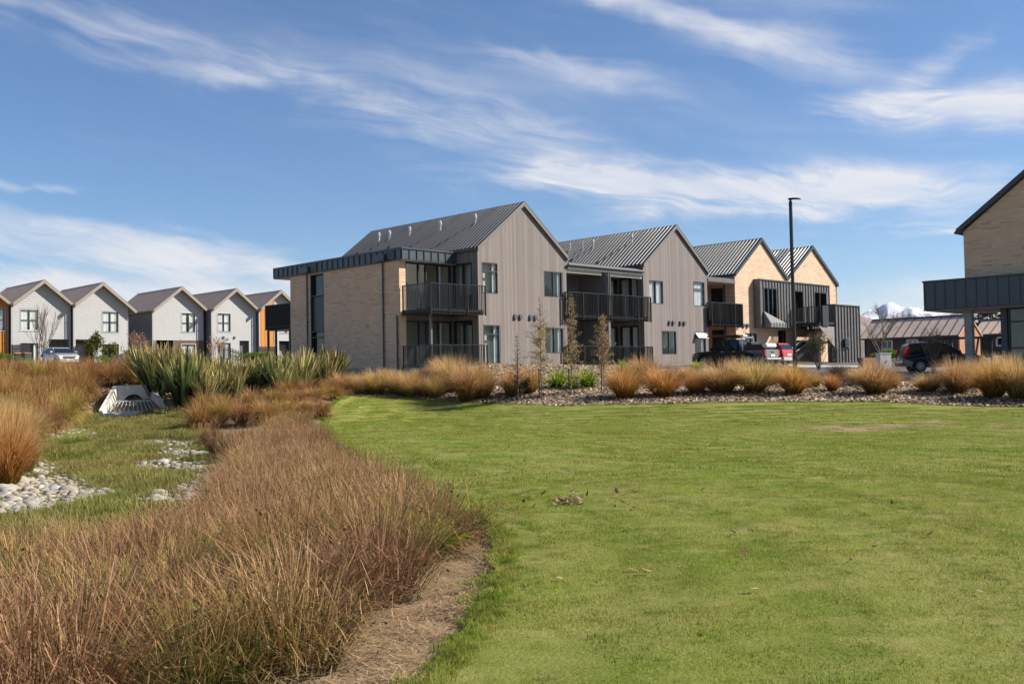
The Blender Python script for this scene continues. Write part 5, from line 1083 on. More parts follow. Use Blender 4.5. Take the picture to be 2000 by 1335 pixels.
def vehicles():
    # dark SUV at the right
    r = .36; low = [(-2.20,.34),(-2.30,.55),(-2.31,.82),(-2.27,1.04),(-1.2,1.06),(0,1.05),(.98,1.03),(1.65,.98),(2.08,.88),(2.24,.70),(2.28,.45),(2.18,.28)] + arc(1.42,.44,.30) + [(.9,.27),(-.85,.27)] + arc(-1.36,.44,.30) + [(-1.9,.30)]
    cab = [(-2.24,1.045),(-2.14,1.30),(-2.0,1.56),(-1.85,1.66),(-1.0,1.71),(-.1,1.69),(.16,1.62),(1.05,1.035)]
    hw = lambda z: .90 if z < 1.03 else .90-.24*(z-1.03)/.67
    def ex(b):
        for s in (-1, 1): mb = MB(); mb.tube([(-1.8, s*.60, 1.70), (-1.6, s*.60, 1.755), (-.3, s*.60, 1.755), (-.1, s*.60, 1.70)], .02, 6); mb.build('roof_rail', 'alloy', b)
        mb = MB(); mb.box(-2.345, -2.30, -.26, .26, .78, .90); mb.build('number_plate', 'white', b); mb = MB(); mb.box(-2.36, -2.25, -.82, .82, .36, .56); mb.build('bumper', 'plastic', b, bevel=.03)
    x, y = 25.0, 58.2
    car('parked_suv', 'dark navy SUV seen side on, behind the tussocks left of the concrete column', 'car', (x, y, gh(x, y)+.03), R(-7), 'car_navy', low, cab, hw,
        [[(-2.02,1.10),(-1.90,1.46),(-1.32,1.58),(-1.28,1.10)],[(-1.22,1.10),(-1.24,1.59),(-.42,1.61),(-.34,1.10)],[(-.28,1.10),(-.36,1.61),(.02,1.56),(.72,1.10)]], ((1.03,1.06),(.20,1.60)), ((-2.19,1.16),(-2.0,1.54)), (1.42,-1.36), r, 1.05,
        tail=[(-2.325,-2.10,.92,1.50)], front=[(2.02,2.22,.72,.86,.50,.82)], handle=[(-.55,.94),(.42,.94)], extra=ex)
    # dark ute with a loaded tray
    low = [(-2.62,.50),(-2.66,.62),(-2.64,1.06),(-1.0,1.08),(-.6,1.06),(.6,1.06),(1.15,1.08),(2.1,1.02),(2.42,.92),(2.58,.72),(2.60,.42),(2.45,.36)] + arc(1.62,.48,.38) + [(1.05,.36),(-.98,.36)] + arc(-1.55,.48,.38) + [(-2.1,.45)]
    cab = [(-.92,1.065),(-.86,1.55),(-.72,1.74),(-.2,1.79),(.35,1.76),(.52,1.70),(1.28,1.07)]
    hw2 = lambda z: .93 if z < 1.08 else .93-.24*(z-1.08)/.7
    def ex2(b):
        mb = MB(); mb.box(-2.70, -2.655, -.80, .80, .60, 1.07); tg = mb.build('tailgate', 'car_grey', b, bevel=.02); mb = MB(); mb.box(-2.725, -2.702, -.16, .16, .86, .95); mb.build('handle', 'plastic', tg); mb = MB(); mb.box(-2.74, -2.705, -.26, .26, .64, .76); mb.build('number_plate', 'white', tg)
        mb = MB(); mb.box(-2.84, -2.66, -.88, .88, .42, .56); mb.build('rear_bumper', 'alloy', b, bevel=.03)
        for s in (-1, 1): mb = MB(); y0, y1 = sorted((s*.82, s*.95)); mb.box(-2.70, -2.50, y0, y1, .68, 1.04); mb.build('tail_light', 'lamp_red', b, bevel=.02)
        mb = MB(); mb.box(-2.35, -1.15, -.66, .66, 1.07, 1.40); mb.build('tray_box', 'plastic', b, bevel=.03)
        mb = MB(); mb.box(-1.55, -1.2, -.5, .5, 1.405, 1.56); mb.build('toolbox', 'plastic', b, bevel=.02)
        mb = MB(); mb.tube([(-2.52, -.6, 1.30), (-2.52, .6, 1.30)], .15, 14); mb.build('white_roll', 'white', b)
        mb = MB(); mb.tube([(-1.06, -.72, 1.08), (-1.0, -.66, 1.86), (-1.0, .66, 1.86), (-1.06, .72, 1.08)], .05, 8); mb.build('sports_bar', 'alloy', b)
        for s in (-.62, .62): mb = MB(); mb.box(-.9, .5, s-.03, s+.03, 1.86, 1.92); mb.build('roof_rack', 'black', b)
        mb = MB()
        for k in range(5): mb.box(-.85+k*.32, -.79+k*.32, -.66, .66, 1.921, 1.95)
        mb.build('rack_slat', 'black', b)
        mb = MB(); mb.box(-.7, 1.55, .30, .62, 1.955, 2.06); mb.build('awning_roll', 'plastic', b, bevel=.03); mb = MB(); mb.box(-.75, .1, -.5, .05, 1.955, 2.05); mb.build('roof_box', 'white', b, bevel=.03)
        mb = MB(); mb.tube([(1.30, -.98, .95), (1.20, -1.0, 1.55), (.45, -.74, 1.78)], .04, 8); mb.build('snorkel', 'plastic', b)
    c = bf(18.3, -3.9); hd = math.atan2(EY.y, EY.x)
    car('parked_ute', 'dark double cab ute with roof rack, loaded tray and dusty silver tailgate', 'pickup truck', (c.x, c.y, gh(c.x, c.y)+.03), hd+.05, 'car_black', low, cab, hw2,
        [[(-.80,1.13),(-.74,1.62),(.02,1.68),(.06,1.13)],[(.13,1.13),(.10,1.68),(.42,1.66),(1.02,1.13)]], ((1.26,1.10),(.56,1.68)), ((-.90,1.15),(-.80,1.66)), (1.62,-1.55), .40, 1.08, front=[(2.36,2.55,.76,.90,.55,.86)], handle=[(-.55,1.0),(.25,1.0)], extra=ex2)
    # red hatch beyond it
    low = [(-1.85,.36),(-1.93,.55),(-1.93,.85),(-1.88,.96),(-.8,.98),(.9,.96),(1.5,.86),(1.82,.72),(1.92,.5),(1.85,.26)] + arc(1.2,.38,.28) + [(.75,.24),(-.8,.24)] + arc(-1.22,.38,.28) + [(-1.6,.3)]
    cab = [(-1.86,.965),(-1.66,1.32),(-1.5,1.44),(-.6,1.49),(0,1.46),(.2,1.40),(1.0,.965)]
    hw3 = lambda z: .84 if z < .97 else .84-.22*(z-.97)/.5
    def ex3(b):
        mb = MB(); mb.box(-1.965, -1.93, -.26, .26, .62, .74); mb.build('number_plate', 'white', b); mb = MB(); mb.box(-2.0, -1.86, -.78, .78, .30, .52); mb.build('bumper', 'car_silver', b, bevel=.03)
    c = bf(22.35, -3.5)
    car('parked_hatchback', 'red hatchback parked just right of the ute, below the street lamp', 'car', (c.x, c.y, gh(c.x, c.y)+.03), hd+.02, 'car_red', low, cab, hw3,
        [[(-1.48,1.02),(-1.36,1.32),(-.62,1.40),(-.58,1.02)],[(-.5,1.02),(-.54,1.40),(.02,1.38),(.62,1.02)]], ((.97,.99),(.24,1.38)), ((-1.83,1.02),(-1.66,1.34)), (1.2,-1.22), .31, .97, tail=[(-1.945,-1.88,.72,.98)], front=[(1.62,1.84,.62,.76,.45,.76)], handle=[(-.3,.88)], extra=ex3)
    # silver hatch nose on at the left
    def ex4(b):
        mb = MB(); mb.box(1.93, 1.965, -.26, .26, .40, .52); mb.build('number_plate', 'white', b); mb = MB(); mb.box(1.78, 1.95, -.45, .45, .56, .70); mb.build('grille', 'plastic', b, bevel=.02); mb = MB(); mb.box(1.80, 1.99, -.76, .76, .24, .38); mb.build('bumper', 'car_silver', b, bevel=.03)
    x, y = -36.1, 79.5
    car('parked_hatchback', 'silver hatchback facing us in front of the white townhouses', 'car', (x, y, gh(x, y)+.03), math.atan2(-EY.y, -EY.x), 'car_silver', low, cab, hw3,
        [[(-1.48,1.02),(-1.36,1.32),(-.62,1.40),(-.58,1.02)],[(-.5,1.02),(-.54,1.40),(.02,1.38),(.62,1.02)]], ((.97,.99),(.24,1.38)), ((-1.83,1.02),(-1.66,1.34)), (1.2,-1.22), .31, .97, tail=[(-1.945,-1.88,.72,.98)], front=[(1.58,1.88,.62,.76,.48,.78)], handle=[(-.3,.88)], extra=ex4)
vehicles()

# ------------------------------------------------------------------ plants and ground cover
RNG = np.random.default_rng(7)
BED_TUSSOCKS = [(-7.8,45.5,0.94,0.59),(-7.09,45.7,0.94,0.59),(-6.31,46.0,1.14,0.71),(-5.38,46.15,1.07,0.65),(-4.75,45.75,1.11,0.59),(-4.05,45.8,0.94,0.54),(-3.5,45.45,1.01,0.54),(-2.8,46.6,1.63,0.93),(-3.49,48.7,1.13,0.69),(-1.99,44.55,1.72,0.92),(-1.38,44.8,1.57,0.76),(-0.05,44.5,1.3,0.6),(0.79,44.9,1.2,0.62),(-6.04,48.65,0.63,0.63),(-4.52,48.45,0.65,0.57),(4.72,42.2,1.52,0.72),(6.1,46.5,1.34,0.65),(6.44,42.5,1.46,0.77),(7.9,42.95,1.06,0.53),(8.99,42.9,1.46,0.88),(10.46,45.9,1.23,0.71),(10.34,42.55,1.47,0.83),(11.72,45.15,1.09,0.58),(11.75,41.75,1.37,0.71),(13.25,43.85,0.79,0.45),(13.54,42.3,0.83,0.37),(15.32,44.1,0.77,0.5),(14.9,40.85,1.47,0.84),(16.04,42.4,0.79,0.5),(16.93,40.55,0.83,0.56),(17.79,39.9,1.44,0.72),(19.09,41.15,1.16,0.64),(18.4,38.2,1.69,0.77),(18.98,37.5,1.7,0.68),(20.26,40.95,1.31,0.63),(8.26,46.8,0.79,0.53),(15.75,48.0,0.64,0.54),(19.67,36.75,1.64,0.71),(20.98,37.55,1.35,0.68),(20.68,35.1,1.62,0.72)]
LEFT_TUSSOCKS = [(-20.12,39.6,0.77,0.63),(-19.8,39.9,0.7,0.64),(-19.21,40.3,0.91,0.64),(-19.06,40.9,0.82,0.65),(-18.57,41.5,0.88,0.66),(-18.14,41.7,0.86,0.66),(-17.82,42.4,0.81,0.68),(-16.95,42.1,0.93,0.67),(-16.46,42.55,0.83,0.68),(-15.9,42.95,0.77,0.68),(-18.51,35.95,0.89,0.59),(-18.49,37.1,1.07,0.61),(-18.55,38.4,0.93,0.63),(-18.17,39.0,1.0,0.64),(-17.83,39.7,1.16,0.65),(-17.39,40.2,1.26,0.66),(-16.21,31.65,0.78,0.54),(-15.62,31.6,0.98,0.54),(-15.96,33.5,0.97,0.57),(-16.08,35.0,0.92,0.59),(-15.84,35.85,1.18,0.61)]
FRONT_TUSSOCKS = [(-10.07,19.85,1.61,0.66),(-11.4,23.3,1.32,0.48),(-12.55,25.0,1.41,0.64),(-13.36,27.6,1.02,0.57),(-14.04,27.4,1.13,0.63),(-12.16,22.7,1.87,0.82),(-13.39,24.3,1.38,0.81)]
MID_TUSSOCKS = [(-10.59,33.7,1.11,0.61),(-10.17,34.4,1.06,0.62),(-9.27,33.95,0.98,0.61),(-8.42,33.7,1.02,0.61),(-8.06,34.75,0.91,0.63),(-7.63,35.65,0.73,0.64),(-7.07,36.1,0.74,0.65),(-11.55,37.65,0.95,0.6),(-10.55,36.85,0.87,0.59),(-9.83,37.35,0.94,0.6),(-9.13,38.05,0.84,0.61),(-8.55,38.95,0.68,0.62),(-8.28,41.3,0.59,0.66),(-7.82,42.65,0.77,0.68),(-9.3,40.95,0.88,0.55),(-8.72,42.25,0.87,0.57),(-8.25,44.35,0.87,0.59),(-7.9,45.25,0.84,0.61)]
DARK_RUSH = [(-7.36,25.0,1.22,0.58),(-6.58,23.35,1.2,0.54),(-7.2,26.8,1.1,0.69),(-9.03,29.65,0.99,0.46)]
FLAX = [(-13.0,39.65,2.1,0.98),(-14.73,41.15,1.74,1.16),(-12.88,40.3,1.7,1.14),(-12.44,40.9,1.2,1.05),(-15.82,42.95,1.44,0.99),(-14.39,41.7,1.8,1.07),(-13.57,42.15,1.5,0.98),(-12.43,41.95,1.19,0.97),(-11.46,41.55,1.28,0.85),(-10.91,42.3,1.31,0.92),(-10.05,42.35,1.63,1.09),(-9.49,44.3,1.75,1.14),(-9.15,46.65,1.44,0.96),(-8.62,47.75,1.6,1.11)]
LILY = [(2.04,45.9,1.16,0.66),(2.71,45.35,0.89,0.47),(3.47,45.6,1.29,0.7),(5.59,50.2,0.9,0.65),(10.45,56.0,0.69,0.63),(5.71,47.6,0.88,0.49)]
LEFT2 = [(-20.57,39.65,0.84,0.61),(-20.47,40.5,0.71,0.62),(-20.41,41.35,0.62,0.64),(-20.25,41.8,0.71,0.65),(-19.79,42.25,0.78,0.65),(-19.89,43.35,0.76,0.67),(-18.82,42.25,0.89,0.65),(-18.42,42.9,0.86,0.66),(-18.29,43.7,0.79,0.67),(-17.91,44.6,0.64,0.69),(-16.94,43.45,0.92,0.67),(-16.66,43.9,0.81,0.68),(-16.01,43.85,0.79,0.68),(-15.5,43.55,0.85,0.67),(-15.22,45.05,0.79,0.7)]
LEFT3 = [(-17.11,33.1,1.02,0.63),(-16.89,33.55,1.1,0.64),(-17.52,36.4,1.1,0.69),(-16.99,36.45,1.11,0.69),(-17.35,38.95,1.22,0.74),(-14.73,28.3,0.84,0.54),(-14.9,29.3,0.8,0.56),(-14.55,29.8,0.81,0.57),(-14.75,31.3,0.97,0.6),(-14.83,32.75,1.1,0.62),(-13.46,25.8,0.77,0.49),(-13.14,26.2,0.81,0.5),(-13.57,28.15,0.75,0.54),(-14.11,30.4,0.94,0.58),(-17.31,40.35,1.08,0.77),(-18.88,37.05,1.16,0.71),(-17.75,40.55,1.38,0.77)]
FLAX2 = [(-16.79,44.65,1.45,1.15),(-15.88,44.05,1.59,1.13),(-14.58,43.55,1.43,1.12),(-13.4,43.0,1.33,1.0),(-12.44,43.1,1.33,1.0),(-11.63,43.4,1.27,0.89),(-11.09,44.8,1.38,1.04),(-10.21,45.0,1.5,1.04),(-9.42,46.2,1.52,1.07),(-8.71,46.25,1.45,0.95),(-12.98,40.1,1.67,0.93),(-12.17,39.35,1.32,0.91),(-11.75,40.0,1.19,0.82),(-8.48,48.35,1.39,0.75),(-9.57,41.7,1.18,0.75),(-9.27,43.8,1.35,0.79),(-11.25,40.4,1.1,0.73)]
COBBLES = [(-9.86,19.15,0.22),(-8.41,16.4,0.09),(-7.53,18.1,0.18),(-9.33,19.2,0.17),(-9.66,21.45,0.1),(-8.94,17.4,0.06),(-8.61,19.15,0.12),(-8.1,18.75,0.13),(-9.0,19.4,0.15),(-9.12,18.7,0.11),(-8.66,17.25,0.16),(-10.19,21.5,0.17),(-8.66,16.65,0.07),(-11.22,23.45,0.17),(-9.51,19.45,0.11),(-11.82,24.15,0.09),(-8.53,17.95,0.09),(-7.89,18.4,0.2),(-10.18,20.65,0.15),(-8.99,17.05,0.06),(-11.19,23.6,0.11),(-9.73,18.6,0.1),(-8.81,17.8,0.1),(-7.91,16.8,0.09),(-10.34,20.5,0.06),(-9.94,20.8,0.14),(-10.24,19.6,0.08),(-8.49,16.95,0.09),(-8.31,18.85,0.09),(-8.02,17.8,0.08),(-9.45,18.45,0.14),(-10.0,19.5,0.12),(-11.35,23.3,0.08),(-10.09,20.15,0.08),(-8.79,16.8,0.09),(-11.26,23.95,0.15),(-10.21,22.35,0.11),(-8.48,18.3,0.11),(-9.01,18.35,0.09),(-11.49,23.55,0.1),(-9.82,19.95,0.11),(-9.78,18.8,0.06),(-7.69,17.75,0.19),(-9.93,19.35,0.08),(-9.07,17.3,0.09),(-10.17,19.8,0.17),(-10.02,21.3,0.11),(-8.46,18.5,0.11),(-9.28,18.5,0.09),(-8.63,17.7,0.06),(-8.55,17.25,0.11),(-9.1,18.95,0.16),(-8.58,19.1,0.08),(-8.85,17.3,0.17),(-7.89,18.1,0.07),(-9.07,18.35,0.08),(-8.61,17.6,0.13),(-11.33,23.4,0.11),(-8.24,18.7,0.13),(-11.14,24.1,0.08),(-8.67,16.75,0.07),(-11.56,23.8,0.06),(-8.93,19.6,0.07),(-8.04,16.8,0.07),(-9.5,18.5,0.06),(-9.18,19.1,0.12),(-11.07,23.55,0.08),(-10.08,19.3,0.06),(-7.67,18.65,0.24),(-10.11,19.6,0.08),(-9.05,17.9,0.07),(-9.91,21.3,0.16),(-8.39,16.8,0.16),(-8.5,17.65,0.07),(-10.22,20.0,0.06),(-11.26,24.0,0.07),(-8.54,17.65,0.16),(-10.16,19.35,0.09),(-8.08,16.6,0.08),(-9.6,18.75,0.1),(-9.49,18.25,0.16),(-11.27,23.65,0.06),(-7.55,18.25,0.09),(-9.1,20.25,0.06),(-8.58,19.2,0.23),(-9.82,19.25,0.2),(-8.36,16.35,0.15),(-9.74,20.65,0.1),(-9.51,18.65,0.13),(-11.38,23.6,0.06),(-10.34,19.65,0.12),(-8.79,19.1,0.07),(-9.03,19.1,0.07),(-9.63,19.95,0.08),(-9.09,17.3,0.09),(-8.42,17.75,0.13),(-9.7,20.3,0.13),(-8.31,17.3,0.12),(-10.29,22.45,0.08),(-9.95,20.5,0.13),(-11.26,23.15,0.1),(-10.04,20.75,0.16),(-11.63,24.05,0.08),(-8.53,18.4,0.06),(-8.9,18.25,0.09),(-10.9,22.85,0.22),(-8.65,18.0,0.12),(-9.17,19.2,0.1),(-8.93,17.85,0.14),(-8.94,19.95,0.13),(-8.44,17.05,0.12),(-9.25,18.75,0.09),(-9.89,20.05,0.11),(-10.23,19.75,0.11),(-9.01,18.1,0.08),(-8.66,17.85,0.07),(-7.96,18.3,0.11),(-7.75,17.65,0.15),(-11.29,23.55,0.13),(-8.27,17.95,0.13),(-9.9,20.45,0.13),(-8.94,19.4,0.24),(-7.94,16.35,0.12),(-8.31,17.2,0.15),(-10.07,19.4,0.21),(-8.01,17.1,0.11),(-8.35,18.3,0.12),(-8.73,17.05,0.15),(-9.68,19.05,0.19),(-9.02,18.35,0.12),(-8.75,19.15,0.12),(-9.46,19.25,0.11),(-8.06,16.6,0.07),(-9.23,19.45,0.16),(-11.18,22.4,0.1),(-7.81,18.35,0.06),(-8.2,17.75,0.1),(-8.69,19.6,0.06),(-10.14,22.35,0.07),(-9.58,18.15,0.11),(-8.55,17.15,0.08),(-11.51,23.65,0.15),(-8.92,19.6,0.06),(-9.23,19.05,0.12),(-10.37,20.6,0.13),(-9.24,18.8,0.18),(-10.08,20.55,0.15),(-7.69,18.05,0.11),(-8.29,16.45,0.11),(-9.57,19.1,0.1),(-9.68,19.35,0.16),(-7.92,17.2,0.08),(-9.71,19.0,0.13),(-8.19,17.85,0.1),(-7.99,17.05,0.12),(-8.52,16.6,0.1),(-7.96,16.65,0.22),(-9.1,18.5,0.08),(-9.38,20.95,0.12),(-10.04,19.4,0.12),(-9.21,19.5,0.13),(-9.8,21.5,0.12),(-10.35,20.0,0.12),(-8.13,16.35,0.15),(-8.26,16.9,0.06),(-8.77,16.7,0.11),(-10.87,23.45,0.07),(-9.48,19.25,0.11),(-9.3,18.65,0.07),(-7.96,17.55,0.08),(-9.2,17.6,0.1),(-8.78,17.35,0.17),(-11.58,24.4,0.13),(-9.12,19.7,0.12),(-10.04,20.35,0.17),(-8.85,18.55,0.08),(-9.74,19.35,0.06),(-9.21,20.35,0.09),(-11.57,23.2,0.1),(-9.7,20.3,0.16),(-9.05,18.1,0.22),(-8.85,19.15,0.07),(-9.53,18.8,0.24),(-7.55,18.3,0.18),(-7.77,17.7,0.14),(-9.57,18.6,0.12),(-9.97,20.2,0.24),(-11.16,23.25,0.11),(-8.96,17.95,0.09),(-9.76,18.95,0.11),(-9.77,18.9,0.07),(-9.53,20.5,0.12),(-8.72,17.85,0.1),(-9.42,19.95,0.12),(-8.11,16.7,0.12),(-8.95,18.0,0.07),(-8.63,17.75,0.17),(-8.76,18.4,0.07),(-8.44,16.95,0.14),(-8.42,16.9,0.06),(-9.94,19.45,0.12),(-9.76,20.0,0.08),(-7.92,18.5,0.11),(-9.19,20.1,0.08),(-8.27,19.1,0.06),(-9.02,19.75,0.07),(-8.23,16.5,0.11),(-9.87,19.6,0.13),(-8.13,18.8,0.06),(-10.08,20.0,0.06),(-9.46,18.15,0.08),(-8.65,17.5,0.1),(-9.62,19.0,0.08),(-8.06,18.6,0.08),(-8.53,16.55,0.14),(-8.61,26.05,0.09),(-8.37,27.05,0.1),(-8.95,27.8,0.15),(-9.56,28.9,0.12),(-10.4,29.5,0.07),(-9.47,29.35,0.09),(-9.52,29.55,0.08),(-8.57,27.25,0.11),(-11.0,31.7,0.07),(-10.99,30.75,0.1),(-10.09,30.4,0.13),(-9.97,28.5,0.11),(-9.07,27.95,0.08),(-9.58,27.95,0.08),(-7.81,25.7,0.11),(-9.12,27.0,0.12),(-9.61,29.25,0.14),(-10.47,30.25,0.1),(-10.11,28.6,0.07),(-10.24,30.2,0.17),(-10.47,30.0,0.12),(-9.88,30.05,0.12),(-9.53,28.6,0.12),(-8.86,28.45,0.07),(-10.83,30.45,0.09),(-10.46,30.45,0.12),(-11.13,31.2,0.15),(-9.45,27.6,0.11),(-10.03,29.25,0.06),(-10.82,30.9,0.1),(-10.95,31.0,0.12),(-8.32,26.65,0.17),(-10.97,30.65,0.14),(-8.42,26.35,0.24),(-9.14,27.7,0.17),(-9.23,28.35,0.17),(-10.21,30.25,0.15),(-10.12,29.15,0.06),(-9.33,28.6,0.14),(-9.22,28.45,0.13),(-10.13,30.85,0.09),(-10.48,30.95,0.13),(-8.36,26.35,0.12),(-9.61,29.8,0.09),(-9.8,29.25,0.1),(-8.48,25.9,0.1),(-9.69,27.8,0.11),(-11.41,31.35,0.09),(-8.72,26.2,0.13),(-9.52,29.4,0.06),(-8.18,25.5,0.1),(-11.01,30.9,0.06),(-7.86,22.7,0.05),(-6.78,21.9,0.12),(-9.03,25.0,0.12),(-6.81,22.15,0.09),(-8.83,23.4,0.08),(-7.81,23.5,0.09),(-8.91,24.05,0.09),(-8.53,24.45,0.08),(-6.96,21.6,0.05),(-8.8,23.5,0.12),(-8.68,24.0,0.06),(-6.76,21.2,0.08),(-8.31,23.15,0.08),(-8.79,24.7,0.1),(-7.91,23.9,0.05),(-7.11,21.95,0.14),(-8.58,23.15,0.12),(-8.11,22.65,0.12),(-7.38,22.55,0.15),(-7.92,23.15,0.07),(-7.46,23.2,0.05),(-7.25,22.85,0.11),(-7.04,22.05,0.15),(-7.85,23.2,0.14),(-7.58,23.5,0.08),(-7.67,23.45,0.09),(-6.72,21.35,0.1),(-6.97,22.6,0.05),(-8.79,23.4,0.07),(-9.03,24.95,0.08),(-7.24,22.05,0.16),(-7.45,22.9,0.08),(-8.99,24.15,0.16),(-7.7,22.7,0.1),(-8.74,24.5,0.05),(-8.55,24.2,0.21),(-8.03,23.0,0.07),(-8.41,23.3,0.12),(-6.72,22.3,0.17),(-8.11,23.75,0.08),(-8.12,23.2,0.06),(-8.4,23.95,0.14),(-8.09,23.3,0.1),(-7.67,23.7,0.06),(-9.12,24.55,0.06),(-7.79,23.85,0.08),(-7.41,22.3,0.13),(-7.78,23.6,0.09),(-8.72,24.7,0.12),(-8.63,23.3,0.17),(-6.91,21.85,0.15),(-8.15,23.8,0.16),(-9.07,24.4,0.15),(-8.47,24.35,0.05),(-7.53,22.95,0.15),(-7.07,22.7,0.11),(-7.25,22.3,0.09),(-7.33,22.9,0.06),(-8.02,23.25,0.05),(-7.02,22.1,0.06),(-9.06,24.3,0.09),(-8.41,23.45,0.06),(-5.39,16.5,0.12),(-6.57,20.85,0.1),(-5.23,16.45,0.1),(-5.43,16.35,0.09),(-5.34,16.85,0.12),(-6.02,19.3,0.09),(-6.07,19.35,0.1),(-5.41,16.85,0.18),(-5.64,18.4,0.11),(-5.44,16.6,0.17),(-5.26,16.4,0.13),(-5.24,16.35,0.16),(-5.96,19.3,0.09),(-5.37,17.05,0.12),(-6.0,19.7,0.26),(-5.58,18.25,0.15),(-5.83,18.5,0.16),(-5.88,19.2,0.13),(-5.41,17.25,0.16),(-5.4,17.15,0.08),(-5.6,17.85,0.09),(-6.3,20.1,0.13),(-6.17,19.2,0.15),(-5.65,18.2,0.1),(-5.4,17.35,0.11),(-5.37,16.75,0.1),(-6.26,20.3,0.11),(-5.82,17.6,0.08),(-6.16,20.4,0.07),(-5.31,16.85,0.11),(-6.12,18.5,0.07),(-5.8,18.8,0.08),(-5.71,18.5,0.09),(-5.74,17.7,0.08),(-5.83,17.9,0.13),(-5.46,16.85,0.1),(-5.39,17.45,0.11),(-5.6,18.2,0.08),(-6.35,20.05,0.09),(-6.02,19.3,0.14),(-5.77,17.85,0.13),(-5.66,18.0,0.1),(-5.91,17.05,0.08),(-6.43,17.8,0.12),(-6.03,17.25,0.17),(-6.27,17.35,0.12),(-6.05,17.45,0.11),(-6.44,17.9,0.16),(-14.12,31.05,0.05),(-14.47,32.2,0.04),(-14.48,32.75,0.05),(-14.13,31.25,0.11),(-14.13,30.45,0.06),(-13.82,29.55,0.08),(-14.15,32.0,0.05),(-13.97,30.1,0.12),(-14.06,32.05,0.07),(-14.35,32.8,0.04),(-13.84,30.2,0.08),(-14.26,32.35,0.05),(-6.16,17.3,0.12),(-6.2,17.2,0.07),(-6.46,17.5,0.11),(-6.27,17.6,0.23),(-6.21,17.6,0.09),(-6.27,17.55,0.08),(-6.03,17.05,0.15),(-6.05,17.0,0.19)]


def blade_geo(base, az, tilt, length, curve, width, segs, rng, face=None, tip=.12):
    n = len(base); s = np.linspace(0, 1, segs+1); th = tilt[:, None] + curve[:, None]*s[None]**1.4
    d = np.stack([np.sin(th)*np.cos(az)[:, None], np.sin(th)*np.sin(az)[:, None], np.cos(th)], -1)
    step = (length/segs)[:, None, None]*d; pos = base[:, None] + np.concatenate([np.zeros((n, 1, 3)), np.cumsum((step[:, :-1]+step[:, 1:])/2, 1)], 1)
    wa = az+np.pi/2 + (rng.uniform(-.9, .9, n) if face is None else face)
    wv = np.stack([np.cos(wa), np.sin(wa), np.zeros(n)], -1)
    prof = 1-(1-tip)*s**2.2; hw = width[:, None]*.5*prof[None]
    V = np.stack([pos-wv[:, None]*hw[..., None], pos+wv[:, None]*hw[..., None]], 2).reshape(-1, 3)
    k = np.arange(segs); o = (np.arange(n)*(segs+1)*2)[:, None]
    F = np.stack([o+2*k, o+2*k+1, o+2*k+3, o+2*k+2], -1).reshape(-1, 4)
    t = np.broadcast_to(np.repeat(s, 2)[None], (n, (segs+1)*2)).ravel(); r = np.repeat(rng.random(n), (segs+1)*2)
    return V, F, t, r
def join_geo(parts):
    V = []; F = []; T = []; Rn = []; o = 0
    for v, f, t, r in parts: V.append(v); F.append(f+o); T.append(t); Rn.append(r); o += len(v)
    return np.concatenate(V), np.concatenate(F), np.concatenate(T), np.concatenate(Rn)
def geo_mesh(name, g, mat): return np_mesh(name, g[0], g[1], mat, {'t': g[2], 'rnd': g[3]})

def tussock_geo(n, rng, spread=.6, droop=1.0, width=.020, segs=4, up=.42):
    r = .16*np.sqrt(rng.random(n)); a = rng.uniform(0, 2*np.pi, n); base = np.stack([r*np.cos(a), r*np.sin(a), np.full(n, -.02)], -1)
    az = a + rng.normal(0, .5, n); q = rng.random(n); tilt = .05+up*q*1.6*spread; curve = droop*(.15+1.25*q)*rng.uniform(.6, 1.25, n)*spread/.6
    L = rng.uniform(.55, 1.18, n)*(1-.12*q); return blade_geo(base, az, tilt, L, curve, width*rng.uniform(.6, 1.3, n), segs, rng)
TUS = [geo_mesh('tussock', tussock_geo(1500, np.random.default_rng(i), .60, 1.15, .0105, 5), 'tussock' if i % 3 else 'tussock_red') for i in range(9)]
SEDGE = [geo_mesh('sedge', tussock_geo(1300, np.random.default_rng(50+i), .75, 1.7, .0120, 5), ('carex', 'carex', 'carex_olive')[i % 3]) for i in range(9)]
RUSH_D = [geo_mesh('rush', tussock_geo(700, np.random.default_rng(80+i), .62, 1.1, .014, 4), 'reed_dark') for i in range(3)]

BED_LABELS = ['straw coloured tussock nearest the flax at the left end of the planted bank','small golden tussock, second from the left below the brick wing','golden tussock below the left downpipe of the brick wing','golden tussock below the middle of the brick wing','low golden tussock on the turf edge below the brick wing','low golden tussock below the right downpipe of the brick wing','small dry tussock just left of the tall pair below the first balcony','tall pale tussock below the left corner of the first balcony','tussock at the foot of the first balcony rail, behind the tall pair','tallest pale tussock on the turf edge below the first balcony','broad pale tussock below the narrow door window of the first gable','dull tussock left of the first staked sapling','olive tussock behind the first dark sapling','small tussock tucked against the brick wing plinth','small tussock by the wing corner, behind the front row',
 'orange tussock right of the four staked saplings','upright tussock before the right end of the double balcony','broad orange tussock below the left end of the second gable','small tussock below the lower window of the second gable','broad golden tussock left of the ute bonnet','golden tussock in front of the ute doors','greenish gold tussock below the ute tray','tussock right below the ute tailgate','bright orange tussock at the foot of the street lamp','dull dark tussock right of the street lamp','small rusty tussock alone on the open mulch','tussock left behind the big lone golden one near the cabinet','big golden tussock below the utility cabinet','small tussock touching the right side of the big golden one',
 'low brown tussock below the rear wheel of the SUV','golden tussock below the doors of the SUV','pale tussock left of the concrete column foot','tall orange tussock below the concrete column','tall golden tussock at the right edge of the picture','pale tussock below the shopfront glass','small tussock near the lime plant by the ute','tussock in front of the concrete footpath','tussock just beyond the right edge of the picture','further tussock beyond the right edge, behind','last tussock beyond the right edge']
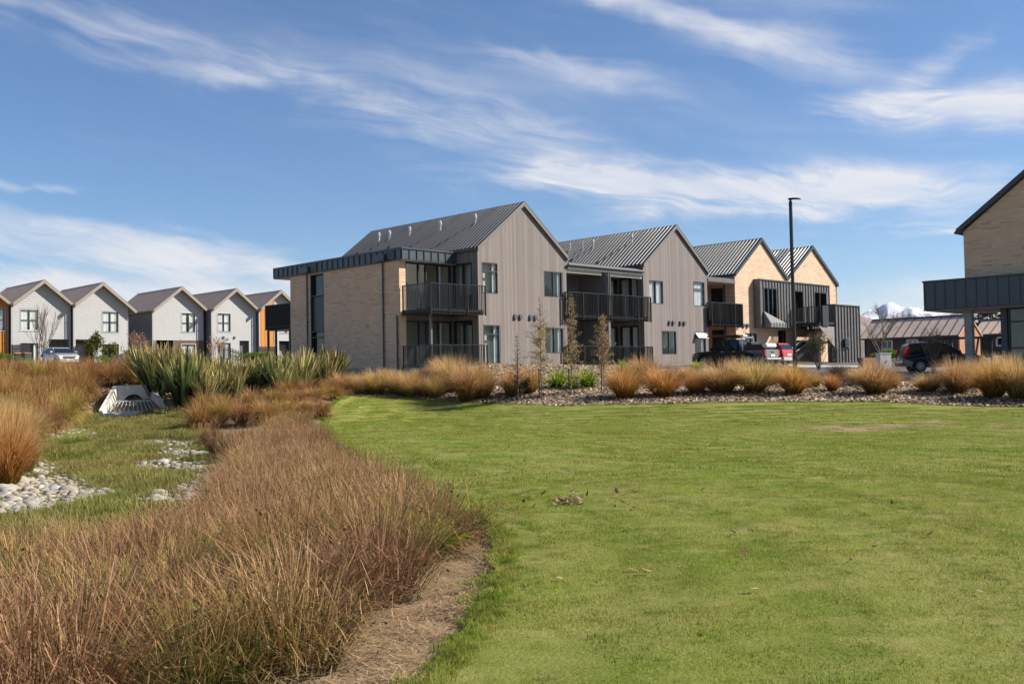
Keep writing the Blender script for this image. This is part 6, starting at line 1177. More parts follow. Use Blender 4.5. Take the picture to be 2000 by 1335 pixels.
def place(name, me, x, y, h, w, label, cat, group, rng, base=.6, dz=0.0):
    o = link(name, me, None, (x, y, gh(x, y)+.02+dz)); s = w/base; o.scale = (s, s*rng.uniform(.92, 1.08), h); o.rotation_euler = (rng.normal(0, .05), rng.normal(0, .05), rng.uniform(0, 6.28))
    return tag(o, label, cat, group)
for i, (x, y, h, w) in enumerate(BED_TUSSOCKS):
    red = i in (15, 17, 18, 23, 25, 32); pool = [m for j, m in enumerate(TUS) if (j % 3 == 0) == red]
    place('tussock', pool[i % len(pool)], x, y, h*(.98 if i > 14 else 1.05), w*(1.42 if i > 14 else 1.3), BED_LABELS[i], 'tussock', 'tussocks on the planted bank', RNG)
ORD = ('leftmost','second from the left','third from the left','fourth from the left','fifth from the left','sixth from the left','seventh from the left','eighth from the left','ninth from the left','tenth from the left','eleventh from the left','twelfth from the left','thirteenth from the left','fourteenth from the left','rightmost')
def rows(tab, cuts, texts):
    """a label for every plant of a row: the row's text and its place in the row, counted as the camera sees it"""
    out = [None]*len(tab); c0 = 0
    for c1, tx in zip(cuts, texts):
        idx = sorted(range(c0, c1), key=lambda k: tab[k][0]/tab[k][1])
        for r_, k in enumerate(idx): out[k] = tx + ', ' + ('rightmost' if r_ == len(idx)-1 else ORD[r_])
        c0 = c1
    return out
LAB = rows(LEFT_TUSSOCKS, (10, 16, 21), ('bronze sedge along the rim above the culvert', 'bronze sedge on the slope left of the culvert', 'rusty sedge low on the left bank'))
for i, (x, y, h, w) in enumerate(LEFT_TUSSOCKS):
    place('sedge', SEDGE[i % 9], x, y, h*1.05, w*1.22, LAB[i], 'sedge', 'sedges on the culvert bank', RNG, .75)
for i, (x, y, h, w) in enumerate(FRONT_TUSSOCKS):
    place('tussock', TUS[(3, 1, 6, 2, 4, 0, 5)[i]], x, y, h*.92, w*1.15, ('big golden tussock beside the pale cobbles at the left edge','golden tussock just behind the biggest one at the left edge','straw tussock right behind the left edge pair','drooping tussock on the far side of the left edge group','rear tussock of the left edge group','large tussock mostly cut off by the left edge','tussock beyond the left edge')[i], 'tussock', 'golden tussocks at the left edge', RNG)
LAB = rows(MID_TUSSOCKS, (7, 14, 18), ('golden sedge in the front row before the flax', 'olive gold sedge in the second row before the flax', 'small sedge by the bare path at the lawn corner'))
for i, (x, y, h, w) in enumerate(MID_TUSSOCKS):
    place('sedge', SEDGE[(i*4+1) % 9], x, y, h*.9, w*1.28, LAB[i], 'sedge', 'sedges before the flax', RNG, .75)
for i, (x, y, h, w) in enumerate(DARK_RUSH):
    place('dark_rush', RUSH_D[i % 3], x, y, h*.62, w*1.0, ('dark brown rush clump leaning over the cobbles','dark rush clump at the near right of the cobbles','dark rush clump behind the cobbles','small dark rush beside the rough grass')[i], 'rush', 'dark rushes by the cobbles', RNG)

LAB = rows(LEFT2, (len(LEFT2),), ('bronze sedge on the crest before the white houses',))
for i, (x, y, h, w) in enumerate(LEFT2):
    place('sedge', SEDGE[(i*2+1) % 9], x, y, h*1.12, w*1.3, LAB[i], 'sedge', 'sedges on the culvert bank', RNG, .75)
LAB = rows(LEFT3, (5, 10, 14, 17), ('rusty sedge in the upper row of the left bank mass', 'rusty sedge in the middle row of the left bank mass', 'rusty sedge in the low row above the golden tussocks', 'rusty sedge scattered high on the left bank'))
for i, (x, y, h, w) in enumerate(LEFT3):
    place('sedge', SEDGE[(i*5+2) % 9], x, y, h*1.02, w*1.2, LAB[i], 'sedge', 'sedges on the culvert bank', RNG, .75)

# flax: long sword leaves in fans
def flax_geo(n, rng, width=.075):
    r = .20*np.sqrt(rng.random(n)); a = rng.uniform(0, 2*np.pi, n); base = np.stack([r*np.cos(a), r*np.sin(a), np.full(n, -.05)], -1)
    q = rng.random(n)**1.1; az = a+rng.normal(0, .35, n); tilt = .05+.62*q; curve = np.where(rng.random(n) < .22, rng.uniform(.6, 1.5, n), rng.uniform(.0, .35, n))*(.3+q)
    return blade_geo(base, az, tilt, rng.uniform(.72, 1.12, n), curve, width*rng.uniform(.7, 1.2, n), 5, rng, rng.uniform(-.5, .5, n), .10)
FLX = [geo_mesh('flax', flax_geo(88, np.random.default_rng(200+i), .078), 'flax_bronze' if i % 3 == 1 else 'flax') for i in range(6)]
FLAX_LABELS = ['big dark green flax right beside the culvert wing wall','flax leaning over the top of the culvert','flax behind the right of the biggest plant','low flax with yellow leaf edges above the front sedges','rear flax at the left end, under the copper leaved shrub','tall flax at the back of the left group','flax in front of the brown timber ground floor','low flax in the middle of the row','small bronze flax left of the bare gap','bronze flax in front of the black picket fence','broad flax in front of the orange timber strip','broad silvery flax in front of the brick wing corner','upright flax below the slit window','last flax at the right end, fanned against the brick wall']
for i, (x, y, h, w) in enumerate(FLAX):
    for j in range(1): place('flax', FLX[(i*5+j) % 6], x, y, h*1.12, h*.62+w*.55, FLAX_LABELS[i], 'flax', 'flax plants along the swale bank', RNG, 1.0)
for i, (x, y, h, w) in enumerate(FLAX2):
    place('flax', FLX[(i*3+1) % 6], x, y, h*1.05, h*.55+w*.5, ('flax at the back left end of the row, against the copper shrub','tall rear flax second from the left','rear flax behind the big dark green plant','rear flax before the brown timber wall','rear flax left of the picket fence','rear flax under the picket fence','rear flax under the plain door','rear flax below the orange timber strip','rear flax below the black rear balcony','rear flax below the slit window, left side','front flax between the culvert and the big plant','low front flax right of the culvert','low front flax above the olive sedges','small end flax against the brick wall','low flax in front of the orange timber strip','low flax in front of the brick corner','low flax behind the front sedges')[i], 'flax', 'flax plants along the swale bank', RNG, 1.0)
for i, (x, y, h, w) in enumerate(LILY):
    if i == 0: LIL = [geo_mesh('grassy_lily', tussock_geo(150, np.random.default_rng(300+k), .75, 1.2, .055, 4), 'lily') for k in range(3)]
    place('grassy_lily', LIL[i % 3], x, y, h*.8, w*1.0, ('bright green strappy plant behind the second and third saplings','small bright green plant by the third sapling stake','large bright green strappy plant left of the fourth sapling','yellow green plant at the foot of the double balcony','yellow green strappy plant before the ute bonnet','yellow plant behind the orange tussock by the saplings')[i], 'plant', 'strappy green plants on the bank', RNG)

def leaf_geo(C_, size, rng, flat=.0):
    n = len(C_); a = rng.normal(0, 1, (n, 3)); a[:, 2] *= (1-flat); a /= np.linalg.norm(a, axis=1)[:, None]; b = np.cross(a, rng.normal(0, 1, (n, 3))); b /= np.linalg.norm(b, axis=1)[:, None]
    s = (size*rng.uniform(.6, 1.35, n))[:, None]; w = s*.5
    V = np.stack([C_-a*s, C_-b*w, C_+a*s, C_+b*w], 1).reshape(-1, 3); F = np.arange(4*n).reshape(n, 4)
    return V, F, np.repeat(rng.random(n), 4), np.repeat(rng.random(n), 4)
# ---- scatter (only for what nobody could count)
def scatter(name, src, P, rz, sc, ix):
    col = bpy.data.collections.new(name+'_source')
    for i, me in enumerate(src):
        o = bpy.data.objects.new('%s_piece_%02d' % (name, i), me); col.objects.link(o)
    me = bpy.data.meshes.new(name); me.vertices.add(len(P)); me.vertices.foreach_set('co', np.ascontiguousarray(P, np.float32).ravel())
    for an, av, ty in (('rz', rz, 'FLOAT'), ('sc', sc, 'FLOAT'), ('ix', ix, 'INT')):
        a = me.attributes.new(an, ty, 'POINT'); a.data.foreach_set('value', np.ascontiguousarray(av, np.int32 if ty == 'INT' else np.float32))
    me.update(); o = link(name, me); kind(o, 'stuff')
    g = bpy.data.node_groups.new(name, 'GeometryNodeTree'); g.interface.new_socket('Geometry', in_out='INPUT', socket_type='NodeSocketGeometry'); g.interface.new_socket('Geometry', in_out='OUTPUT', socket_type='NodeSocketGeometry')
    nd = g.nodes; gi = nd.new('NodeGroupInput'); go = nd.new('NodeGroupOutput'); ip = nd.new('GeometryNodeInstanceOnPoints'); ci = nd.new('GeometryNodeCollectionInfo')
    ci.inputs['Collection'].default_value = col; ci.inputs['Separate Children'].default_value = True; ci.inputs['Reset Children'].default_value = True
    def na(an, ty): q = nd.new('GeometryNodeInputNamedAttribute'); q.data_type = ty; q.inputs[0].default_value = an; return next(s for s in q.outputs if s.enabled)
    cx = nd.new('ShaderNodeCombineXYZ'); g.links.new(na('rz', 'FLOAT'), cx.inputs[2]); er = nd.new('FunctionNodeEulerToRotation'); g.links.new(cx.outputs[0], er.inputs[0])
    g.links.new(gi.outputs[0], ip.inputs['Points']); g.links.new(ci.outputs[0], ip.inputs['Instance']); ip.inputs['Pick Instance'].default_value = True
    g.links.new(na('ix', 'INT'), ip.inputs['Instance Index']); g.links.new(er.outputs[0], ip.inputs['Rotation']); g.links.new(na('sc', 'FLOAT'), ip.inputs['Scale']); g.links.new(ip.outputs[0], go.inputs[0])
    md = o.modifiers.new('scatter', 'NODES'); md.node_group = g; return o
def patch_geo(n, size, h0, h1, w, segs, rng, tilt=.5, curve=.5):
    base = np.stack([rng.uniform(-size/2, size/2, n), rng.uniform(-size/2, size/2, n), np.full(n, -.01)], -1)
    return blade_geo(base, rng.uniform(0, 2*np.pi, n), np.abs(rng.normal(0, tilt, n)), rng.uniform(h0, h1, n), rng.uniform(0, curve, n), w*rng.uniform(.6, 1.3, n), segs, rng)
def lawn_grass():
    rng = np.random.default_rng(21)
    near = [geo_mesh('lawn_patch', patch_geo(2600, .66, .015, .038, .0044, 2, np.random.default_rng(400+i), .55, .7), 'lawn') for i in range(5)]
    far = [geo_mesh('lawn_patch', patch_geo(1600, 1.3, .022, .048, .010, 1, np.random.default_rng(420+i), .55, .5), 'lawn') for i in range(4)]
    tuft = [geo_mesh('lawn_tuft', patch_geo(110, .16, .035, .085, .0050, 3, np.random.default_rng(440+i), .5, .9), 'lawn') for i in range(4)]
    P = []; ix = []; sc = []
    for y in np.arange(3.6, 15.0, .5):
        for x in np.arange(interp(L_EDGE, y)+.28, .55*y+2.2, .5): P.append((x+rng.uniform(-.08, .08), y+rng.uniform(-.1, .1))); ix.append(rng.integers(0, 5)); sc.append(rng.uniform(.7, 1.35))
    for y in np.arange(15, 45.5, .95):
        for x in np.arange(interp(L_EDGE, y)+.5, .54*y+4, .95):
            px_, py_ = x+rng.uniform(-.15, .15), y+rng.uniform(-.15, .15)
            if py_ > interp(F_EDGE, px_)-.5: continue
            if any(((px_-b[0])/b[2])**2+((py_-b[1])/b[3])**2 < .22 for b in BARE): continue
            P.append((px_, py_)); ix.append(5+rng.integers(0, 4)); sc.append(rng.uniform(.85, 1.25))
    for y in np.arange(3.4, 14, .045):
        for k in range(2): P.append((interp(L_EDGE, y)+.05+rng.normal(0, .045)+.07*k, y)); ix.append(9+rng.integers(0, 4)); sc.append(rng.uniform(.4, .85))
    for y in np.arange(14, 45, .12): P.append((interp(L_EDGE, y)+.05+rng.normal(0, .06), y)); ix.append(9+rng.integers(0, 4)); sc.append(rng.uniform(.7, 1.4))
    for x in np.arange(-7.4, 24, .12): P.append((x, interp(F_EDGE, x)-.04+rng.normal(0, .07))); ix.append(9+rng.integers(0, 4)); sc.append(rng.uniform(.6, 1.25))
    P = np.array(P); z = gh(P[:, 0], P[:, 1])+.03
    scatter('lawn_grass', near+far+tuft, np.c_[P, z], rng.uniform(0, 6.28, len(P)), np.array(sc), np.array(ix))
lawn_grass()
def swale_grass():
    rng = np.random.default_rng(22)
    src = [geo_mesh('rough_patch', patch_geo(520, .8, .06, .20, .010, 2, np.random.default_rng(460+i), .45, .9), 'swale_grass') for i in range(4)]
    P = []
    cb = np.array([c[:2] for c in COBBLES])
    for y in np.arange(9, 39.5, .55):
        xl = np.interp(y, [8,12,18,24,30,34,39.8], [-9.5,-10,-11.5,-12.8,-14,-15.6,-17.3]); xr = np.interp(y, [8,12,18,24,30,34,39.8], [-5.2,-4.6,-5.6,-7,-8.6,-11,-13.0])
        for x in np.arange(xl, xr, .55):
            q = np.array((x+rng.uniform(-.2, .2), y+rng.uniform(-.2, .2)))
            if ((cb-q)**2).sum(1).min() < .20**2*(6 if rng.random() < .9 else 0): continue
            if abs(q[0]+15.2) < 1.3 and q[1] > 39.2: continue
            P.append(q)
    P = np.array(P); scatter('swale_grass', src, np.c_[P, gh(P[:, 0], P[:, 1])+.02], rng.uniform(0, 6.28, len(P)), rng.uniform(.6, 1.25, len(P)), rng.integers(0, 4, len(P)))
swale_grass()
HOLLOWS = [(-1.75,6.15,.36),(-2.35,5.35,.34),(-3.1,6.5,.40),(-1.35,7.55,.30),(-2.3,8.0,.36),(-3.6,8.2,.40),(-1.5,9.6,.34),(-2.7,10.3,.38),(-4.6,9.3,.36),(-1.9,12.2,.38),(-3.3,13.6,.36),(-2.6,16.2,.36),(-4.1,18.0,.36),(-3.6,5.4,.3)]
REED_R = [(3,-1.85),(5,-1.38),(6,-1.06),(7,-.82),(8.3,-.64),(9.5,-.62),(11,-.82),(13,-1.35),(16,-2.25),(21,-3.7),(27,-5.4),(32,-6.7)]
REED_L = [(3,-5),(5,-6.5),(8,-9.0),(9.6,-9.6),(10.4,-5.1),(11.2,-3.6),(14,-4.0),(17,-4.7),(20,-5.5),(24,-6.5),(27,-7.1),(32,-7.3)]
def rush_geo(n, rng, h=.78, wid=.0068, messy=.34, rad=.24, out=.0):
    q = np.sqrt(rng.random(n)); r = rad*q; a = rng.uniform(0, 2*np.pi, n); base = np.stack([r*np.cos(a), r*np.sin(a), np.full(n, -.03)], -1)
    az = np.where(rng.random(n) < .72, a+rng.normal(0, .5, n), rng.uniform(0, 6.28, n)); tilt = np.abs(rng.normal(0, messy, n))+out*q; bent = rng.random(n) < .28
    curve = np.where(bent, rng.uniform(.8, 2.2, n), rng.uniform(-.15, .55, n)+.5*out*q); L = rng.uniform(.5, 1.08, n)*h*(1-.22*q)
    g = blade_geo(base, az, tilt, L, curve, wid*rng.uniform(.6, 1.35, n), 4, rng, None, .35)
    v = g[0].reshape(n, 5, 2, 3); k = rng.integers(0, n, n//2); j = rng.integers(2, 5, n//2); C_ = v[k, j, 0]+rng.normal(0, .006, (n//2, 3))
    sd_ = leaf_geo(C_, .011, rng); sd_ = (sd_[0], sd_[1], np.full(len(sd_[0]), .30), sd_[3])
    k = rng.integers(0, n, n); j = rng.integers(1, 5, n); b2 = v[k, j, 0]; tw = blade_geo(b2, rng.uniform(0, 6.28, n), rng.uniform(.3, 1.5, n), rng.uniform(.05, .17, n), rng.uniform(-.6, .9, n), wid*rng.uniform(.5, 1.0, n), 2, rng, None, .4)
    tw = (tw[0], tw[1], .45+.55*tw[2], tw[3]); return join_geo([g, sd_, tw])
def rushes():
    rng = np.random.default_rng(31)
    # floor under the rushes, coloured dark for the shade between the clumps
    yl = np.linspace(2.5, 32, 110); xl = interp(REED_L, yl)+.1; xr = np.maximum(interp(REED_R, yl)-.22, xl+.1); u = np.linspace(0, 1, 24)
    sheet('rush_floor_shade', np.stack([xl[None]+u[:, None]*(xr-xl)[None], np.broadcast_to(yl[None], (24, 110))], -1), plain('shaded_rush_floor', (.075, .048, .028), .95, 0, .45, 9, .8, 60), .012)
    src = [geo_mesh('rush_tuft', rush_geo(520, np.random.default_rng(500+i), .72, .0050, .34, .25, .30), 'reed') for i in range(6)] + [geo_mesh('rush_tuft', rush_geo(520, np.random.default_rng(510+i), .72, .0050, .34, .25, .30), 'reed_green') for i in range(3)]
    src += [geo_mesh('rush_tuft', rush_geo(150, np.random.default_rng(520+i), .55, .0062, .55, .30, .2), 'reed') for i in range(3)]
    P = []; ix = []; sc = []; y = 3.2; row = 0
    while y < 32:
        st = .62 if y < 9.5 else .48
        for x in np.arange(interp(REED_L, y)+(row % 2)*st*.5, interp(REED_R, y)-.05, st):
            px_, py_ = x+rng.uniform(-.2, .2), y+rng.uniform(-.2, .2)
            if abs(px_) > .56*py_+2.5: continue
            if any((px_-a_)**2+(py_-b_)**2 < c_*c_ for a_, b_, c_ in HOLLOWS): continue
            if py_ < 11 and rng.random() < .10: continue
            e = min(1.0, (interp(REED_R, py_)-px_)/.5+(.82 if 6.5 < py_ < 13 else .66))
            P.append((px_, py_)); ix.append(rng.integers(0, 6) if rng.random() > .20+.18*(e < .95) else 6+rng.integers(0, 3)); sc.append(e*(rng.uniform(.82, 1.22) if py_ < 9.5 else rng.uniform(.75, 1.18))*(1.15 if rng.random() < .12 else 1.0))
            if rng.random() < (.45 if py_ < 9.5 else .8): P.append((px_+rng.uniform(-.3, .3), py_+rng.uniform(-.3, .3))); ix.append(9+rng.integers(0, 3)); sc.append(e*rng.uniform(.8, 1.25))
        y += st*.86; row += 1
    P = np.array(P); scatter('rush_bed', src, np.c_[P, gh(P[:, 0], P[:, 1])], rng.uniform(0, 6.28, len(P)), np.array(sc), np.array(ix))
    # the clumps that stand out of the mass at the front
    big = [geo_mesh('rush_clump', rush_geo(520, np.random.default_rng(530+i), .82, .0060, .32, .24, .42), 'reed_green' if i % 2 == 0 else 'reed') for i in range(4)]
    for i, (x, y, s, lab) in enumerate([(-1.55, 5.9, 1.0, 'green based rush clump at the centre of the foreground'), (-1.38, 6.7, 1.1, 'rusty drooping rush clump beside the bare earth strip'), (-2.75, 5.5, .95, 'green tinged rush clump low at the bottom left'), (-.78, 9.7, 1.12, 'green and rust rush clump hanging over the lawn edge'), (-2.6, 7.4, .95, 'dark tangled rush clump left of the foreground centre'), (-2.2, 5.0, .8, 'rush clump on the bottom edge of the picture')]):
        o = link('rush_clump', big[(i*3) % 4 if i != 1 else 1], None, (x, y, gh(x, y))); o.scale = (s*1.15, s*1.15, s*.88); o.rotation_euler = (0, 0, i*1.3); tag(o, lab, 'rush', 'rush clumps in the foreground')
rushes()
for i, (x, y, h, w, lab) in enumerate([(-.72, 9.05, .40, .30, 'fresh green grass tuft on the lawn side of the rushes'), (-.42, 10.7, .35, .22, 'green grass tuft where the rushes meet the lawn')]):
    place('grass_tuft', LIL[i % 3], x, y, h, w, lab, 'grass tuft', None, RNG)
def litter():
    rng = np.random.default_rng(41)
    # dry straw on the bare strip
    n = 13000; y = 3.4+10.5*rng.random(n)**1.5; x = interp(L_EDGE, y)-.02-np.abs(rng.normal(0, .42, n)); ok = (np.sin(x*7+2*np.sin(y*3))*np.sin(y*5.3+x*2)+rng.normal(0, .45, n)) > -.05; x = x[ok]; y = y[ok]; n = len(x); z = gh(x, y)+.012+rng.random(n)*.02
    g = blade_geo(np.stack([x, y, z], -1), rng.uniform(0, 6.28, n), rng.normal(1.5, .10, n), rng.uniform(.03, .15, n), rng.normal(0, .25, n), .0055*rng.uniform(.5, 1.4, n), 2, rng, None, .4)
    me = np_mesh('straw_litter', g[0], g[1], 'straw', {'t': g[2], 'rnd': g[3]}); kind(link('straw_litter', me), 'stuff')
    # bark chips on the bank
    n = 30000; u = rng.random(n)**.8; xb = -7.2+u*33; f = interp(F_EDGE, xb); t = np.maximum(interp(T_EDGE, xb), f+.3); v = rng.random(n)**1.35; yb = f+.05+v*(t-f); zb = gh(xb, yb)+.045
    a = rng.uniform(0, 6.28, n); L = rng.uniform(.03, .085, n); Wd = L*rng.uniform(.35, .8, n); tl = rng.normal(0, .45, n); h = rng.uniform(.006, .018, n)
    c, s = np.cos(a), np.sin(a); V = np.zeros((n, 8, 3)); k = 0
    for dz in (0, 1):
        for (p, q) in ((-1, -1), (1, -1), (1, 1), (-1, 1)):
            lx = p*L*np.cos(tl)*(.8 if dz else 1); ly = q*Wd*(.8 if dz else 1); V[:, k] = np.stack([xb+lx*c-ly*s, yb+lx*s+ly*c, zb+p*L*np.sin(tl)+dz*h], -1); k += 1
    o = (np.arange(n)*8)[:, None, None]; F = (o+np.array([(4,5,6,7),(0,1,5,4),(1,2,6,5),(2,3,7,6),(3,0,4,7)])[None]).reshape(-1, 4); r = rng.random(n)
    kind(link('bark_chips', np_mesh('bark_chips', V.reshape(-1, 3), F, 'chip', {'t': np.repeat(r, 8), 'rnd': np.repeat(rng.random(n), 8)})), 'stuff')
    # dead leaves blown on to the lawn
    pts = [(.67+rng.normal(0, .10), 12.05+rng.normal(0, .16)) for _ in range(60)] + [(rng.uniform(-.1, 1.6), rng.uniform(11.2, 13)) for _ in range(44)] + [(rng.uniform(-1, .5*q), q) for q in rng.uniform(5.5, 24, 70)] + [(1.62, 6.9), (2.5, 8.0), (1.66, 6.92)]
    P = np.array([p for p in pts if p[0] > interp(L_EDGE, p[1])]); n = len(P); z = gh(P[:, 0], P[:, 1])+.068
    g = blade_geo(np.c_[P, z], rng.uniform(0, 6.28, n), rng.normal(1.45, .25, n), rng.uniform(.05, .10, n), rng.normal(0, .7, n), rng.uniform(.03, .055, n), 3, rng, None, .1)
    kind(link('dead_leaves', np_mesh('dead_leaves', g[0], g[1], 'dead_leaf', {'t': np.repeat(rng.random(n), 8), 'rnd': g[3]})), 'stuff')
litter()

# ---- cobbles: each stone a part of the bed it lies in
def stone_mesh(i):
    rng = np.random.default_rng(600+i); bm = bmesh.new(); bmesh.ops.create_icosphere(bm, subdivisions=2, radius=1.0); k = rng.normal(0, 1, (5, 3)); k /= np.linalg.norm(k, axis=1)[:, None]; am = rng.uniform(-.16, .16, 5); ax = (1, rng.uniform(.62, .9), rng.uniform(.45, .68))
    for v in bm.verts:
        d = np.array(v.co); s = 1+sum(a*math.sin(3*float(d@q)+1) for a, q in zip(am, k)); v.co = Vector((d[0]*s*ax[0], d[1]*s*ax[1], d[2]*s*ax[2]))
    me = bpy.data.meshes.new('cobble'); bm.to_mesh(me); bm.free(); me.materials.append(M['stone'] if i % 5 else M['concrete_dark']); me.polygons.foreach_set('use_smooth', [True]*len(me.polygons)); return me
def cobbles():
    rng = np.random.default_rng(61); src = [stone_mesh(i) for i in range(1, 10)]; dark = stone_mesh(0)
    xs = np.array(COBBLES); b = kind(bpy.data.objects.new('cobble_bed', None), 'structure'); COL.objects.link(b); b.location = (-8, 19, -.45); b['label'] = 'pale river cobbles lying in two drifts in the swale'
    order = np.argsort(xs[:, 1]/np.maximum(xs[:, 2], .01)); rest = []
    for r_, i in enumerate(order):
        x, y, s = xs[i]; z = gh(x, y)+s*.02
        if r_ < 300:
            o = link('cobble', dark if rng.random() < .07 else src[rng.integers(0, 9)], b, (x+8, y-19, z+.45)); o.scale = (s*rng.uniform(.6, 1.0),)*3; o.rotation_euler = (rng.normal(0, .25), rng.normal(0, .25), rng.uniform(0, 6.28))
        else: rest.append((x, y, z, s))
    # small stones between, and the gravel slope beside the culvert
    pts = []
    for x, y, s in COBBLES:
        for k in range(7): pts.append((x+rng.normal(0, .26), y+rng.normal(0, .42), float(np.clip(rng.lognormal(-3.0, .45), .018, .11))))
    for x, y, z, s in rest: pts.append((x, y, s*.8))
    for k in range(420): pts.append((-16.75+rng.normal(0, .45), 40.1+rng.normal(0, .9), rng.uniform(.025, .07)))
    V = []; F = []; o = 0; sp = [np.array([v.co[:] for v in m.vertices]) for m in src[:3]]
    bm = bmesh.new(); bmesh.ops.create_icosphere(bm, subdivisions=1, radius=1.0); base = np.array([v.co[:] for v in bm.verts]); ff = np.array([[v.index for v in f.verts] for f in bm.faces]); bm.free()
    for x, y, s in pts:
        v = base*s*rng.uniform(.6, 1.2, 3)*np.array((1, 1, .6)); V.append(v+np.array((x+8, y-19, gh(x, y)+s*.25+.45))); F.append(ff+o); o += len(base)
    g = link('gravel', np_mesh('gravel', np.concatenate(V), np.concatenate(F), 'stone', smooth=True), b); kind(g, 'stuff')
cobbles()

# ---- trees and shrubs
def twig_tree(mb, p, d, L, r, depth, rng, tips, spread=.55, kids=(2, 4), up=.15, taper=.62):
    pts = [p]; q = Vector(p); dd = Vector(d).normalized(); n = 4
    for k in range(n):
        dd = (dd + Vector(rng.normal(0, .10, 3)) + Vector((0, 0, up*.25))).normalized(); q = q + dd*(L/n); pts.append(q.copy())
    mb.tube(pts, [r*(1-(1-taper)*k/n) for k in range(n+1)], 5 if r > .02 else 4, cap=False)
    for q_ in pts[2:]: tips.append((q_.copy(), depth))
    if depth == 0: return
    for k in range(int(rng.integers(kids[0], kids[1]+1))):
        i = int(rng.integers(2, n+1)); a = rng.uniform(0, 6.28); s = Vector((math.cos(a), math.sin(a), 0)); nd = (dd*(1-spread)+s*spread+Vector((0, 0, up))).normalized()
        twig_tree(mb, pts[i], nd, L*rng.uniform(.55, .8), r*taper*rng.uniform(.6, .85), depth-1, rng, tips, spread, kids, up, taper)
    twig_tree(mb, pts[-1], dd, L*.72, r*taper, depth-1, rng, tips, spread, kids, up, taper)

def sapling(label, x, y, h, leaves, seed, foot=.32, mat='leaf_gold', wide=.55, leaf_top=.82, stake_h=1.15, lean=0.0, dens=1.0):
    rng = np.random.default_rng(seed); b = thing('sapling', label, 'tree', (x, y, gh(x, y)), 0, 'staked saplings on the bank')
    mb = MB(); pts = [(lean*k/8*h+rng.normal(0, .012), rng.normal(0, .012), h*k/8) for k in range(9)]; mb.tube(pts, [.028*(1-.85*k/8)+.003 for k in range(9)], 7); mb.build('trunk', 'bark', b)
    mb = MB(); cs = []; zz = np.sort(rng.uniform(foot*h, h*.97, int(h*34)))
    for z in zz:
        f = (z/h-foot)/(1-foot); L = wide*(1-f)**.8*rng.uniform(.12, 1.2)*(.55+.45*min(1, f*6))+.06; a = rng.uniform(0, 6.28); up_ = rng.uniform(.45, 1.35); p = Vector((lean*z, 0, z)); pp = [p]
        for k in range(1, 5): pp.append(p+Vector((math.cos(a), math.sin(a), 0))*(L*k/4)+Vector((0, 0, L*(up_*k/4-.45*(k/4)**2))))
        mb.tube(pp, [.008, .007, .006, .004, .003], 4, cap=False)
        if z < leaf_top*h:
            m_ = int(leaves*L*dens*.30)
            for k in range(m_): t = rng.uniform(.2, 1.05); i = min(3, int(t*4)); q = pp[i].lerp(pp[i+1], min(1, t*4-i)); cs.append((q.x+rng.normal(0, .045), q.y+rng.normal(0, .045), q.z+rng.normal(-.02, .04)))
    br = mb.build('branches', 'bark', b)
    if cs: g = leaf_geo(np.array(cs), .026, rng); o = link('foliage', geo_mesh('foliage', g, mat), b)
    mb = MB(); mb.box(-.12, -.075, -.03, .015, -.3, stake_h); s = mb.build('stake', 'stake', b); mb = MB(); mb.tube([(-.10, 0, stake_h-.1), (.02, .04, stake_h-.08), (.04, -.04, stake_h-.06), (-.10, -.02, stake_h-.1)], .012, 4); mb.build('tie', 'rubber', s)
sapling('thin dark sapling with a bare leader, first from the left', .22, 43.5, 2.95, 60, 71, .20, 'leaf_dark', .55, .45, .9)
sapling('tall golden leaved sapling before the first gable', 1.24, 43.3, 4.5, 330, 72, .31, 'leaf_gold', .78, .72, 1.35)
sapling('slender golden sapling before the left end of the double balcony', 2.55, 43.5, 4.55, 260, 73, .22, 'leaf_gold', .52, .93, 1.2, .02)
sapling('golden sapling with a dark double stake before the double balcony', 4.01, 43.9, 3.55, 300, 74, .26, 'leaf_gold', .72, 1.0, 1.25)

def bare_tree(name, label, x, y, h, seed, r, leaves=None, spread=.5, depth=4, up=.18, lsize=.05, lmat='leaf_pink', kids=(2, 3), n0=1, group=None, per=1):
    rng = np.random.default_rng(seed); b = thing(name, label, 'tree' if 'tree' in name else 'shrub', (x, y, gh(x, y)-.05), 0, group); mb = MB(); tips = []
    for k in range(n0):
        a = rng.uniform(0, 6.28); d = Vector((math.cos(a)*.25*(n0 > 1), math.sin(a)*.25*(n0 > 1), 1)); twig_tree(mb, Vector((rng.normal(0, .05)*(n0 > 1), rng.normal(0, .05)*(n0 > 1), 0)), d, h*(.36 if n0 == 1 else .34), r, depth, rng, tips, spread, kids, up)
    zm = max(t[0].z for t in tips); mb.v = [(v[0]*h/zm, v[1]*h/zm, v[2]*h/zm) for v in mb.v]; mb.build('branches', 'bark', b)
    if leaves:
        C_ = np.array([[c*h/zm for c in t[0]] for t in tips if t[1] <= 1]); C_ = np.repeat(C_, per, 0); C_ = C_[rng.random(len(C_)) < leaves] + rng.normal(0, lsize*1.4, (1, 3)); C_ = C_+rng.normal(0, lsize*1.5, C_.shape)
        link('foliage', geo_mesh('foliage', leaf_geo(C_, lsize, rng), lmat), b)
    return b
bare_tree('bare_tree', 'bare winter tree with fine twigs in front of the tan roofed barn', 24.2, 65.5, 4.6, 81, .075, None, .55, 4, .22, kids=(3, 4))
bare_tree('bare_shrub', 'grey leafless shrub in front of the first white townhouse', -38.75, 82.0, 5.2, 82, .045, None, .34, 3, .3, kids=(2, 3), n0=6)
bare_tree('copper_shrub', 'copper leaved shrub above the left end of the flax', -31.66, 84.0, 3.0, 83, .03, .8, .5, 3, .2, .045, 'leaf_pink', n0=4, per=2)
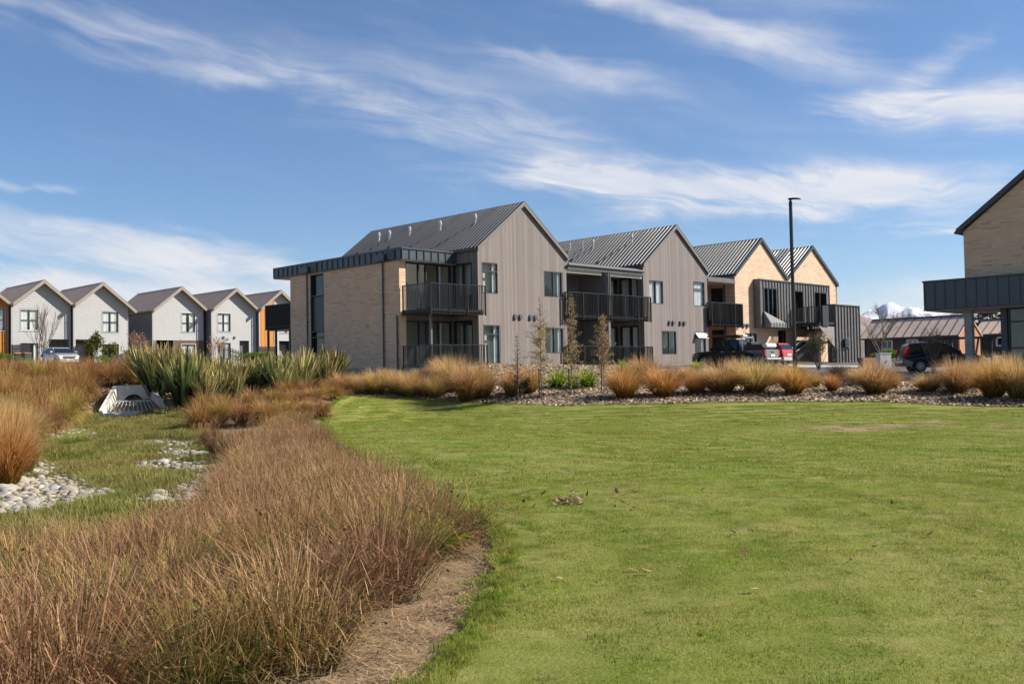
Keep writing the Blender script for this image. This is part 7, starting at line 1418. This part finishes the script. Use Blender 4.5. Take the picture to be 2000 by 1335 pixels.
bare_tree('copper_shrub', 'small copper leaved shrub at the left of the black picket fence', -27.4, 92.0, 2.6, 84, .03, .8, .5, 3, .2, .06, 'leaf_pink', n0=3, per=2)
bare_tree('copper_shrub', 'wispy copper leaved shrub in front of the SUV roof', 23.4, 55.2, 2.75, 85, .02, .45, .38, 3, .3, .03, 'leaf_pink', n0=3, per=2)
bare_tree('olive_shrub', 'airy olive shrub in front of the SUV doors', 22.6, 53.6, 2.2, 86, .02, .5, .3, 3, .4, .03, 'leaf_olive', n0=8, per=2)
bare_tree('olive_shrub', 'upright olive shrub at the foot of the outside staircase', 18.3, 59.5, 2.4, 87, .022, .38, .22, 3, .5, .035, 'leaf_olive', n0=12, per=2)

def bush(name, label, x, y, rx, ry, h, n, size, mat, seed, group=None, clumps=14, cat='shrub', z0=.15, stems=True):
    rng = np.random.default_rng(seed); b = thing(name, label, cat, (x, y, gh(x, y)-.03), 0, group); cc = []
    for k in range(clumps):
        d = rng.normal(0, 1, 3); d /= np.linalg.norm(d); rr = rng.uniform(.35, .95); cc.append((d[0]*rx*rr*.85, d[1]*ry*rr*.85, z0*h+(h*(1-z0))*(.5+.46*d[2]*rr), rng.uniform(.20, .36)))
    C_ = []
    for k in range(n):
        c = cc[int(rng.integers(0, clumps))]; d = rng.normal(0, 1, 3); d /= np.linalg.norm(d); q = c[3]*rng.random()**.4; C_.append((c[0]+d[0]*rx*q*1.2, c[1]+d[1]*ry*q*1.2, max(.03, c[2]+d[2]*h*.5*q)))
    link('foliage', geo_mesh('foliage', leaf_geo(np.array(C_), size, rng), mat), b)
    if stems:
        mb = MB()
        for c in cc[:8]: mb.tube([(0, 0, 0), (c[0]*.4, c[1]*.4, c[2]*.55), c[:3]], [.03, .018, .006], 5, cap=False)
        mb.build('stems', 'bark', b)
    return b
p = Vector((-33.77, 80.0)); bush('green_shrub', 'upright yellow green shrub in front of the second white gable', p.x, p.y, .95, .95, 2.9, 1500, .085, 'leaf_green', 91, 'green shrubs before the white houses', 18)
p = Vector((-32.49, 80.5)); bush('green_shrub', 'narrower yellow green shrub right of the upright one', p.x, p.y, .8, .8, 2.45, 1000, .08, 'leaf_green', 92, 'green shrubs before the white houses', 12)
p = Vector((-31.79, 77.0)); bush('lime_shrub', 'low lime green shrub between the two upright shrubs', p.x, p.y, .9, .7, 1.0, 900, .06, 'leaf_lime', 93, None, 12)
p = Vector((-43.07, 84.0)); bush('maroon_shrub', 'maroon leaved shrub at the far left edge', p.x, p.y, .7, .7, 1.5, 800, .06, 'leaf_maroon', 94, None, 10)
p = Vector((-37.9, 74.0)); bush('lime_shrub', 'bright green shrub at the far left edge below the maroon one', p.x, p.y, .9, .8, 1.3, 1100, .06, 'leaf_lime', 95, None, 12)
bush('hedge', 'low yellow green hedge behind the utility cabinet', 27.4, 70.5, 2.0, .6, 1.25, 2200, .06, 'leaf_lime', 96, None, 26, 'hedge')
bush('hedge', 'low golden green hedge along the picket fence behind the flax', *bf(17.4, 53.0).to_2d(), 3.6, .9, 1.3, 3200, .065, 'leaf_lime', 97, None, 26, 'hedge')
bush('dark_shrub', 'low dark shrub on the mulch right of the street lamp', 13.2, 46.0, .6, .5, .75, 700, .04, 'leaf_dark', 98, None, 10)
bush('dark_shrub', 'dark leafy shrub around the foot of the first sapling', .35, 44.2, .55, .45, 1.0, 500, .04, 'leaf_dark', 99, None, 10)
bush('dark_shrub', 'dark low shrub below the first balcony corner', -3.6, 50.6, .8, .5, .9, 700, .045, 'leaf_dark', 100, None, 10)
bush('small_weed', 'dark green weed tuft left of the culvert', -16.1, 36.6, .4, .4, .6, 420, .05, 'leaf_green', 101, None, 7, 'plant')
def far_tree(label, x, y, h, w, seed):
    b = thing('distant_tree', label, 'tree', (x, y, gh(x, y)), 0); mb = MB(); mb.tube([(0,0,-.3), (0,0,h*.6)], [.2, .08], 6); mb.build('trunk', 'bark', b)
    rng = np.random.default_rng(seed); C_ = []
    for k in range(1400):
        z = rng.random(); r = w*(math.sin(math.pi*min(.98, .15+z*.85))**.7)*rng.random()**.45*(.75+.25*math.sin(z*17+seed)); a = rng.uniform(0, 6.28); C_.append((r*math.cos(a), r*math.sin(a), h*(.25+.75*z)))
    link('crown', geo_mesh('crown', leaf_geo(np.array(C_), .28, rng), 'leaf_dark'), b)
far_tree('round dark tree above the second barn roof, right of the column', 67, 140, 9.2, 2.6, 1)

# ------------------------------------------------------------------ air: one even box of thin haze round everything
def haze():
    mb = MB(); mb.box(-9500, 9500, -3200, 9500, -8, 700); m = bpy.data.materials.new('haze'); m.use_nodes = True; t = m.node_tree; t.nodes.clear(); N = NT(t)
    out = N.n('ShaderNodeOutputMaterial'); v = N.n('ShaderNodeVolumePrincipled'); v.inputs['Color'].default_value = (.86, .91, 1.0, 1); v.inputs['Density'].default_value = 2.2e-5; v.inputs['Anisotropy'].default_value = .2
    t.links.new(v.outputs[0], out.inputs['Volume']); o = kind(mb.build('haze', m), 'stuff'); o.display_type = 'WIRE'
haze()
